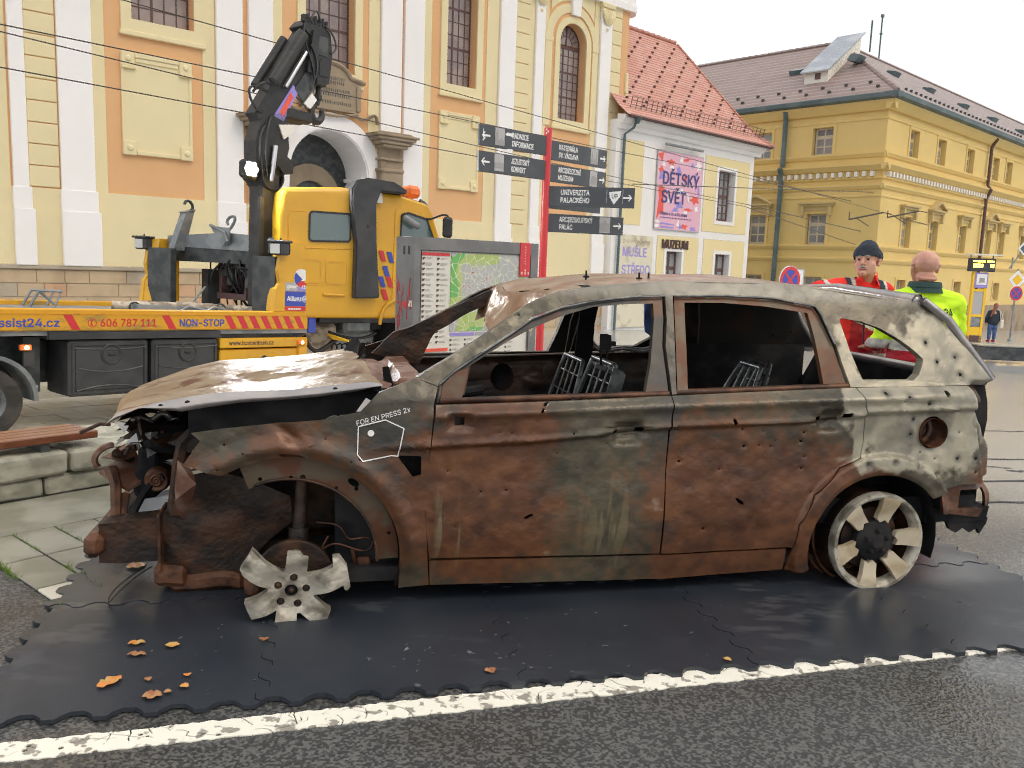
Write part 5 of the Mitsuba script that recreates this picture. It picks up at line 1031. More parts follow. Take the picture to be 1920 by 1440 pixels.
far_p = [(1.08, 1.335), (1.20, 1.35), (1.27, 1.32), (1.15, 1.295), (.93, 1.185), (.77, 1.09), (.71, .99), (.67, .90), (.48, .93), (.40, .955), (.52, 1.075), (.60, 1.105), (.86, 1.235)]
cpt('far_windscreen_pillar', jitter(warp_sheet(far_p, .05, .03, lambda v: v + np.array([0, 1.47, 0])), .006, 14), 'rustdark', 35)
for u, z in ((.95, 1.24), (.72, 1.10), (.60, .985)): cpt('hole', lathe([(.0, -.004), (.012, -.001)], (u, 1.468, z), 'y', 10), 'soot')
cpt('header_bar', tube([(1.30, .26, 1.375), (1.22, .9, 1.36), (1.30, 1.52, 1.375)], .035, 8), 'soot', True)
# bonnet: a crumpled sheet between the near edge and the far edge
hn = np.array([(-.694, .822), (-.671, .854), (-.574, .881), (-.468, .905), (-.317, .931), (-.162, .942), (-.005, .947), (.155, .966), (.318, .982), (.367, .973)])
hf = np.array([(-.927, .663), (-.837, .747), (-.764, .787), (-.605, .854), (-.445, .895), (-.228, .91), (-.007, .931), (.16, .955), (.235, .968)])
fl = np.array([(-.72, .800), (-.665, .832), (-.578, .876), (-.422, .861), (-.353, .874), (-.2, .897), (-.045, .908), (.114, .922), (.276, .947), (.367, .969)])
rs = lambda a, n: np.stack([np.interp(np.linspace(0, 1, n), np.linspace(0, 1, len(a)), a[:, k]) for k in (0, 1)], 1)
NC = 70; A_, B_, C_ = rs(hn, NC), rs(hf, NC), rs(fl, NC); rows = []
for j in range(46):
    t = j / 45
    q = A_ * (1 - t) + B_ * t; v = .10 + 1.46 * t
    bow = .035 * math.sin(math.pi * t)
    p = np.stack([q[:, 0] * 7, np.full(NC, v * 6.0), np.full(NC, .5)], -1)
    wr = .040 * (meshkit.fbm(p * np.array([.55, .8, 1]), 2, 12) - .5) + .030 * (np.abs(meshkit.fbm(p * np.array([.9, 2.4, 1]), 3, 17) - .5)) + .012 * (meshkit.fbm(p * np.array([2, 4, 1]), 3, 19) - .5)
    rows.append(np.stack([q[:, 0], np.full(NC, v), q[:, 1] + bow - .02 * np.exp(-((t - .22) / .12) ** 2) + wr * math.sin(math.pi * min(1, t * 1.15 + .02)) ** .6], -1))
bon = cpt('bonnet', loft(rows), 'hood', True)
edge_ = [np.stack([A_[:, 0] * (1 - t) + C_[:, 0] * t, np.full(NC, .10 - .035 * math.sin(math.pi * t * .8)), A_[:, 1] * (1 - t) + C_[:, 1] * t + .003], -1) for t in np.linspace(0, 1, 7)]
cpt('rolled_edge', loft(edge_), 'flange', True, parent=bon)
for u, z in ((-.50, .885), (-.40, .90), (.175, .955)): cpt('hole', lathe([(.0, -.004), (.011, -.002)], (u, .075, z), 'y', 10), 'soot', parent=bon)
cpt('bonnet_liner', loft([np.stack([A_[:, 0] * (1 - t) + B_[:, 0] * t, np.full(NC, .12 + 1.42 * t), A_[:, 1] * (1 - t) + B_[:, 1] * t - .035], -1) for t in (0, .5, 1)]), 'soot', True, parent=bon)
cpt('bay_side', loft([[(u, .17, z) for u, z in C_[24::5]], [(u, .17, .74) for u, z in C_[24::5]]]), 'soot', True, parent=pf)
# scuttle: curled dark sheet, crumpled lining, dash rail
cpt('scuttle_sheet', loft([[(.20 + .12 * t + .03 * math.sin(5 * k), v, .90 + .13 * t * t + .05 * math.sin(3 * t + k * 2)) for t in np.linspace(0, 1, 12)] for k, v in enumerate(np.linspace(.75, 1.45, 8))]), 'soot', True)
cpt('crumpled_lining', jitter(sub(hull([(.20, .55, .90), (.44, .5, .90), (.20, 1.15, .93), (.46, 1.1, .96), (.34, .85, .995), (.30, .6, .96)]), 4), .016, 14), 'rustpink', 30)
cpt('dash_rail', jitter(sub(bx(.45, .60, .45, 1.45, .86, .95, .03), 3), .010, 9), 'rustpink', 35)
cpt('lever', hull([(.42, .62, .80), (.47, .62, .80), (.40, .60, .985), (.43, .60, .99), (.43, .66, .9)]), 'soot', 30)
cpt('bulkhead', cat(bx(.50, .56, .12, 1.62, .12, .90), bx(.18, .50, .14, 1.6, .12, .80)), 'soot')
cpt('steering_column', tube([(.58, .45, .86), (.86, .45, .90)], .025, 8), 'soot')
# floor, wheel housings, tail
cpt('floor', cat(bx(.0, 2.32, .06, 1.68, .13, .19), bx(2.35, 3.35, .12, 1.62, .30, .42)), 'soot')
cpt('engine_bay', jitter(sub(bx(-.42, .50, .62, 1.45, .14, .74, .06), 3), .04, 7), 'rustdark', 30); cpt('inner_panel', jitter(loft([[(u, .30 + .10 * k, .60 + .16 * k) for u in np.linspace(-.30, .46, 16)] for k in np.linspace(0, 1, 8)]), .02, 9), 'soot', True)
tub = [(ARR[0] + .36 * math.cos(a), ARR[1] + .37 * math.sin(a)) for a in np.linspace(-.3, math.pi + .3, 24)]
cpt('wheel_housing', cat(loft([[(u, .03, z) for u, z in tub], [(u, .36, z) for u, z in tub]]), bx(2.33, 3.08, .36, .38, .1, .62)), 'soot', True)
tub = [(ARF[0] + .46 * math.cos(a), ARF[1] + .43 * math.sin(a)) for a in np.linspace(-.3, 1.9, 20)]
cpt('wheel_housing', jitter(loft([[(u, .02 + .26 * t, z - .03 * t) for u, z in tub] for t in np.linspace(0, 1, 8)]), .012, 9), 'rustdark', True)
fin = [(ARF[0] + r * math.cos(a), ARF[1] + r * math.sin(a) * f) for r, f, aa in ((.452, 1.0, np.linspace(-.02, 2.0, 20)), (.355, 1.0, np.linspace(2.02, -.02, 20))) for a in aa]
ah = [Point(u, z).buffer(r, 5) for u, z, r in ((0, .603, .009), (.047, .604, .012), (.181, .557, .007), (.262, .551, .009), (-.12, .60, .008), (.40, .35, .008))] + [affinity.scale(Point(.004, .575).buffer(1, 6), .026, .012), affinity.rotate(affinity.scale(Point(.25, .578).buffer(1, 6), .026, .014), -35)]
cpt('arch_flange', skin(Polygon(fin).buffer(0).difference(unary_union(ah)), .01, .02, .035, cut=False), 'frame_rust', 40, parent=pf)
cpt('arch_rim', tube([(ARF[0] + .36 * math.cos(a), .0, ARF[1] + .36 * math.sin(a)) for a in np.linspace(0, 1.95, 26)], .006, 6), 'rustdark', True, parent=pf)
# tail end: corner panel, tailgate shell, hatch frame
corner = Polygon([(3.045, .50), (3.17, .51), (3.30, .495), (3.41, .535), (3.42, .62), (3.435, .55), (3.425, .47), (3.44, .42), (3.45, .30), (3.30, .325), (3.08, .365)]).buffer(.004).difference(Polygon([(3.205, .462), (3.385, .452), (3.40, .362), (3.205, .378)]).buffer(.006))
cpt('rear_corner', skin(corner, .02, .025, .045), 'rust', 40)
cpt('corner_pocket', bx(3.18, 3.41, .18, .2, .34, .48), 'soot')
tg = [(3.33, 1.01), (3.375, .985), (3.405, .885), (3.415, .80), (3.405, .708), (3.395, .645), (3.40, .55), (3.20, .55), (3.22, .80)]
gate = cpt('tailgate', cat(prism(tg, .17, .215), prism(tg, 1.56, 1.6), bx(3.33, 3.40, .2, 1.58, .52, .70), hull([(3.33, .2, .70), (3.41, .2, .70), (3.33, .2, .98), (3.37, .2, .98), (3.33, 1.58, .70), (3.41, 1.58, .70), (3.33, 1.58, .98), (3.37, 1.58, .98)])), 'soot')
cpt('tail_panel', skin([(3.19, .985), (3.30, .985), (3.36, .88), (3.385, .70), (3.395, .60), (3.37, .56)], .02, .03, .075), 'frame_rust', 40)
bar = [(2.985, .19, 1.375), (3.115, .16, 1.285), (3.19, .13, 1.18), (3.285, .11, 1.07), (3.345, .10, 1.0)]
cpt('hatch_frame', cat(tube([tuple(np.array(b) + [.02, .02, .01]) for b in bar], .022, 6), tube([(b[0] + .02, WID - b[1] - .02, b[2]) for b in bar], .022, 6), tube([(2.98, .22, 1.385), (2.99, .9, 1.42), (2.98, 1.56, 1.385)], .035, 6), tube([(3.35, .15, 1.0), (3.36, 1.6, 1.0)], .03, 6)), 'flange', True)
cpt('spoiler', hull([(2.96, .24, 1.39), (2.96, 1.5, 1.40), (3.10, .20, 1.335), (3.10, 1.55, 1.335), (3.06, .20, 1.37), (3.06, 1.5, 1.38), (3.0, .24, 1.42), (3.0, 1.5, 1.42)]), 'flange', 30)
cpt('hanging_shreds', cat(prism([(3.05, .36), (3.44, .30), (3.435, .27), (3.40, .215), (3.385, .245), (3.34, .225), (3.30, .25), (3.26, .225), (3.22, .245), (3.19, .30), (3.1, .325)], .12, .14), jitter(sub(bx(3.05, 3.42, .1, 1.6, .29, .36), 3), .01, 9)), 'soot', 30)
cpt('latch', cat(tube([(3.30, 1.5, 1.02), (3.37, 1.5, 1.04), (3.42, 1.5, 1.0)], .012, 5), bx(3.40, 3.46, 1.46, 1.54, .96, 1.0)), 'ashsteel')
# seats: bare spring frames
def seat(u, v, z, h, wd, lean):
    k = cpt('seat_frame', cat(*[tube(smoothpath(q, 12), .013, 6) for q in ([(u, v, z), (u + lean * .6, v + .01, z + h * .6), (u + lean, v + .06, z + h)], [(u, v + wd, z), (u + lean * .6, v + wd - .01, z + h * .6), (u + lean, v + wd - .06, z + h)])], tube([(u + lean, v + .06, z + h), (u + lean, v + wd - .06, z + h)], .014, 6), *[tube([(u + lean * t, v + .02, z + h * t), (u + lean * t + .02, v + wd / 2, z + h * t - .01), (u + lean * t, v + wd - .02, z + h * t)], .006, 5) for t in (.25, .45, .65, .85)], *[tube([(u + lean * .2, v + wd * t, z + h * .2), (u + lean, v + wd * t, z + h)], .006, 5) for t in (.3, .5, .7)]), 'ashsteel', True)
    return k
sf = seat(1.34, .40, .42, .60, .48, .18)
cpt('side_plate', cat(hull([(1.36, .40, .55), (1.44, .40, .5), (1.50, .42, 1.02), (1.56, .42, .98), (1.36, .41, .55)]), hull([(1.44, .52, 1.02), (1.62, .60, .97), (1.44, .52, 1.0), (1.60, .60, .94), (1.5, .8, 1.01)])), 'ashsteel', parent=sf)
cpt('headrest_plate', cat(hull([(1.465, .56, 1.08), (1.54, .60, 1.08), (1.465, .56, 1.165), (1.54, .60, 1.155), (1.48, .58, 1.08), (1.53, .64, 1.16)]), tube([(1.48, .56, 1.0), (1.475, .57, 1.09)], .006, 5), tube([(1.53, .62, 1.0), (1.525, .61, 1.09)], .006, 5), bx(1.54, 1.565, .60, .62, 1.10, 1.125)), 'soot', parent=sf)
seat(1.38, 1.0, .42, .55, .48, .16); seat(2.22, .62, .55, .44, .34, .20); seat(2.50, .95, .55, .42, .36, .16); seat(2.66, 1.2, .55, .38, .30, .14); seat(2.34, .30, .5, .38, .28, .16)
cpt('seat_pan', cat(bx(1.0, 1.4, .38, .9, .36, .44, .02), bx(1.0, 1.4, .98, 1.5, .36, .44, .02), bx(1.9, 2.5, .3, 1.5, .44, .56, .03)), 'soot')
cpt('far_pillar', cat(hull([(1.60, 1.56, .4), (1.74, 1.56, .4), (1.63, 1.42, 1.37), (1.72, 1.42, 1.37), (1.60, 1.60, .4), (1.74, 1.60, .4), (1.66, 1.5, 1.37), (1.74, 1.5, 1.37)])), 'soot')
cpt('centre_pillar', hull([(1.56, .06, .3), (1.72, .06, .3), (1.63, .27, 1.34), (1.69, .27, 1.34), (1.56, .12, .3), (1.72, .12, .3), (1.60, .13, .90), (1.70, .13, .90)]), 'soot')
cl = thing('blue_cloth', 'blue cloth hanging behind the far window of the burnt car', 'cloth')
put(cl, jitter(sub(hull([(2.10, 1.62, 1.32), (2.26, 1.62, 1.32), (2.12, 1.64, 1.10), (2.24, 1.64, 1.07), (2.10, 1.66, 1.32), (2.26, 1.66, 1.32), (2.18, 1.64, 1.05)]), 4), .012, 10), M['denim'], CAR, 40)
# chalked outline, note and a small disc on the wing
def onskin(m, off=-.004):
    v = np.array(m.vertices); v[:, 1] = bodyV(v[:, 0], v[:, 2]) + off + v[:, 1]; return trimesh.Trimesh(v, m.faces, process=False)
mk = [(.266, .82), (.373, .848), (.449, .812), (.427, .692), (.403, .697), (.285, .678), (.263, .705), (.266, .82)]
lnm = LineString(mk).buffer(.0021)
cpt('chalk_outline', onskin(warp_sheet(lnm, .002, .02, lambda v: v), -.0035), 'wht', parent=pf)
tx = flat_text('FOR EN PRESS 2x', .021, 0, 0, 0, .002, False, .222); a = math.atan2(.058, .216)
v = np.array(tx.vertices); tx.vertices = np.stack([.258 + v[:, 0] * math.cos(a) - v[:, 2] * math.sin(a) + .10 * v[:, 2], v[:, 1], .823 + v[:, 0] * math.sin(a) + v[:, 2] * math.cos(a)], 1)
cpt('chalk_note', onskin(tx, -.002), 'wht', parent=pf, label='chalked words FOR EN PRESS 2x')
cpt('white_disc', onskin(prism(Point(.316, .793).buffer(.013), -.003, 0), -.003), 'wht', parent=pf)
# front wheel: only a broken alloy star, hub and disc are left
star_ = [(-.022, .22), (-.012, .305), (.02, .308), (.038, .303), (.05, .285), (.071, .278), (.063, .205), (.068, .203), (.17, .239), (.167, .274), (.195, .273), (.226, .228), (.24, .143), (.228, .130), (.217, .136), (.211, .155), (.094, .122), (.091, .114), (.161, .059), (.148, .02), (.13, -.000), (.105, .002), (.038, .049), (.026, .047), (.023, .004), (-.02, .002), (-.062, .011), (-.055, .065), (-.072, .058), (-.152, .032), (-.165, .06), (-.181, .104), (-.092, .143), (-.087, .156), (-.185, .217), (-.197, .241), (-.15, .321), (-.101, .274), (-.032, .22)]
sp_ = Polygon(star_).union(Point(.003, .143).buffer(.076, 16)).buffer(0)
nuts = [(.013, .197), (.062, .149), (.028, .086), (-.039, .098), (-.049, .166)]
sp_ = sp_.difference(unary_union([Point(q).buffer(.0155) for q in nuts] + [Point(.003, .142).buffer(.026)]))
def starfn(v):
    r = np.hypot(v[:, 0] - .003, v[:, 2] - .143)
    w = v[:, 1] * 1.0 - .03 * sst(.07, .14, r) + .035 * sst(.15, .24, r) * (v[:, 0] > -.5) + .010 * (meshkit.fbm(np.stack([v[:, 0] * 16, v[:, 2] * 16, r * 0], -1), 3, 2) - .5)
    w -= .03 * np.exp(-((v[:, 0] + .17) / .05) ** 2) * np.exp(-((v[:, 2] - .29) / .05) ** 2)
    return np.stack([v[:, 0], w - .035, v[:, 2]], 1)
fwh = cpt('front_wheel', warp_sheet(sp_, .05, .014, starfn), 'alloy', 22, label='broken alloy spokes of the front wheel, rim missing')
cpt('wheel_nut', lathe([(.0, -.05), (.008, -.05), (.012, -.044), (.014, .0)], (.003, .01, .142), 'y', 12), 'rustdark', True, parent=fwh)
for q in nuts: cpt('wheel_nut', lathe([(.0, -.042), (.009, -.042), (.013, -.036), (.0145, .0)], (q[0], .005, q[1]), 'y', 8), 'rustdark', 20, parent=fwh)
cpt('hub_cap', lathe([(.0, -.03), (.020, -.028), (.0275, -.01), (.028, .02)], (.003, .0, .142), 'y', 16), 'soot', True, parent=fwh)
cpt('brake_disc', cat(lathe([(.05, .02), (.155, .02), (.16, .026), (.16, .045), (.05, .05)], (.01, .03, .165), 'y', 36), lathe([(.0, -.01), (.085, -.005), (.09, .03)], (.006, .03, .15), 'y', 24)), 'rustdark', 30)
cpt('brake_caliper', jitter(sub(bx(-.19, -.10, .05, .14, .07, .24, .025), 2), .01, 14), 'rust', 40)
cpt('suspension_strut', cat(tube([(.02, .16, .22), (.035, .20, .42), (.05, .26, .72)], [.032, .028, .026], 12), tube([(.024, .17, .26), (.026, .18, .34)], .042, 12), bx(-.02, .07, .12, .2, .20, .30, .02)), 'rustdark', True)
cpt('control_arm', cat(tube([(.02, .15, .10), (.0, .55, .14)], .03, 8), tube([(.02, .15, .10), (.3, .5, .15)], .025, 8), bx(-.3, .3, .5, 1.3, .08, .2, .03)), 'rustdark', True)
cpt('brake_pipe', tube(smoothpath([(.10, .12, .38), (.16, .11, .375), (.20, .10, .36), (.235, .10, .31), (.30, .09, .315), (.335, .09, .30), (.33, .09, .27), (.24, .10, .27), (.16, .10, .285), (.13, .11, .265), (.15, .11, .32)], 40), .0045, 5), 'rust', True)
cpt('bracket', cat(bx(.27, .33, .10, .14, .15, .22, .008), tube([(.25, .12, .26), (.27, .12, .16)], .008, 5)), 'rust')
# rear wheel: burnt alloy with six spokes left
cpt('wheel_barrel', lathe([(.232, .0), (.205, .10), (.21, .2), (.235, .22), (.24, .20), (.215, .12), (.238, .012)], (2.71, .0, .243), 'y', 48), 'rustdark', 35)
rwh = cpt('rear_wheel', cat(lathe([(.238, .02), (.241, -.012), (.236, -.03), (.222, -.03), (.205, -.012), (.200, .02)], (2.71, -.0, .243), 'y', 56), lathe([(.222, .0), (.205, .10), (.21, .2), (.235, .22), (.24, .20), (.215, .12), (.238, .0)], (2.71, .0, .243), 'y', 48) if False else None), 'alloy', 35, label='burnt alloy rear wheel without tyre')
for i, (uu, zz) in enumerate(((2.581, .374), (2.753, .405), (2.868, .257), (2.827, .121), (2.681, .084), (2.561, .197))):
    a = math.atan2(zz - .243, uu - 2.71); c_, s_ = math.cos(a), math.sin(a); r1 = .095 + .012 * rnd.random()
    pl_ = Polygon([(r1, -.032), (r1 + .012, -.01), (r1 - .006, .012), (r1 + .008, .034), (.16, .038), (.225, .052), (.225, -.05), (.16, -.036)])
    if i == 1: pl_ = pl_.difference(Point(.16, .0).buffer(.008))
    pl_ = Polygon([(2.71 + x * c_ - y * s_, .243 + x * s_ + y * c_) for x, y in pl_.exterior.coords])
    def fs(v):
        r = np.hypot(v[:, 0] - 2.71, v[:, 2] - .243); return np.stack([v[:, 0], v[:, 1] - .030 + .022 * sst(.22, .1, r), v[:, 2]], 1)
    cpt('spoke', warp_sheet(pl_, .03, .02, fs), 'alloytan', 35, parent=rwh)
cpt('hub', cat(lathe([(.0, -.02), (.03, -.02), (.045, -.008), (.085, .0), (.098, .01), (.10, .05)], (2.71, -.005, .243), 'y', 30), *[lathe([(.0, -.03), (.008, -.03), (.012, -.02), (.013, .0)], (2.71 + .055 * math.cos(a), -.005, .243 + .055 * math.sin(a)), 'y', 8) for a in np.arange(5) * 1.2566 + .3]), 'soot', 30, parent=rwh)
cpt('brake_drum', lathe([(.0, .05), (.15, .05), (.16, .07), (.16, .15), (.0, .16)], (2.71, .0, .243), 'y', 32), 'rustdark', 30)
cpt('tyre_wire', cat(*[tube([(2.71 + r * math.cos(a), w, max(.012, .243 + r * math.sin(a))) for a in np.linspace(2.2, 4.9, 30)], .008, 5) for r, w in ((.25, .13), (.262, .18), (.245, .23))]), 'rust', True)
cpt('far_wheels', lathe([(.24, .0), (.22, .1), (.24, .2), (.0, .2)], (2.71, 1.5, .243), 'y', 30), 'soot', 30)
cpt('rear_axle', cat(tube([(2.71, .1, .243), (2.71, 1.6, .243)], .04, 8), bx(2.4, 3.0, .4, 1.4, .14, .3)), 'soot')
# crushed front end
cpt('bumper_beam', jitter(sub(bx(-.855, -.775, .26, 1.55, .205, .305, .025), 3), .008, 8), 'rust', 35)
rail_ = cpt('crash_rail', jitter(sub(hull([(-.80, .30, .17), (-.80, .42, .17), (-.80, .30, .34), (-.80, .42, .34), (-.55, .30, .17), (-.55, .44, .17), (-.55, .30, .365), (-.55, .44, .365)]), 3), .006, 9), 'rustdark', 35)
cpt('flange_plate', bx(-.562, -.548, .27, .47, .13, .385, .003), 'rust', parent=rail_)
apron = Polygon([(-.555, .362), (-.48, .40), (-.46, .52), (-.33, .55), (-.184, .50), (-.024, .433), (-.013, .33), (-.105, .25), (-.186, .165), (-.278, .06), (-.40, .05), (-.468, .075), (-.555, .157)]).buffer(.01)
def apf(v): return np.stack([v[:, 0], v[:, 1] + .33 + .06 * (meshkit.fbm(np.stack([v[:, 0] * 5, v[:, 2] * 5, v[:, 0] * 0], -1), 3, 8) - .5), v[:, 2]], 1)
cpt('inner_wing', warp_sheet(apron, .02, .03, apf), 'rustdark', 35)
cpt('apron_flap', jitter(sub(hull([(-.455, .10, .50), (-.40, .14, .62), (-.385, .12, .60), (-.45, .12, .66), (-.47, .2, .56), (-.47, .2, .40), (-.37, .06, .575), (-.44, .2, .38)]), 3), .008, 9), 'rustpink', 30)
cpt('radiator_post', cat(tube([(-.50, .34, .37), (-.485, .33, .50), (-.47, .30, .60), (-.44, .28, .70), (-.38, .24, .77)], [.035, .03, .03, .036, .03], 7), jitter(sub(hull([(-.52, .3, .69), (-.36, .2, .78), (-.35, .2, .72), (-.42, .25, .66), (-.50, .36, .72)]), 3), .012, 9)), 'rustdark', 40)
cpt('front_bracket', cat(tube([(-.765, .42, .20), (-.76, .44, .35), (-.77, .5, .46), (-.80, .55, .52)], [.028, .022, .025, .03], 6), tube([(-.72, .4, .18), (-.735, .42, .30), (-.73, .5, .42)], .018, 6)), 'rust', 40)
cpt('bent_strip', tube(smoothpath([(-.705, .38, .17), (-.71, .40, .27), (-.685, .45, .36), (-.64, .5, .44), (-.57, .5, .50)], 18), [.018] * 18, 5), 'soot', 40)
cpt('lamp_shelf', jitter(sub(hull([(-.85, .55, .515), (-.72, .50, .44), (-.62, .6, .50), (-.75, .75, .56), (-.85, .55, .50), (-.72, .50, .425), (-.62, .6, .485)]), 2), .004, 10), 'rustpink', 25)
cpt('lamp_shelf', cat(jitter(sub(hull([(-.86, .6, .56), (-.80, .55, .57), (-.72, .6, .63), (-.70, .62, .57), (-.78, .7, .6), (-.76, .58, .545)]), 2), .006, 10), tube(smoothpath([(-.86, .58, .52), (-.875, .58, .56), (-.85, .58, .60), (-.80, .6, .62)], 10), .015, 5)), 'rustpink', 25)
cpt('bent_loop', cat(tube([(-.745, .6, .58), (-.74, .6, .62), (-.70, .62, .625), (-.695, .62, .59)], .010, 5), tube(smoothpath([(-.72, .6, .72), (-.70, .6, .745), (-.64, .62, .73), (-.60, .6, .76), (-.55, .6, .74)], 14), .013, 5)), 'flange', True)
cpt('horn', cat(lathe([(.0, -.03), (.02, -.028), (.03, -.02), (.045, -.022), (.055, -.01), (.058, .02)], (-.60, .52, .475), 'y', 20), tube([(-.60 + .03 * (1 - t / 14) * math.cos(t), .49, .475 + .03 * (1 - t / 14) * math.sin(t)) for t in np.linspace(0, 12, 40)], .006, 4)), 'rust', 40)
r = random.Random(33); jk = []
for i in range(34):
    u, w, z = r.uniform(-.78, -.46), r.uniform(.45, 1.0), r.uniform(.50, .78)
    if z > .84 + .4 * (u + .55): continue
    a = np.array([u, w, z]); b = a + np.array([r.gauss(0, .06), r.gauss(0, .05), r.gauss(0, .05)])
    jk.append(hull([a + np.array([r.gauss(0, .03), r.gauss(0, .03), r.gauss(0, .02)]) for _ in range(5)] + [b]) if i % 3 else tube([a, (a + b) / 2 + [.02, 0, .02], b], .009, 5))
cpt('mangled_front', cat(*jk), 'rustdark', label='tangle of torn and burnt front panel pieces', stuff=True)
jk = []
for i in range(16):
    u, w, z = r.uniform(-.76, -.5), r.uniform(.42, .7), r.uniform(.52, .74)
    jk.append(hull([np.array([u, w, z]) + np.array([r.gauss(0, .025), r.gauss(0, .02), r.gauss(0, .012)]) for _ in range(5)]))
cpt('torn_sheet_pieces', cat(*jk), 'flange', stuff=True)
cpt('crossmember', jitter(sub(cat(bx(-.66, -.46, .5, 1.5, .60, .72, .03), bx(-.70, -.60, .55, 1.5, .38, .60, .02)), 3), .02, 8), 'soot', 35)
cpt('undertray', jitter(sub(cat(bx(-.52, -.2, .3, 1.4, .02, .10, .02), bx(-.58, -.44, .28, .5, .05, .14, .02)), 3), .015, 8), 'rust', 35)
cpt('trailing_wire', cat(tube(smoothpath([(-.62, .35, .14), (-.70, .30, .09), (-.75, .22, .03), (-.74, .2, .02)], 12), .003, 4), tube(smoothpath([(-.60, .35, .13), (-.66, .3, .10), (-.745, .22, .028)], 12), .003, 4)), 'soot')
jk = [tube(smoothpath([(.12 + .03 * i, .10 + .02 * r.random(), .80), (.16 + .03 * i + r.gauss(0, .02), .09, .84), (.2 + .02 * i, .10, .82 + .03 * r.random())], 8), .004, 4) for i in range(7)]
cpt('loose_wires', cat(*jk, hull([(.26, .06, .865), (.30, .05, .87), (.32, .07, .91), (.30, .08, .92)])), 'flange')
# ================================================================ map board and signpost
BO = Fr((-.990, 8.3, float(gz(-.9, 8.3))), math.radians(47))
bd = thing('map_board', 'grey free standing town map board with a green map and a red tab', 'information board')
def bp(name, m, mt, smooth=False, parent=None, **kw): return part(parent or bd, name, m, M[mt], BO, smooth, **kw)
zb = BO.o[2]; zt = 1.725 - zb; bw = 1.68
pz0, pz1 = .12, zt - .13
bp('frame', prism(sbox(0, 0, bw, zt).difference(sbox(.09, pz0, bw - .12, pz1)), 0, .30), 'boardgrey')
pn = bp('panel', bx(.09, bw - .12, .02, .26, pz0, pz1), 'paper')
bp('panel_groove', prism(sbox(.082, pz0 - .008, bw - .112, pz1 + .008).difference(sbox(.09, pz0, bw - .12, pz1)), -.004, .003), 'black')
mx0, mx1, mz0, mz1 = .47, bw - .20, pz1 - .80, pz1 - .01
def mapcol(p, n, uv):
    s = (p.x - float(BO.o[0])) * float(BO.d[0]) + (p.y - float(BO.o[1])) * float(BO.d[1])
    z = p.z - zb
    d1, d2, k = mikit.voronoi(s * 11, z * 11); e1, e2, k2 = mikit.voronoi(s * 26 + 7, z * 26)
    town = SS(.34, .24, dr.sqrt(dr.square((s - .85) / 1.1) + dr.square(z - (zt - .50))) + .12 * FB(s * 9, z * 9, 0, 3))
    c = MX(MX((.34, .46, .12), (.44, .52, .20), k), (.14, .42, .10), SS(.72, .76, N(s * 4 + 2, z * 5)))
    c = MX(c, (.40, .41, .40), dr.maximum(town, SS(.62, .66, N(s * 6 + 9, z * 6))))
    c = MX(c, (.66, .68, .52), SS(.07, .03, d2 - d1) * .9)
    c = MX(c, (.62, .62, .56), SS(.09, .05, e2 - e1) * town * .9)
    return MX(c, (.62, .08, .06), SS(.88, .92, N(s * 60, z * 60)) * town)
M['map'] = mat('map', mapcol, .3, coat=.4)
bp('map', bx(mx0, mx1, .010, .02, mz0, mz1), 'map', parent=pn)
bp('heading', bx(.11, .45, .012, .02, pz1 - .045, pz1 - .015), 'red', parent=pn)
rows = []; rd_ = random.Random(9)
icons = []
for i in range(17):
    for c in (0, 1):
        x, z = .115 + c * .18, pz1 - .085 - i * .052
        icons.append(bx(x, x + .018, .013, .019, z, z + .022)); icons.append(bx(x + .022, x + .030, .013, .019, z + .010, z + .022))
        for q in range(rd_.choice([2, 2, 3])): rows.append(bx(x + .045, x + .045 + rd_.uniform(.04, .10), .015, .019, z + .017 - q * .011, z + .021 - q * .011))
for i in range(6):
    for c in range(5):
        x, z = .48 + c * .19, mz0 - .10 - i * .05
        icons.append(bx(x, x + .02, .013, .019, z, z + .02))
        for q in range(2): rows.append(bx(x + .04, x + .04 + rd_.uniform(.05, .10), .015, .019, z + .017 - q * .011, z + .021 - q * .011))
bp('legend_lines', cat(*rows), 'textgrey', parent=pn, label='rows of print too small to read', stuff=True)
bp('legend_icons', cat(*icons), 'brown', parent=pn, stuff=True)
for a, b, z, m in ((.48, .80, mz0 - .05, 'lilac'), (.82, 1.3, mz0 - .05, 'sheet'), (.11, .45, pz1 - 1.0, 'orangered'), (.11, .45, pz1 - 1.16, 'brown')):
    bp('legend_heading', bx(a, b, .012, .02, z, z + .032), m, parent=pn)
tb = bp('red_tab', bx(1.40, 1.55, -.012, .0, zt - .36, zt + .002, .003), 'red')
bp('tab_mark', cat(*[bx(1.42 + x, 1.435 + x, -.015, -.0125, zt - .335 + z, zt - .31 + z) for x, z in ((.0, 0), (.048, 0), (.096, 0), (.048, .032))], *[bx(1.465, 1.478, -.015, -.0125, zt - .05 - i * .03, zt - .04 - i * .03) for i in range(7)]), 'paper', parent=tb)
def side(name, m, mt): 
    # on the board's left side face (s = 0)
    bp(name, m, mt)
side('vent_slot', bx(-.003, .002, .07, .10, zt - .17, zt - .09), 'black'); side('vent_slot', bx(-.003, .002, .15, .18, zt - .17, zt - .09), 'black')
side('white_sticker', bx(-.003, .002, .09, .16, zt - 1.02, zt - .90), 'wht'); side('small_sticker', bx(-.003, .002, .02, .08, zt - .68, zt - .62), 'paper')
side('round_sticker', lathe([(.0, 0), (.035, 0), (.038, .004)], (-.003, .14, zt - .66), 'x', 16), 'red')
gr_ = []
for i in range(16):
    w, z = rd_.uniform(.02, .27), zt - rd_.uniform(.42, .78); gr_.append(tube([(-.003, w + rd_.gauss(0, .03), z + rd_.gauss(0, .05)), (-.003, w, z), (-.003, w + rd_.gauss(0, .02), z - rd_.uniform(.03, .16))], .004, 4))
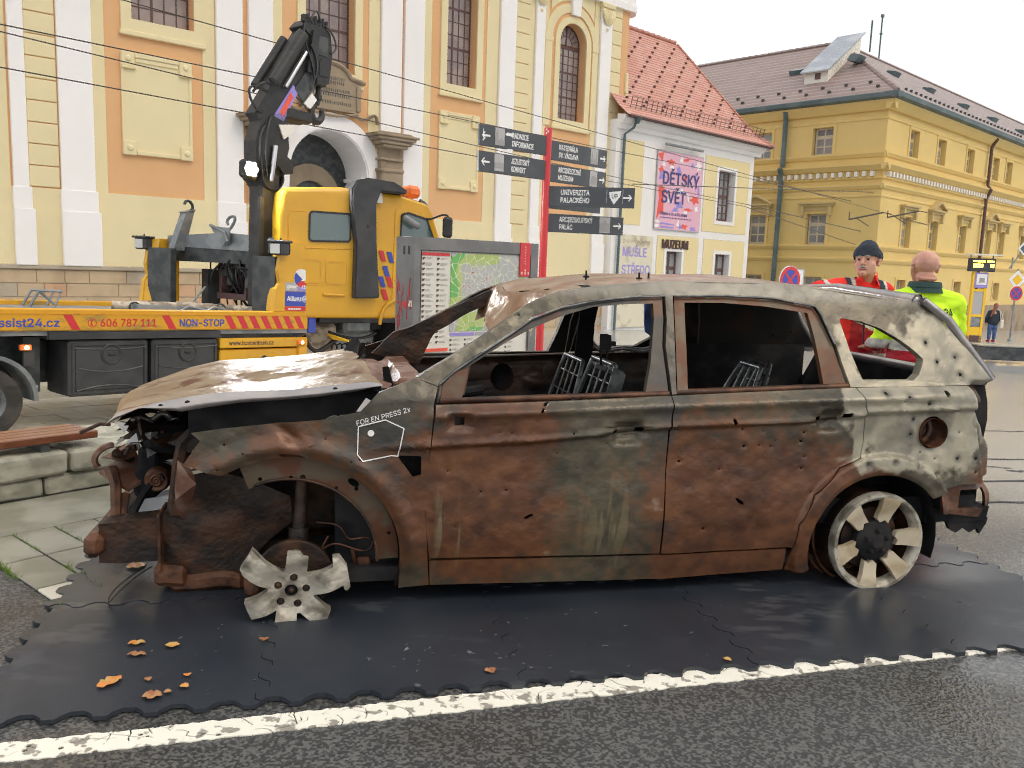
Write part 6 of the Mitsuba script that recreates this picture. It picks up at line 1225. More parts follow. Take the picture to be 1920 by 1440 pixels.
side('paint_scrawl', cat(*gr_), 'red'); bp('top_sticker', bx(.0, .05, .12, .2, zt, zt + .004), 'wht')

POST = np.array([.339, 11.0, 0.0]); pg = float(gz(*POST[:2]))
sp0 = thing('fingerpost', 'red post with grey finger boards pointing to sights of the town', 'signpost')
put(nm(sp0 + '__post'), tube([POST + [0, 0, pg], POST + [0, 0, 3.20]], .050, 14), M['red'], None, 30)
part(sp0, 'post_cap', cat(*[bx(.339 - .03 + x, .339 - .012 + x, 10.947, 10.953, 3.12 + z, 3.14 + z) for x, z in ((0, 0), (.022, .022), (0, .044))]), M['wht'])
def arrow(cx, cz, h, dir_=1):
    t = .022
    q = [(cx - h * .9 * dir_, cz - t / 2), (cx + h * .55 * dir_, cz - t / 2), (cx + h * .15 * dir_, cz - h * .62), (cx + h * .42 * dir_, cz - h * .62), (cx + h * .95 * dir_, cz), (cx + h * .42 * dir_, cz + h * .62), (cx + h * .15 * dir_, cz + h * .62), (cx + h * .55 * dir_, cz + t / 2), (cx - h * .9 * dir_, cz + t / 2)]
    return Polygon(q).buffer(0)
def board(az, L, ztop, h, left, lines, words, pic, th=.062, scale=1.0):
    fr = Fr(POST, math.radians(az)); k = part(sp0, 'finger_board', bx((-L - .04) if left else .04, -.04 if left else L + .04, -.02, .012, ztop - h, ztop, .003), M['charcoal'], fr, label=words)
    W = -.0205
    if left:
        part(k, 'arrow', prism(arrow(-L + .06, ztop - h / 2, .07, -1), W - .003, W), M['wht'], fr); x = -L + .47; px = -L + .20
    else:
        part(k, 'arrow', prism(arrow(L - .05, ztop - h / 2, .062, 1), W - .003, W), M['wht'], fr); x = .19; px = L - .30
    n = len(lines)
    part(k, 'lettering', cat(*[flat_text(t, th * 1.0, x, ztop - h / 2 + (.02 if i == 0 else -.075), W, .003, True, wd) for i, (t, wd) in enumerate(lines)]), M['wht'], fr)
    if pic == 'shield':
        part(k, 'emblem', prism([(px + .02, ztop - .06), (px + .17, ztop - .04), (px + .16, ztop - .11), (px + .085, ztop - .21), (px + .03, ztop - .12)], W - .003, W), M['wht'], fr)
        part(k, 'emblem_letters', flat_text('UP', .055, px + .05, ztop - .135, W - .0035, .002, True, .075), M['charcoal'], fr)
        part(k, 'divider', cat(bx(px - .01, px - .005, W - .003, W, ztop - .2, ztop - .02), bx(px + .19, px + .195, W - .003, W, ztop - .2, ztop - .02)), M['greyart'], fr)
    else:
        part(k, 'picture', bx(px, px + .15, W - .003, W, ztop - .21, ztop - .01), M['greyart'], fr)
        sh = {'tower': [(0, 0), (.15, 0), (.15, .05), (.12, .06), (.10, .09), (.08, .06), (.05, .06), (.05, .12), (.03, .17), (.01, .12), (0, .05)], 'hall': [(0, .03), (.15, .03), (.15, .09), (.08, .10), (0, .09)], 'spires': [(0, 0), (.15, 0), (.13, .08), (.12, .16), (.10, .06), (.05, .06), (.03, .16), (.01, .06)], 'house': [(.02, .02), (.15, .02), (.15, .10), (.12, .11), (.12, .13), (.05, .13), (.03, .10)], 'palace': [(0, .01), (.15, .01), (.15, .10), (.13, .12), (.10, .12), (.075, .17), (.05, .12), (.02, .12), (0, .10)]}[pic]
        part(k, 'picture_print', prism([(px + a, ztop - .205 + b) for a, b in sh], W - .006, W - .003), M['textgrey'], fr)
    return k, fr
k, fr = board(47, 1.10, 3.10, .24, True, (('RADNICE', .27), ('INFORMACE', .36)), 'board reading RADNICE INFORMACE, scratched by stickers', 'tower')
r = random.Random(4)
part(k, 'sticker_scrap', cat(*[hull([(-.66 + r.uniform(-.09, .07), -.0215 - .002 * (q % 2), 3.03 - .19 * (i > 6) + r.uniform(-.02, .03)) for q in range(5)]) for i in range(10)], *[hull([(-1.08 + r.uniform(-.02, .04), -.0215 - .002 * (q % 2), r.uniform(2.9, 3.07)) for q in range(4)]) for i in range(3)]), M['wht'], fr)
board(47, 1.10, 2.80, .24, True, (('JEZUITSKÝ', .30), ('KONVIKT', .24)), 'board reading JEZUITSKÝ KONVIKT', 'hall')
board(45, 1.12, 3.06, .24, False, (('KATEDRÁLA', .36), ('SV. VÁCLAVA', .38)), 'board reading KATEDRÁLA SV. VÁCLAVA', 'spires')
board(45, 1.12, 2.77, .22, False, (('ARCIDIECEZNÍ', .44), ('MUZEUM', .29)), 'board reading ARCIDIECEZNÍ MUZEUM', 'house')
board(97, 1.08, 2.49, .25, False, (('UNIVERZITA', .36), ('PALACKÉHO', .36)), 'board reading UNIVERZITA PALACKÉHO with a white shield', 'shield', .062)
part(sp0, 'finger_board', bx(.04, 1.12, .02, .05, 2.22, 2.44, .003), M['charcoal'], Fr(POST, math.radians(45)), label='board mostly hidden behind the shield board')
board(72, 1.05, 2.15, .23, False, (('ARCIBISKUPSKÝ', .46), ('PALÁC', .18)), 'board reading ARCIBISKUPSKÝ PALÁC', 'palace')

# ================================================================ traffic signs and tram stop
def nostop(key, c, R, az):
    fr = Fr((c[0], c[1], c[2]), math.radians(az)); disc = lambda r, w: prism(Point(0, 0).buffer(r, 24), w, w + .004)
    part(key, 'plate', prism(Point(0, 0).buffer(R, 24), -.01, .012), M['wht'], fr)
    a = part(key, 'blue_field', disc(R * .80, -.015), M['blue'], fr)
    part(key, 'red_ring', prism(Point(0, 0).buffer(R * .96, 24).difference(Point(0, 0).buffer(R * .72, 24)), -.019, -.0155), M['red'], fr)
    cr_ = unary_union([affinity.rotate(sbox(-R * .8, -R * .085, R * .8, R * .085), t) for t in (45, 135)]).intersection(Point(0, 0).buffer(R * .8))
    part(key, 'red_cross', prism(cr_, -.019, -.0155), M['red'], fr)
k = thing('no_stopping_sign', 'round red and blue no stopping sign just above the wreck roof', 'traffic sign')
nostop(k, (6.58, 20.6, 1.36), .34, 62); part(k, 'post', tube([(6.60, 20.66, float(gz(6.6, 20.7))), (6.60, 20.66, 1.7)], .03, 8), M['steel'])
k = thing('supplementary_sign', 'square white sign with a grey mark behind the round no stopping sign', 'traffic sign')
fr = Fr((6.95, 21.2, 1.38), math.radians(70)); part(k, 'plate', bx(-.20, .20, -.01, .01, -.26, .26, .005), M['wht'], fr)
part(k, 'frame', prism(sbox(-.2, -.26, .2, .26).difference(sbox(-.17, -.23, .17, .23)), -.016, -.0105), M['greyart'], fr); part(k, 'mark', prism([(-.1, -.12), (.0, .03), (.10, .14), (.06, .0), (-.06, -.15)], -.016, -.0105), M['greyart'], fr)
part(k, 'post', tube([(7.0, 21.25, float(gz(7, 21.2))), (7.0, 21.25, 1.3)], .03, 8), M['steel'])
k = thing('priority_road_sign', 'yellow diamond priority sign with a round no stopping sign on one grey post', 'traffic sign')
part(k, 'post', cat(tube([(22.12, 37.9, float(gz(22.1, 37.9))), (22.12, 37.9, 2.1)], .038, 8), lathe([(.12, 0), (.1, .1), (.04, .14)], (22.12, 37.9, float(gz(22.1, 37.9))), 'z', 10)), M['steel'])
fr = Fr((22.10, 37.84, 1.62), math.radians(80)); R = .42
part(k, 'diamond', prism([(-R, 0), (0, -R), (R, 0), (0, R)], -.01, .01), M['wht'], fr); part(k, 'yellow_field', prism([(-R * .6, 0), (0, -R * .6), (R * .6, 0), (0, R * .6)], -.016, -.0105), M['yelpaint'], fr)
nostop(k, (22.12, 37.84, 1.02), .33, 80)
k = thing('hanging_sign', 'small green diamond sign hanging at the right edge above the priority sign', 'traffic sign')
fr = Fr((22.45, 38.2, 3.0), math.radians(80)); part(k, 'plate', prism([(-.3, 0), (0, -.3), (.3, 0), (0, .3)], -.01, .01), M['wht'], fr); part(k, 'field', prism([(-.2, 0), (0, -.2), (.2, 0), (0, .2)], -.016, -.0105), M['gutter'], fr)
part(k, 'bracket', cat(tube([(21.9, 38.2, 2.1), (22.2, 38.2, 2.6), (22.4, 38.2, 3.0)], .03, 6), tube([(22.0, 38.2, 2.1), (22.0, 38.2, 2.6)], .03, 6)), M['steel'])
st = thing('tram_stop_pillar', 'yellow tram stop pillar with lit display, timetable and small roof', 'tram stop pillar')
ST = Fr((18.93, 35.6, float(gz(19, 35.6))), math.radians(84)); sz_ = ST.o[2]
def stp(name, m, mt, **kw): return part(st, name, m, M[mt], ST, False, **kw)
stp('post', cat(bx(.0, .10, -.05, .08, 0, 2.9), bx(.55, .65, -.05, .08, 0, 2.9), bx(.1, .55, -.04, .06, 1.05, 1.15), bx(.1, .55, -.04, .06, 2.1, 2.2), bx(.1, .55, -.04, .06, .28, .62)), 'yelpaint')
stp('timetable', bx(.10, .55, -.02, .04, 1.15, 2.1), 'greyart'); stp('bin', bx(.10, .55, -.02, .06, .64, 1.05), 'steel'); stp('base', bx(.0, .65, -.05, .08, .0, .26), 'brown')
stp('stop_sign', bx(.08, .66, -.07, .05, 2.25, 2.88, .01), 'lilac'); stp('stop_sign_field', bx(.15, .60, -.076, -.0705, 2.38, 2.82), 'wht'); stp('tram_symbol', cat(bx(.26, .5, -.08, -.0765, 2.5, 2.66), bx(.24, .52, -.08, -.0765, 2.46, 2.49)), 'textgrey')
dsp = stp('display', bx(-.22, .88, -.14, .10, 2.92, 3.46, .02), 'plastic'); stp('roof', bx(-.26, 1.05, -.3, .25, 3.58, 3.64), 'pale'); stp('roof_strut', cat(bx(-.18, -.14, -.02, .02, 3.4, 3.6), bx(.80, .84, -.02, .02, 3.4, 3.6)), 'steel')
rd_ = random.Random(2); dd = []
for z, spans in ((3.34, [(-.14, .40), (.50, .80)]), (3.20, [(-.10, .30), (.62, .80)]), (3.12, [(-.10, .30), (.66, .80)])):
    for a, b in spans:
        x = a
        while x < b: w = rd_.uniform(.02, .05); dd.append(bx(x, x + w, -.146, -.141, z - .035, z + .035)); x += w + .012
key = nm(dsp + '__lit_text'); scene[key] = mikit.ply(ST(cat(*dd)), M['yelpaint'], emitter={'type': 'area', 'radiance': rgb((6.0, 3.6, .15))}); labels[key] = {'label': 'lit yellow display rows too far away to read', 'kind': 'stuff'}
# dark bench slab and its row of kerb setts at the right
k = thing('dark_stone_slab', 'long low dark stone slab at the right edge behind the wreck tail', 'slab')
SB = Fr((11.95, 21.7, float(gz(12, 21.7))), math.radians(97)); part(k, 'slab', bx(0, 6, 0, .6, .08, .42, .01), M['steeldark'], SB); part(k, 'top', bx(-.03, 6, -.03, .63, .42, .455, .006), M['slabgrey'], SB)
kb = struct('kerb', SB(bx(-3, 8, -.60, 1.2, -.25, -.04)), M['slabgrey'], None, False, 'kerb of rough grey setts before the dark slab')
for i in range(40): part(kb, 'sett', jitter(sub(bx(-2.9 + i * .2, -2.72 + i * .2, -.66, -.50, -.26, .0, .03), 1), .01, 9, i), M['granite'], SB, smooth=40)

# ================================================================ overhead wires
wg = 'overhead tram wires crossing the view'
def wire(label, a, b, r, sag=.0, mt='wire'):
    k = thing('overhead_wire', label, 'wire', wg); a, b = np.array(a, float), np.array(b, float); t = np.linspace(0, 1, 40)[:, None]
    p = a + (b - a) * t; p[:, 2:] -= sag * 4 * t * (1 - t); put(k, tube(p, r, 5), M[mt]); return p
wire('uppermost overhead wire, passing behind the top of the crane', (-8.386, 14, 5.86), (19.454, 44, 4.554), .011)
pA = wire('overhead wire second from the top at the left edge', (-7.828, 13, 4.728), (9.652, 36, 5.335), .011)
pB = wire('overhead wire third from the top at the left edge', (-7.532, 12.5, 4.511), (9.463, 36, 4.312), .010, .10)
pC = wire('lowest overhead wire at the left edge', (-7.254, 12, 3.919), (9.471, 36, 4.204), .010)
wire('thin overhead wire crossing the ochre building towards the tram stop', (9.463, 36, 4.312), (35.23, 60, 2.426), .02, 0, 'wirelt')
wire('thin overhead wire crossing the ochre building, upper one', (19.454, 44, 4.554), (35.077, 60, 3.709), .02, 0, 'wirelt')
wire('thin overhead wire from the museum wall to the ochre building', (3.888, 30, 4.386), (19.772, 45, 5.867), .018, 0, 'wirelt')
wire('thin overhead wire continuing right of the museum corner', (9.65, 36, 5.33), (30, 58, 5.1), .02, 0, 'wirelt')
wire('lowest thin overhead wire in front of the ochre building', (9.47, 36, 4.2), (26, 52, 1.75), .018, 0, 'wirelt')
k = thing('wire_jumper', 'curved cable joining two overhead wires left of the crane', 'cable')
put(k, cat(tube(smoothpath([pB[7] + [0, 0, -.01], pB[7] + [.05, .05, .10], pB[7] + [.35, .35, -.15], pB[7] + [.42, .45, -.35], pC[7] * .9 + pB[7] * .1 + [.2, .2, .12], pC[7] + [0, 0, .02]], 24), .018, 6), bx(*(c + s for c in pB[7] for s in (-.05, .05)), .01), bx(*(c + s for c in pC[7] for s in (-.05, .05)), .01)), M['wire'])
for p, lb in (((15.1, 39.5, 3.9), 'dark wire hanger arm before the ochre corner, left one'), ((17.9, 42.0, 4.2), 'dark wire hanger arm before the ochre corner, right one')):
    k = thing('wire_hanger', lb, 'wire hanger'); p = np.array(p) * np.array([1, .93, 1]); p[0] *= .93
    put(k, cat(tube([p, p + [1.5, .2, .35]], .035, 5), tube([p + [1.5, .2, .35], p + [1.9, .3, .30]], .02, 5), tube([p, p + [0, 0, .3]], .02, 5), tube([p + [.3, 0, .06], p + [.9, .1, -.25]], .02, 5)), M['wire'])

# ================================================================ people
class HeadFr:
    def __init__(s, c, f, tilt=0.0):
        f = np.array(f, float); f /= np.linalg.norm(f); s.f = f; s.r = np.cross(f, [0, 0, 1.0]); s.r /= np.linalg.norm(s.r); s.u = np.cross(s.r, s.f); s.c = np.array(c, float)
        if tilt: s.u, s.r = s.u * math.cos(tilt) + s.r * math.sin(tilt), s.r * math.cos(tilt) - s.u * math.sin(tilt)
    def p(s, x, y, z): return s.c + s.r * x + s.f * y + s.u * z
def head_bones(h, k=1.0):
    q = lambda x, y, z, r: (h.p(x * k, y * k, z * k), r * k)
    return [[q(0, -.025, .045, .082), q(0, .025, .045, .078)], [q(0, .025, .045, .074), q(0, .035, .0, .062)], [q(0, .03, .0, .062), q(0, .055, -.075, .036)], [q(-.035, .04, -.02, .040), q(-.022, .05, -.075, .03)], [q(.035, .04, -.02, .040), q(.022, .05, -.075, .03)],
            [q(-.03, .088, .028, .014), q(.03, .088, .028, .014)], [q(0, .096, .012, .012), q(0, .116, -.022, .0125)], [q(-.014, .100, -.026, .010), q(.014, .100, -.026, .010)], [q(0, .085, -.085, .020), q(0, .075, -.09, .024)],
            [q(-.022, .092, -.056, .009), q(.022, .092, -.056, .009)], [q(-.080, -.005, .022, .013), q(-.086, -.020, .030, .012)], [q(-.080, -.002, -.012, .012), q(-.082, -.012, .01, .012)], [q(.080, -.005, .022, .013), q(.086, -.020, .030, .012)], [q(.080, -.002, -.012, .012), q(.082, -.012, .01, .012)]]
def hand(w, d, up, s=1.0):
    """five unequal bent fingers on a palm; w wrist, d pointing direction, up the back of the hand"""
    w, d, up = [np.array(q, float) for q in (w, d, up)]; d /= np.linalg.norm(d); x = np.cross(d, up); x /= np.linalg.norm(x); up = np.cross(x, d); b = []
    kn = [w + d * .085 * s + x * o * s for o in (-.030, -.010, .011, .031)]
    for q in kn: b.append([(w + d * .01, .022 * s), (q, .013 * s)])
    for q, L in zip(kn, (.070, .080, .074, .058)):
        m = q + (d * .9 - up * .35) * L * .5 * s; e = m + (d * .5 - up * .85) * L * .5 * s; b += [[(q, .0095 * s), (m, .0088 * s)], [(m, .0088 * s), (e, .0075 * s)]]
    t0 = w + d * .03 * s - x * .028 * s; t1 = t0 + (d * .6 - x * .7) * .042 * s; b += [[(t0, .015 * s), (t1, .011 * s)], [(t1, .011 * s), (t1 + (d * .9 - x * .2) * .034 * s, .009 * s)]]
    return b
def shell(mesh, cond, off):
    n = mesh.vertex_normals; c = mesh.triangles_center; f = mesh.faces[cond(c)]
    m = trimesh.Trimesh(mesh.vertices + n * off, f, process=False); m.remove_unreferenced_vertices(); return m
def person(label, feet, h, H, joints, top, legs, jk_extra=()):
    """joints: dict with chest, pelvis, shoulder/elbow/wrist left and right, hips, knees, ankles"""
    J = {k_: np.array(v_, float) for k_, v_ in joints.items()}
    k = thing('person', label, 'person')
    neck = (J['neck'], .056); body = head_bones(h, H)
    body += [[(h.p(0, -.02, -.05), .058), neck], [neck, (J['chest'], .10)], [(J['chest'], .14), (J['pelvis'], .13)]]
    for s in 'LR':
        body += [[(J['chest'], .08), (J['sh' + s], .055)], [(J['sh' + s], .05), (J['el' + s], .042)], [(J['el' + s], .042), (J['wr' + s], .030)], [(J['pelvis'], .11), (J['hip' + s], .085)], [(J['hip' + s], .08), (J['kn' + s], .055)], [(J['kn' + s], .055), (J['an' + s], .04)], [(J['an' + s], .04), (J['an' + s] + J['toe'], .035)]]
        body += hand(J['wr' + s], J['wr' + s] - J['el' + s], (0, 0, 1) if abs((J['wr' + s] - J['el' + s])[2]) < .15 else J['toe'])
    put(k, blob(body, .011, 6), M['skin'], None, True)
    sid = (J['shR'] - J['shL']); sid /= np.linalg.norm(sid)
    jk = [[(J['chest'] + sid * .07, .15), (J['chest'] - sid * .07, .15), (J['belly'] + sid * .07, .152), (J['belly'] - sid * .07, .152)], [(J['belly'] + sid * .07, .152), (J['belly'] - sid * .07, .152), (J['hem'] + sid * .08, .15), (J['hem'] - sid * .08, .15)], [(J['neck'] + [0, 0, -.045], .085), (J['shL'], .078)], [(J['neck'] + [0, 0, -.045], .085), (J['shR'], .078)], [(J['shL'], .08), (J['shR'], .08), (J['chest'], .13)]]
    for s in 'LR': jk += [[(J['sh' + s], .080), (J['el' + s], .066)], [(J['el' + s], .066), (J['wr' + s] + (J['el' + s] - J['wr' + s]) * .12, .052)]]
    jm = blob(jk + list(jk_extra), .016, 8)
    v = jm.vertices; n = jm.vertex_normals
    fold = .020 * (np.abs(meshkit.fbm(v * np.array([7, 7, 11.]), 3, 6) - .5) * 2) + .008 * (meshkit.fbm(v * 24, 2, 3) - .5)
    jm.vertices = v - n * fold[:, None]
    j = part(k, 'jacket', jm, M[top], None, True)
    lg = []
    for s in 'LR': lg += [[(J['pelvis'], .135), (J['hip' + s], .105)], [(J['hip' + s], .105), (J['kn' + s], .078)], [(J['kn' + s], .078), (J['an' + s] + [0, 0, .03], .062)]]
    lm = blob(lg, .02, 6); lm.vertices -= lm.vertex_normals * (.012 * np.abs(meshkit.fbm(lm.vertices * 9, 2, 4) - .5) * 2)[:, None]
    part(k, 'trousers', lm, M[legs], None, True)
    part(k, 'shoes', blob([[(J['an' + s] + [0, 0, -.03], .05), (J['an' + s] + J['toe'] * 1.2 + [0, 0, -.035], .042)] for s in 'LR'], .02, 3), M['black'], None, True)
    return k, j, jm
gA = float(gz(2.5, 6.15))
h1 = HeadFr((2.487, 6.10, 1.585), (-.62, -.78, .20), .08)
k1, j1, jm1 = person('man in a red jacket and dark knitted cap facing the camera behind the wreck', None, h1, .96,
    dict(neck=(2.50, 6.15, 1.452), chest=(2.50, 6.17, 1.24), belly=(2.51, 6.17, 1.05), hem=(2.52, 6.17, .84), pelvis=(2.52, 6.17, .88), shL=(2.665, 6.19, 1.385), elL=(2.74, 6.10, 1.12), wrL=(2.58, 5.93, 1.06), shR=(2.325, 6.12, 1.405), elR=(2.115, 5.99, 1.395), wrR=(2.24, 5.86, 1.36), hipL=(2.61, 6.17, .84), hipR=(2.42, 6.17, .84), knL=(2.64, 6.14, .42), knR=(2.40, 6.14, .42), anL=(2.65, 6.18, .03 + gA + .05), anR=(2.39, 6.18, .03 + gA + .05), toe=(-.04, -.15, -.01)), 'redcloth', 'darkred')
for sx in (-1, 1): part(k1, 'eye', blob([[(h1.p(sx * .030, .089, .012), .0075), (h1.p(sx * .034, .088, .012), .0075)]], .006, 1), M['eye'], None, True)
for sx in (-1, 1): part(k1, 'eyebrow', tube([h1.p(sx * .014, .101, .030), h1.p(sx * .03, .099, .035), h1.p(sx * .046, .088, .029)], .0045, 5), M['textgrey'], None, True)
part(k1, 'mouth', tube([h1.p(-.026, .090, -.060), h1.p(0, .099, -.058), h1.p(.026, .090, -.060)], .004, 6), M['lips'], None, True)
part(k1, 'moustache', blob([[(h1.p(-.026, .092, -.050), .005), (h1.p(0, .102, -.040), .008)], [(h1.p(.026, .092, -.050), .005), (h1.p(0, .102, -.040), .008)]], .006, 2), M['textgrey'], None, True)
cap_ = blob([[(h1.p(0, -.03, .058), .092), (h1.p(0, .015, .062), .088)], [(h1.p(0, -.01, .105), .070), (h1.p(0, -.02, .120), .050)]], .014, 5)
capm = shell(cap_, lambda c: (c - h1.c) @ h1.u > .040 - .25 * ((c - h1.c) @ h1.f) * 0, .001)
part(k1, 'cap', capm, M['navy'], None, True)
rim = shell(cap_, lambda c: ((c - h1.c) @ h1.u > .038) & ((c - h1.c) @ h1.u < .085), .006); part(k1, 'cap_turnup', rim, M['navy'], None, True)
part(k1, 'collar', cat(*[loft([[tuple(np.array([2.50, 6.14, z]) + np.array([math.cos(a), math.sin(a), 0]) * (r_ + .012 * math.sin(3 * a)) + np.array([0, 0, .035 * math.cos(a + .8)])) for a in np.linspace(-1.0, 4.2, 24)] for z, r_ in ((1.40, .115), (1.45, .092), (1.495, .088))])]), M['redcloth'], None, True)
part(k1, 'collar_lining', loft([[tuple(np.array([2.52, 6.17, z]) + np.array([math.cos(a), math.sin(a), 0]) * r_) for a in np.linspace(-.9, 3.0, 18)] for z, r_ in ((1.42, .085), (1.49, .080))]), M['navy'], None, True)
part(k1, 'zip', tube([(2.45, 6.00, 1.40), (2.455, 5.99, 1.25), (2.47, 5.99, 1.0)], .006, 5), M['navy'])
for nm_, cnd, mt in (('shoulder_band', lambda c: (np.abs(c[:, 0] - 2.36) < .016) & (c[:, 2] > 1.36), 'navy'), ('shoulder_band', lambda c: (np.abs(c[:, 0] - 2.392) < .014) & (c[:, 2] > 1.38), 'reflect'), ('shoulder_band', lambda c: (np.abs(c[:, 0] - 2.615) < .022) & (c[:, 2] > 1.36), 'navy'), ('shoulder_band', lambda c: (np.abs(c[:, 0] - 2.645) < .010) & (c[:, 2] > 1.36), 'reflect'),
    ('sleeve_band', lambda c: (np.abs(c[:, 0] - 2.16) < .018) & (c[:, 2] > 1.28), 'reflect'), ('chest_band', lambda c: (np.abs(c[:, 2] - 1.30) < .02) & (c[:, 0] > 2.33) & (c[:, 0] < 2.66), 'navy'), ('belly_band', lambda c: (np.abs(c[:, 2] + .5 * (c[:, 0] - 2.5) - 1.17) < .035) & (c[:, 1] < 6.2) & (c[:, 0] > 2.40), 'reflect'), ('hem_band', lambda c: (np.abs(c[:, 2] - .93) < .025), 'reflect')):
    m_ = shell(jm1, cnd, .004)
    if len(m_.faces): part(k1, nm_, m_, M[mt], None, True)
part(k1, 'jacket_front', shell(jm1, lambda c: (c[:, 2] < 1.17 - .5 * (c[:, 0] - 2.5)) & (c[:, 0] > 2.38) & (c[:, 2] > .84), .002), M['darkred'], None, True)
gB = float(gz(2.72, 5.7))
h2 = HeadFr((2.690, 5.66, 1.555), (.10, .985, -.05), 0)
k2, j2, jm2 = person('bald man in a yellow hi-vis jacket seen from behind at the wreck tail', None, h2, .97,
    dict(neck=(2.70, 5.65, 1.425), chest=(2.72, 5.66, 1.20), belly=(2.73, 5.66, 1.05), hem=(2.73, 5.66, .90), pelvis=(2.73, 5.66, .90), shL=(2.53, 5.66, 1.345), elL=(2.47, 5.72, 1.08), wrL=(2.50, 5.93, 1.02), shR=(2.895, 5.64, 1.335), elR=(2.955, 5.68, 1.08), wrR=(2.86, 5.90, 1.02), hipL=(2.63, 5.66, .84), hipR=(2.82, 5.66, .84), knL=(2.62, 5.69, .42), knR=(2.84, 5.69, .42), anL=(2.61, 5.65, .03 + gB + .05), anR=(2.85, 5.65, .03 + gB + .05), toe=(.03, .15, -.01)), 'hivis', 'darkred', [[((2.70, 5.66, 1.20), .17), ((2.76, 5.66, 1.20), .17)]])
part(k2, 'neck_fold', tube([h2.p(-.05, -.058, -.062), h2.p(0, -.080, -.066), h2.p(.05, -.058, -.062)], .016, 8), M['skin'], None, True)
part(k2, 'collar', loft([[tuple(np.array([2.70, 5.655, z]) + np.array([math.cos(a), math.sin(a) * .92, 0]) * r_) for a in np.linspace(2.6, 6.9, 24)] for z, r_ in ((1.405, .118), (1.45, .098), (1.476, .094), (1.47, .101), (1.44, .108))]), M['collar'], None, True)
from scipy.spatial import cKDTree
bk = jm2.vertices[(jm2.vertex_normals[:, 1] < -.2)]; tr_ = cKDTree(bk[:, [0, 2]])
tx = flat_text('24', .046, 2.772, 1.262, 0, .002, True, .068); v = np.array(tx.vertices); dd_, ii = tr_.query(v[:, [0, 2]], k=4); v[:, 1] += bk[ii, 1].min(1) - .004
part(k2, 'back_lettering', trimesh.Trimesh(v, tx.faces, process=False), M['black'], None, label='black number 24 on the back')
part(k2, 'waist_band', shell(jm2, lambda c: np.abs(c[:, 2] - 1.055) < .032, .004), M['reflect'], None, True)
part(k2, 'lower_jacket', shell(jm2, lambda c: c[:, 2] < 1.02, .003), M['darkred'], None, True)
# woman walking away by the tram stop
wz = float(gz(20.5, 36.6)); W0 = np.array([20.55, 36.6, wz]); h3 = HeadFr(W0 + [.06, 0, 1.50], (.45, .85, -.2), 0)
k = thing('person', 'woman in dark clothes with long reddish hair near the tram stop pillar', 'person')
q = lambda x, y, z: W0 + [x, y, z]
put(k, blob(head_bones(h3, .92) + [[(h3.p(0, -.02, -.05), .05), (q(.0, 0, 1.34), .06)], [(q(0, 0, 1.22), .12), (q(0, 0, .92), .12)], [(q(-.09, 0, .85), .09), (q(-.10, .02, .45), .06)], [(q(-.10, .02, .45), .06), (q(-.11, 0, .08), .045)], [(q(.09, 0, .85), .09), (q(.10, -.02, .45), .06)], [(q(.10, -.02, .45), .06), (q(.12, .02, .08), .045)]] + hand(q(-.26, .1, .82), (0, .1, -1), (-1, 0, 0)) + hand(q(.27, .1, .82), (0, .1, -1), (1, 0, 0)), .02, 4), M['skin'], None, True)
part(k, 'sweater', blob([[(q(-.17, 0, 1.28), .075), (q(.17, 0, 1.28), .075), (q(0, 0, 1.05), .16)], [(q(-.06, 0, 1.1), .16), (q(.06, 0, 1.1), .16), (q(-.06, 0, .84), .17), (q(.06, 0, .84), .17)], [(q(-.19, 0, 1.27), .07), (q(-.28, .02, 1.02), .06)], [(q(-.28, .02, 1.02), .06), (q(-.25, .1, .82), .045)], [(q(.19, 0, 1.27), .07), (q(.29, .02, 1.02), .06)], [(q(.29, .02, 1.02), .06), (q(.26, .1, .82), .045)]], .03, 5), M['navy'], None, True)
part(k, 'jeans', blob([[(q(-.08, 0, .80), .125), (q(-.10, .02, .45), .085)], [(q(-.10, .02, .45), .085), (q(-.11, 0, .12), .06)], [(q(.08, 0, .80), .125), (q(.10, -.02, .45), .085)], [(q(.10, -.02, .45), .085), (q(.12, .02, .12), .06)], [(q(-.08, 0, .82), .13), (q(.08, 0, .82), .13)]], .03, 4), M['denim'], None, True)
part(k, 'hair', blob([[(h3.p(0, -.03, .06), .095), (h3.p(0, .0, .05), .088)], [(h3.p(0, -.06, .0), .085), (q(-.10, -.10, 1.22), .05)], [(q(-.05, -.08, 1.36), .06), (q(-.17, -.10, 1.10), .035)]], .02, 4), M['hair'], None, True)
part(k, 'shoes', blob([[(q(-.11, -.02, .04), .045), (q(-.11, .14, .03), .035)], [(q(.12, 0, .04), .045), (q(.12, .16, .03), .035)]], .02, 2), M['darkred'], None, True)
bg = thing('shoulder_bag', 'white canvas bag hanging from the shoulder of the woman', 'bag'); put(nm(bg + '__bag'), bx(20.55 + .20, 20.55 + .34, 36.36, 36.42, wz + .60, wz + .96, .02), M['canvas']); part(bg, 'strap', cat(tube([q(.22, -.2, .96), q(.17, -.14, 1.34), q(.18, .0, 1.38)], .014, 5), tube([q(.32, -.2, .96), q(.22, -.14, 1.32)], .012, 5)), M['canvas'])

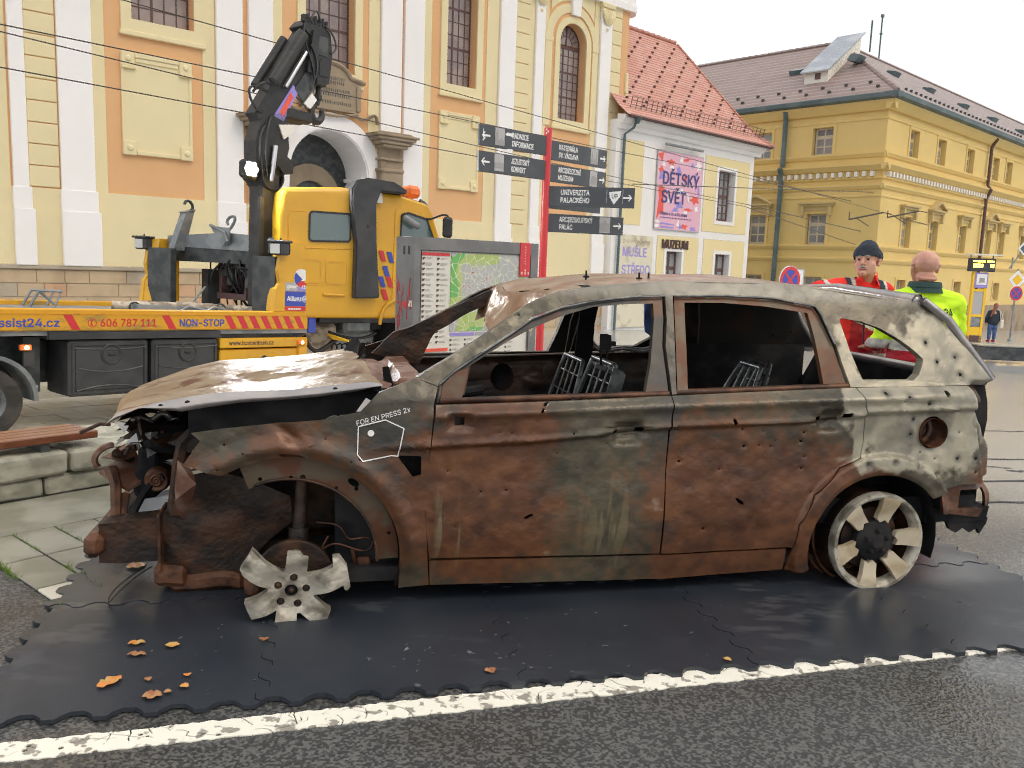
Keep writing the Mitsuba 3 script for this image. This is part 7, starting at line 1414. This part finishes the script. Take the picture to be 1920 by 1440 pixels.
# ================================================================ leaves and fragments on the mats
leafs = [((-1.34, 2.73), .075, .030, 1.1, 'leaf', 'largest orange leaf on the mat, front left'), ((-1.38, 3.03), .05, .02, .3, 'leaf', 'orange leaf on the mat behind the largest leaf'), ((-1.24, 3.02), .035, .028, 1.8, 'leaf', 'small curled orange leaf on the mat near the broken front wheel'), ((-1.34, 2.94), .055, .018, .1, 'leafbrown', 'long brown leaf between two orange leaves on the mat'), ((-1.16, 2.65), .05, .03, .2, 'leafbrown', 'brown leaf nearest the mat front edge at the left'), ((-1.22, 2.76), .02, .015, .5, 'leafbrown', 'tiny brown leaf scrap beside the largest leaf'), ((-1.08, 2.72), .025, .018, 1.2, 'leaf', 'small orange leaf scrap, rightmost of the left cluster'), ((-1.12, 2.68), .02, .014, 2.0, 'leafbrown', 'small brown leaf scrap in the middle of the left cluster'), ((-1.10, 2.80), .022, .012, .4, 'leaf', 'thin orange leaf scrap at the back of the left cluster'), ((-.04, 2.91), .035, .022, .4, 'leafbrown', 'reddish leaf on the mat below the front door'), ((.86, 3.07), .022, .018, .9, 'leaf', 'lone orange leaf on the mat below the rear door'), ((-1.73, 3.82), .07, .045, .5, 'leaf', 'pale orange leaf under the crushed front of the wreck'), ((-.92, 3.10), .03, .015, .2, 'leafbrown', 'brown leaf in front of the broken front wheel')]
for (x, y), L, Wd, a, mt, lb in leafs:
    L, Wd = L * .8, Wd * .8
    k = thing('fallen_leaf', lb, 'leaf', 'fallen leaves on the mats')
    pts = []
    for i in range(9):
        t = i / 8; w_ = Wd * math.sin(math.pi * min(1, t * .98 + .02)) ** .7 * (1 + .35 * (i % 2))
        pts.append([(t - .5) * L * 1.6, w_, 0]);
    lo = [[p[0], -p[1] * .9, 0] for p in pts]
    m = loft([np.array(pts), np.array([[p[0], 0, 0] for p in pts]), np.array(lo)]); v = m.vertices; v[:, 2] = .003 + .12 * np.abs(v[:, 1]) + .006 * np.sin(v[:, 0] * 90) ** 2
    ca, sa = math.cos(a), math.sin(a); m.vertices = np.stack([x + v[:, 0] * ca - v[:, 1] * sa, y + v[:, 0] * sa + v[:, 1] * ca, .023 + v[:, 2]], 1); put(k, m, M[mt], None, True)
fr_ = []
r = random.Random(12)
for i in range(110):
    u, v = (r.gauss(.55, .18), r.gauss(-.45, .10)) if i < 34 else (r.uniform(-.7, 3.4), r.uniform(-.66, -.05)); s_ = r.uniform(.003, .012) if i < 34 else r.uniform(.002, .006)
    if v < -.67: continue
    p = CAR.pt(np.array([[u, v, .020]]))[0]; fr_.append(hull([p + np.array([r.gauss(0, s_), r.gauss(0, s_), abs(r.gauss(0, s_ * .25))]) for _ in range(6)]))
struct('debris', cat(*fr_), M['ashsteel'], label='small pale flakes of ash and metal on the mats', kind='stuff')
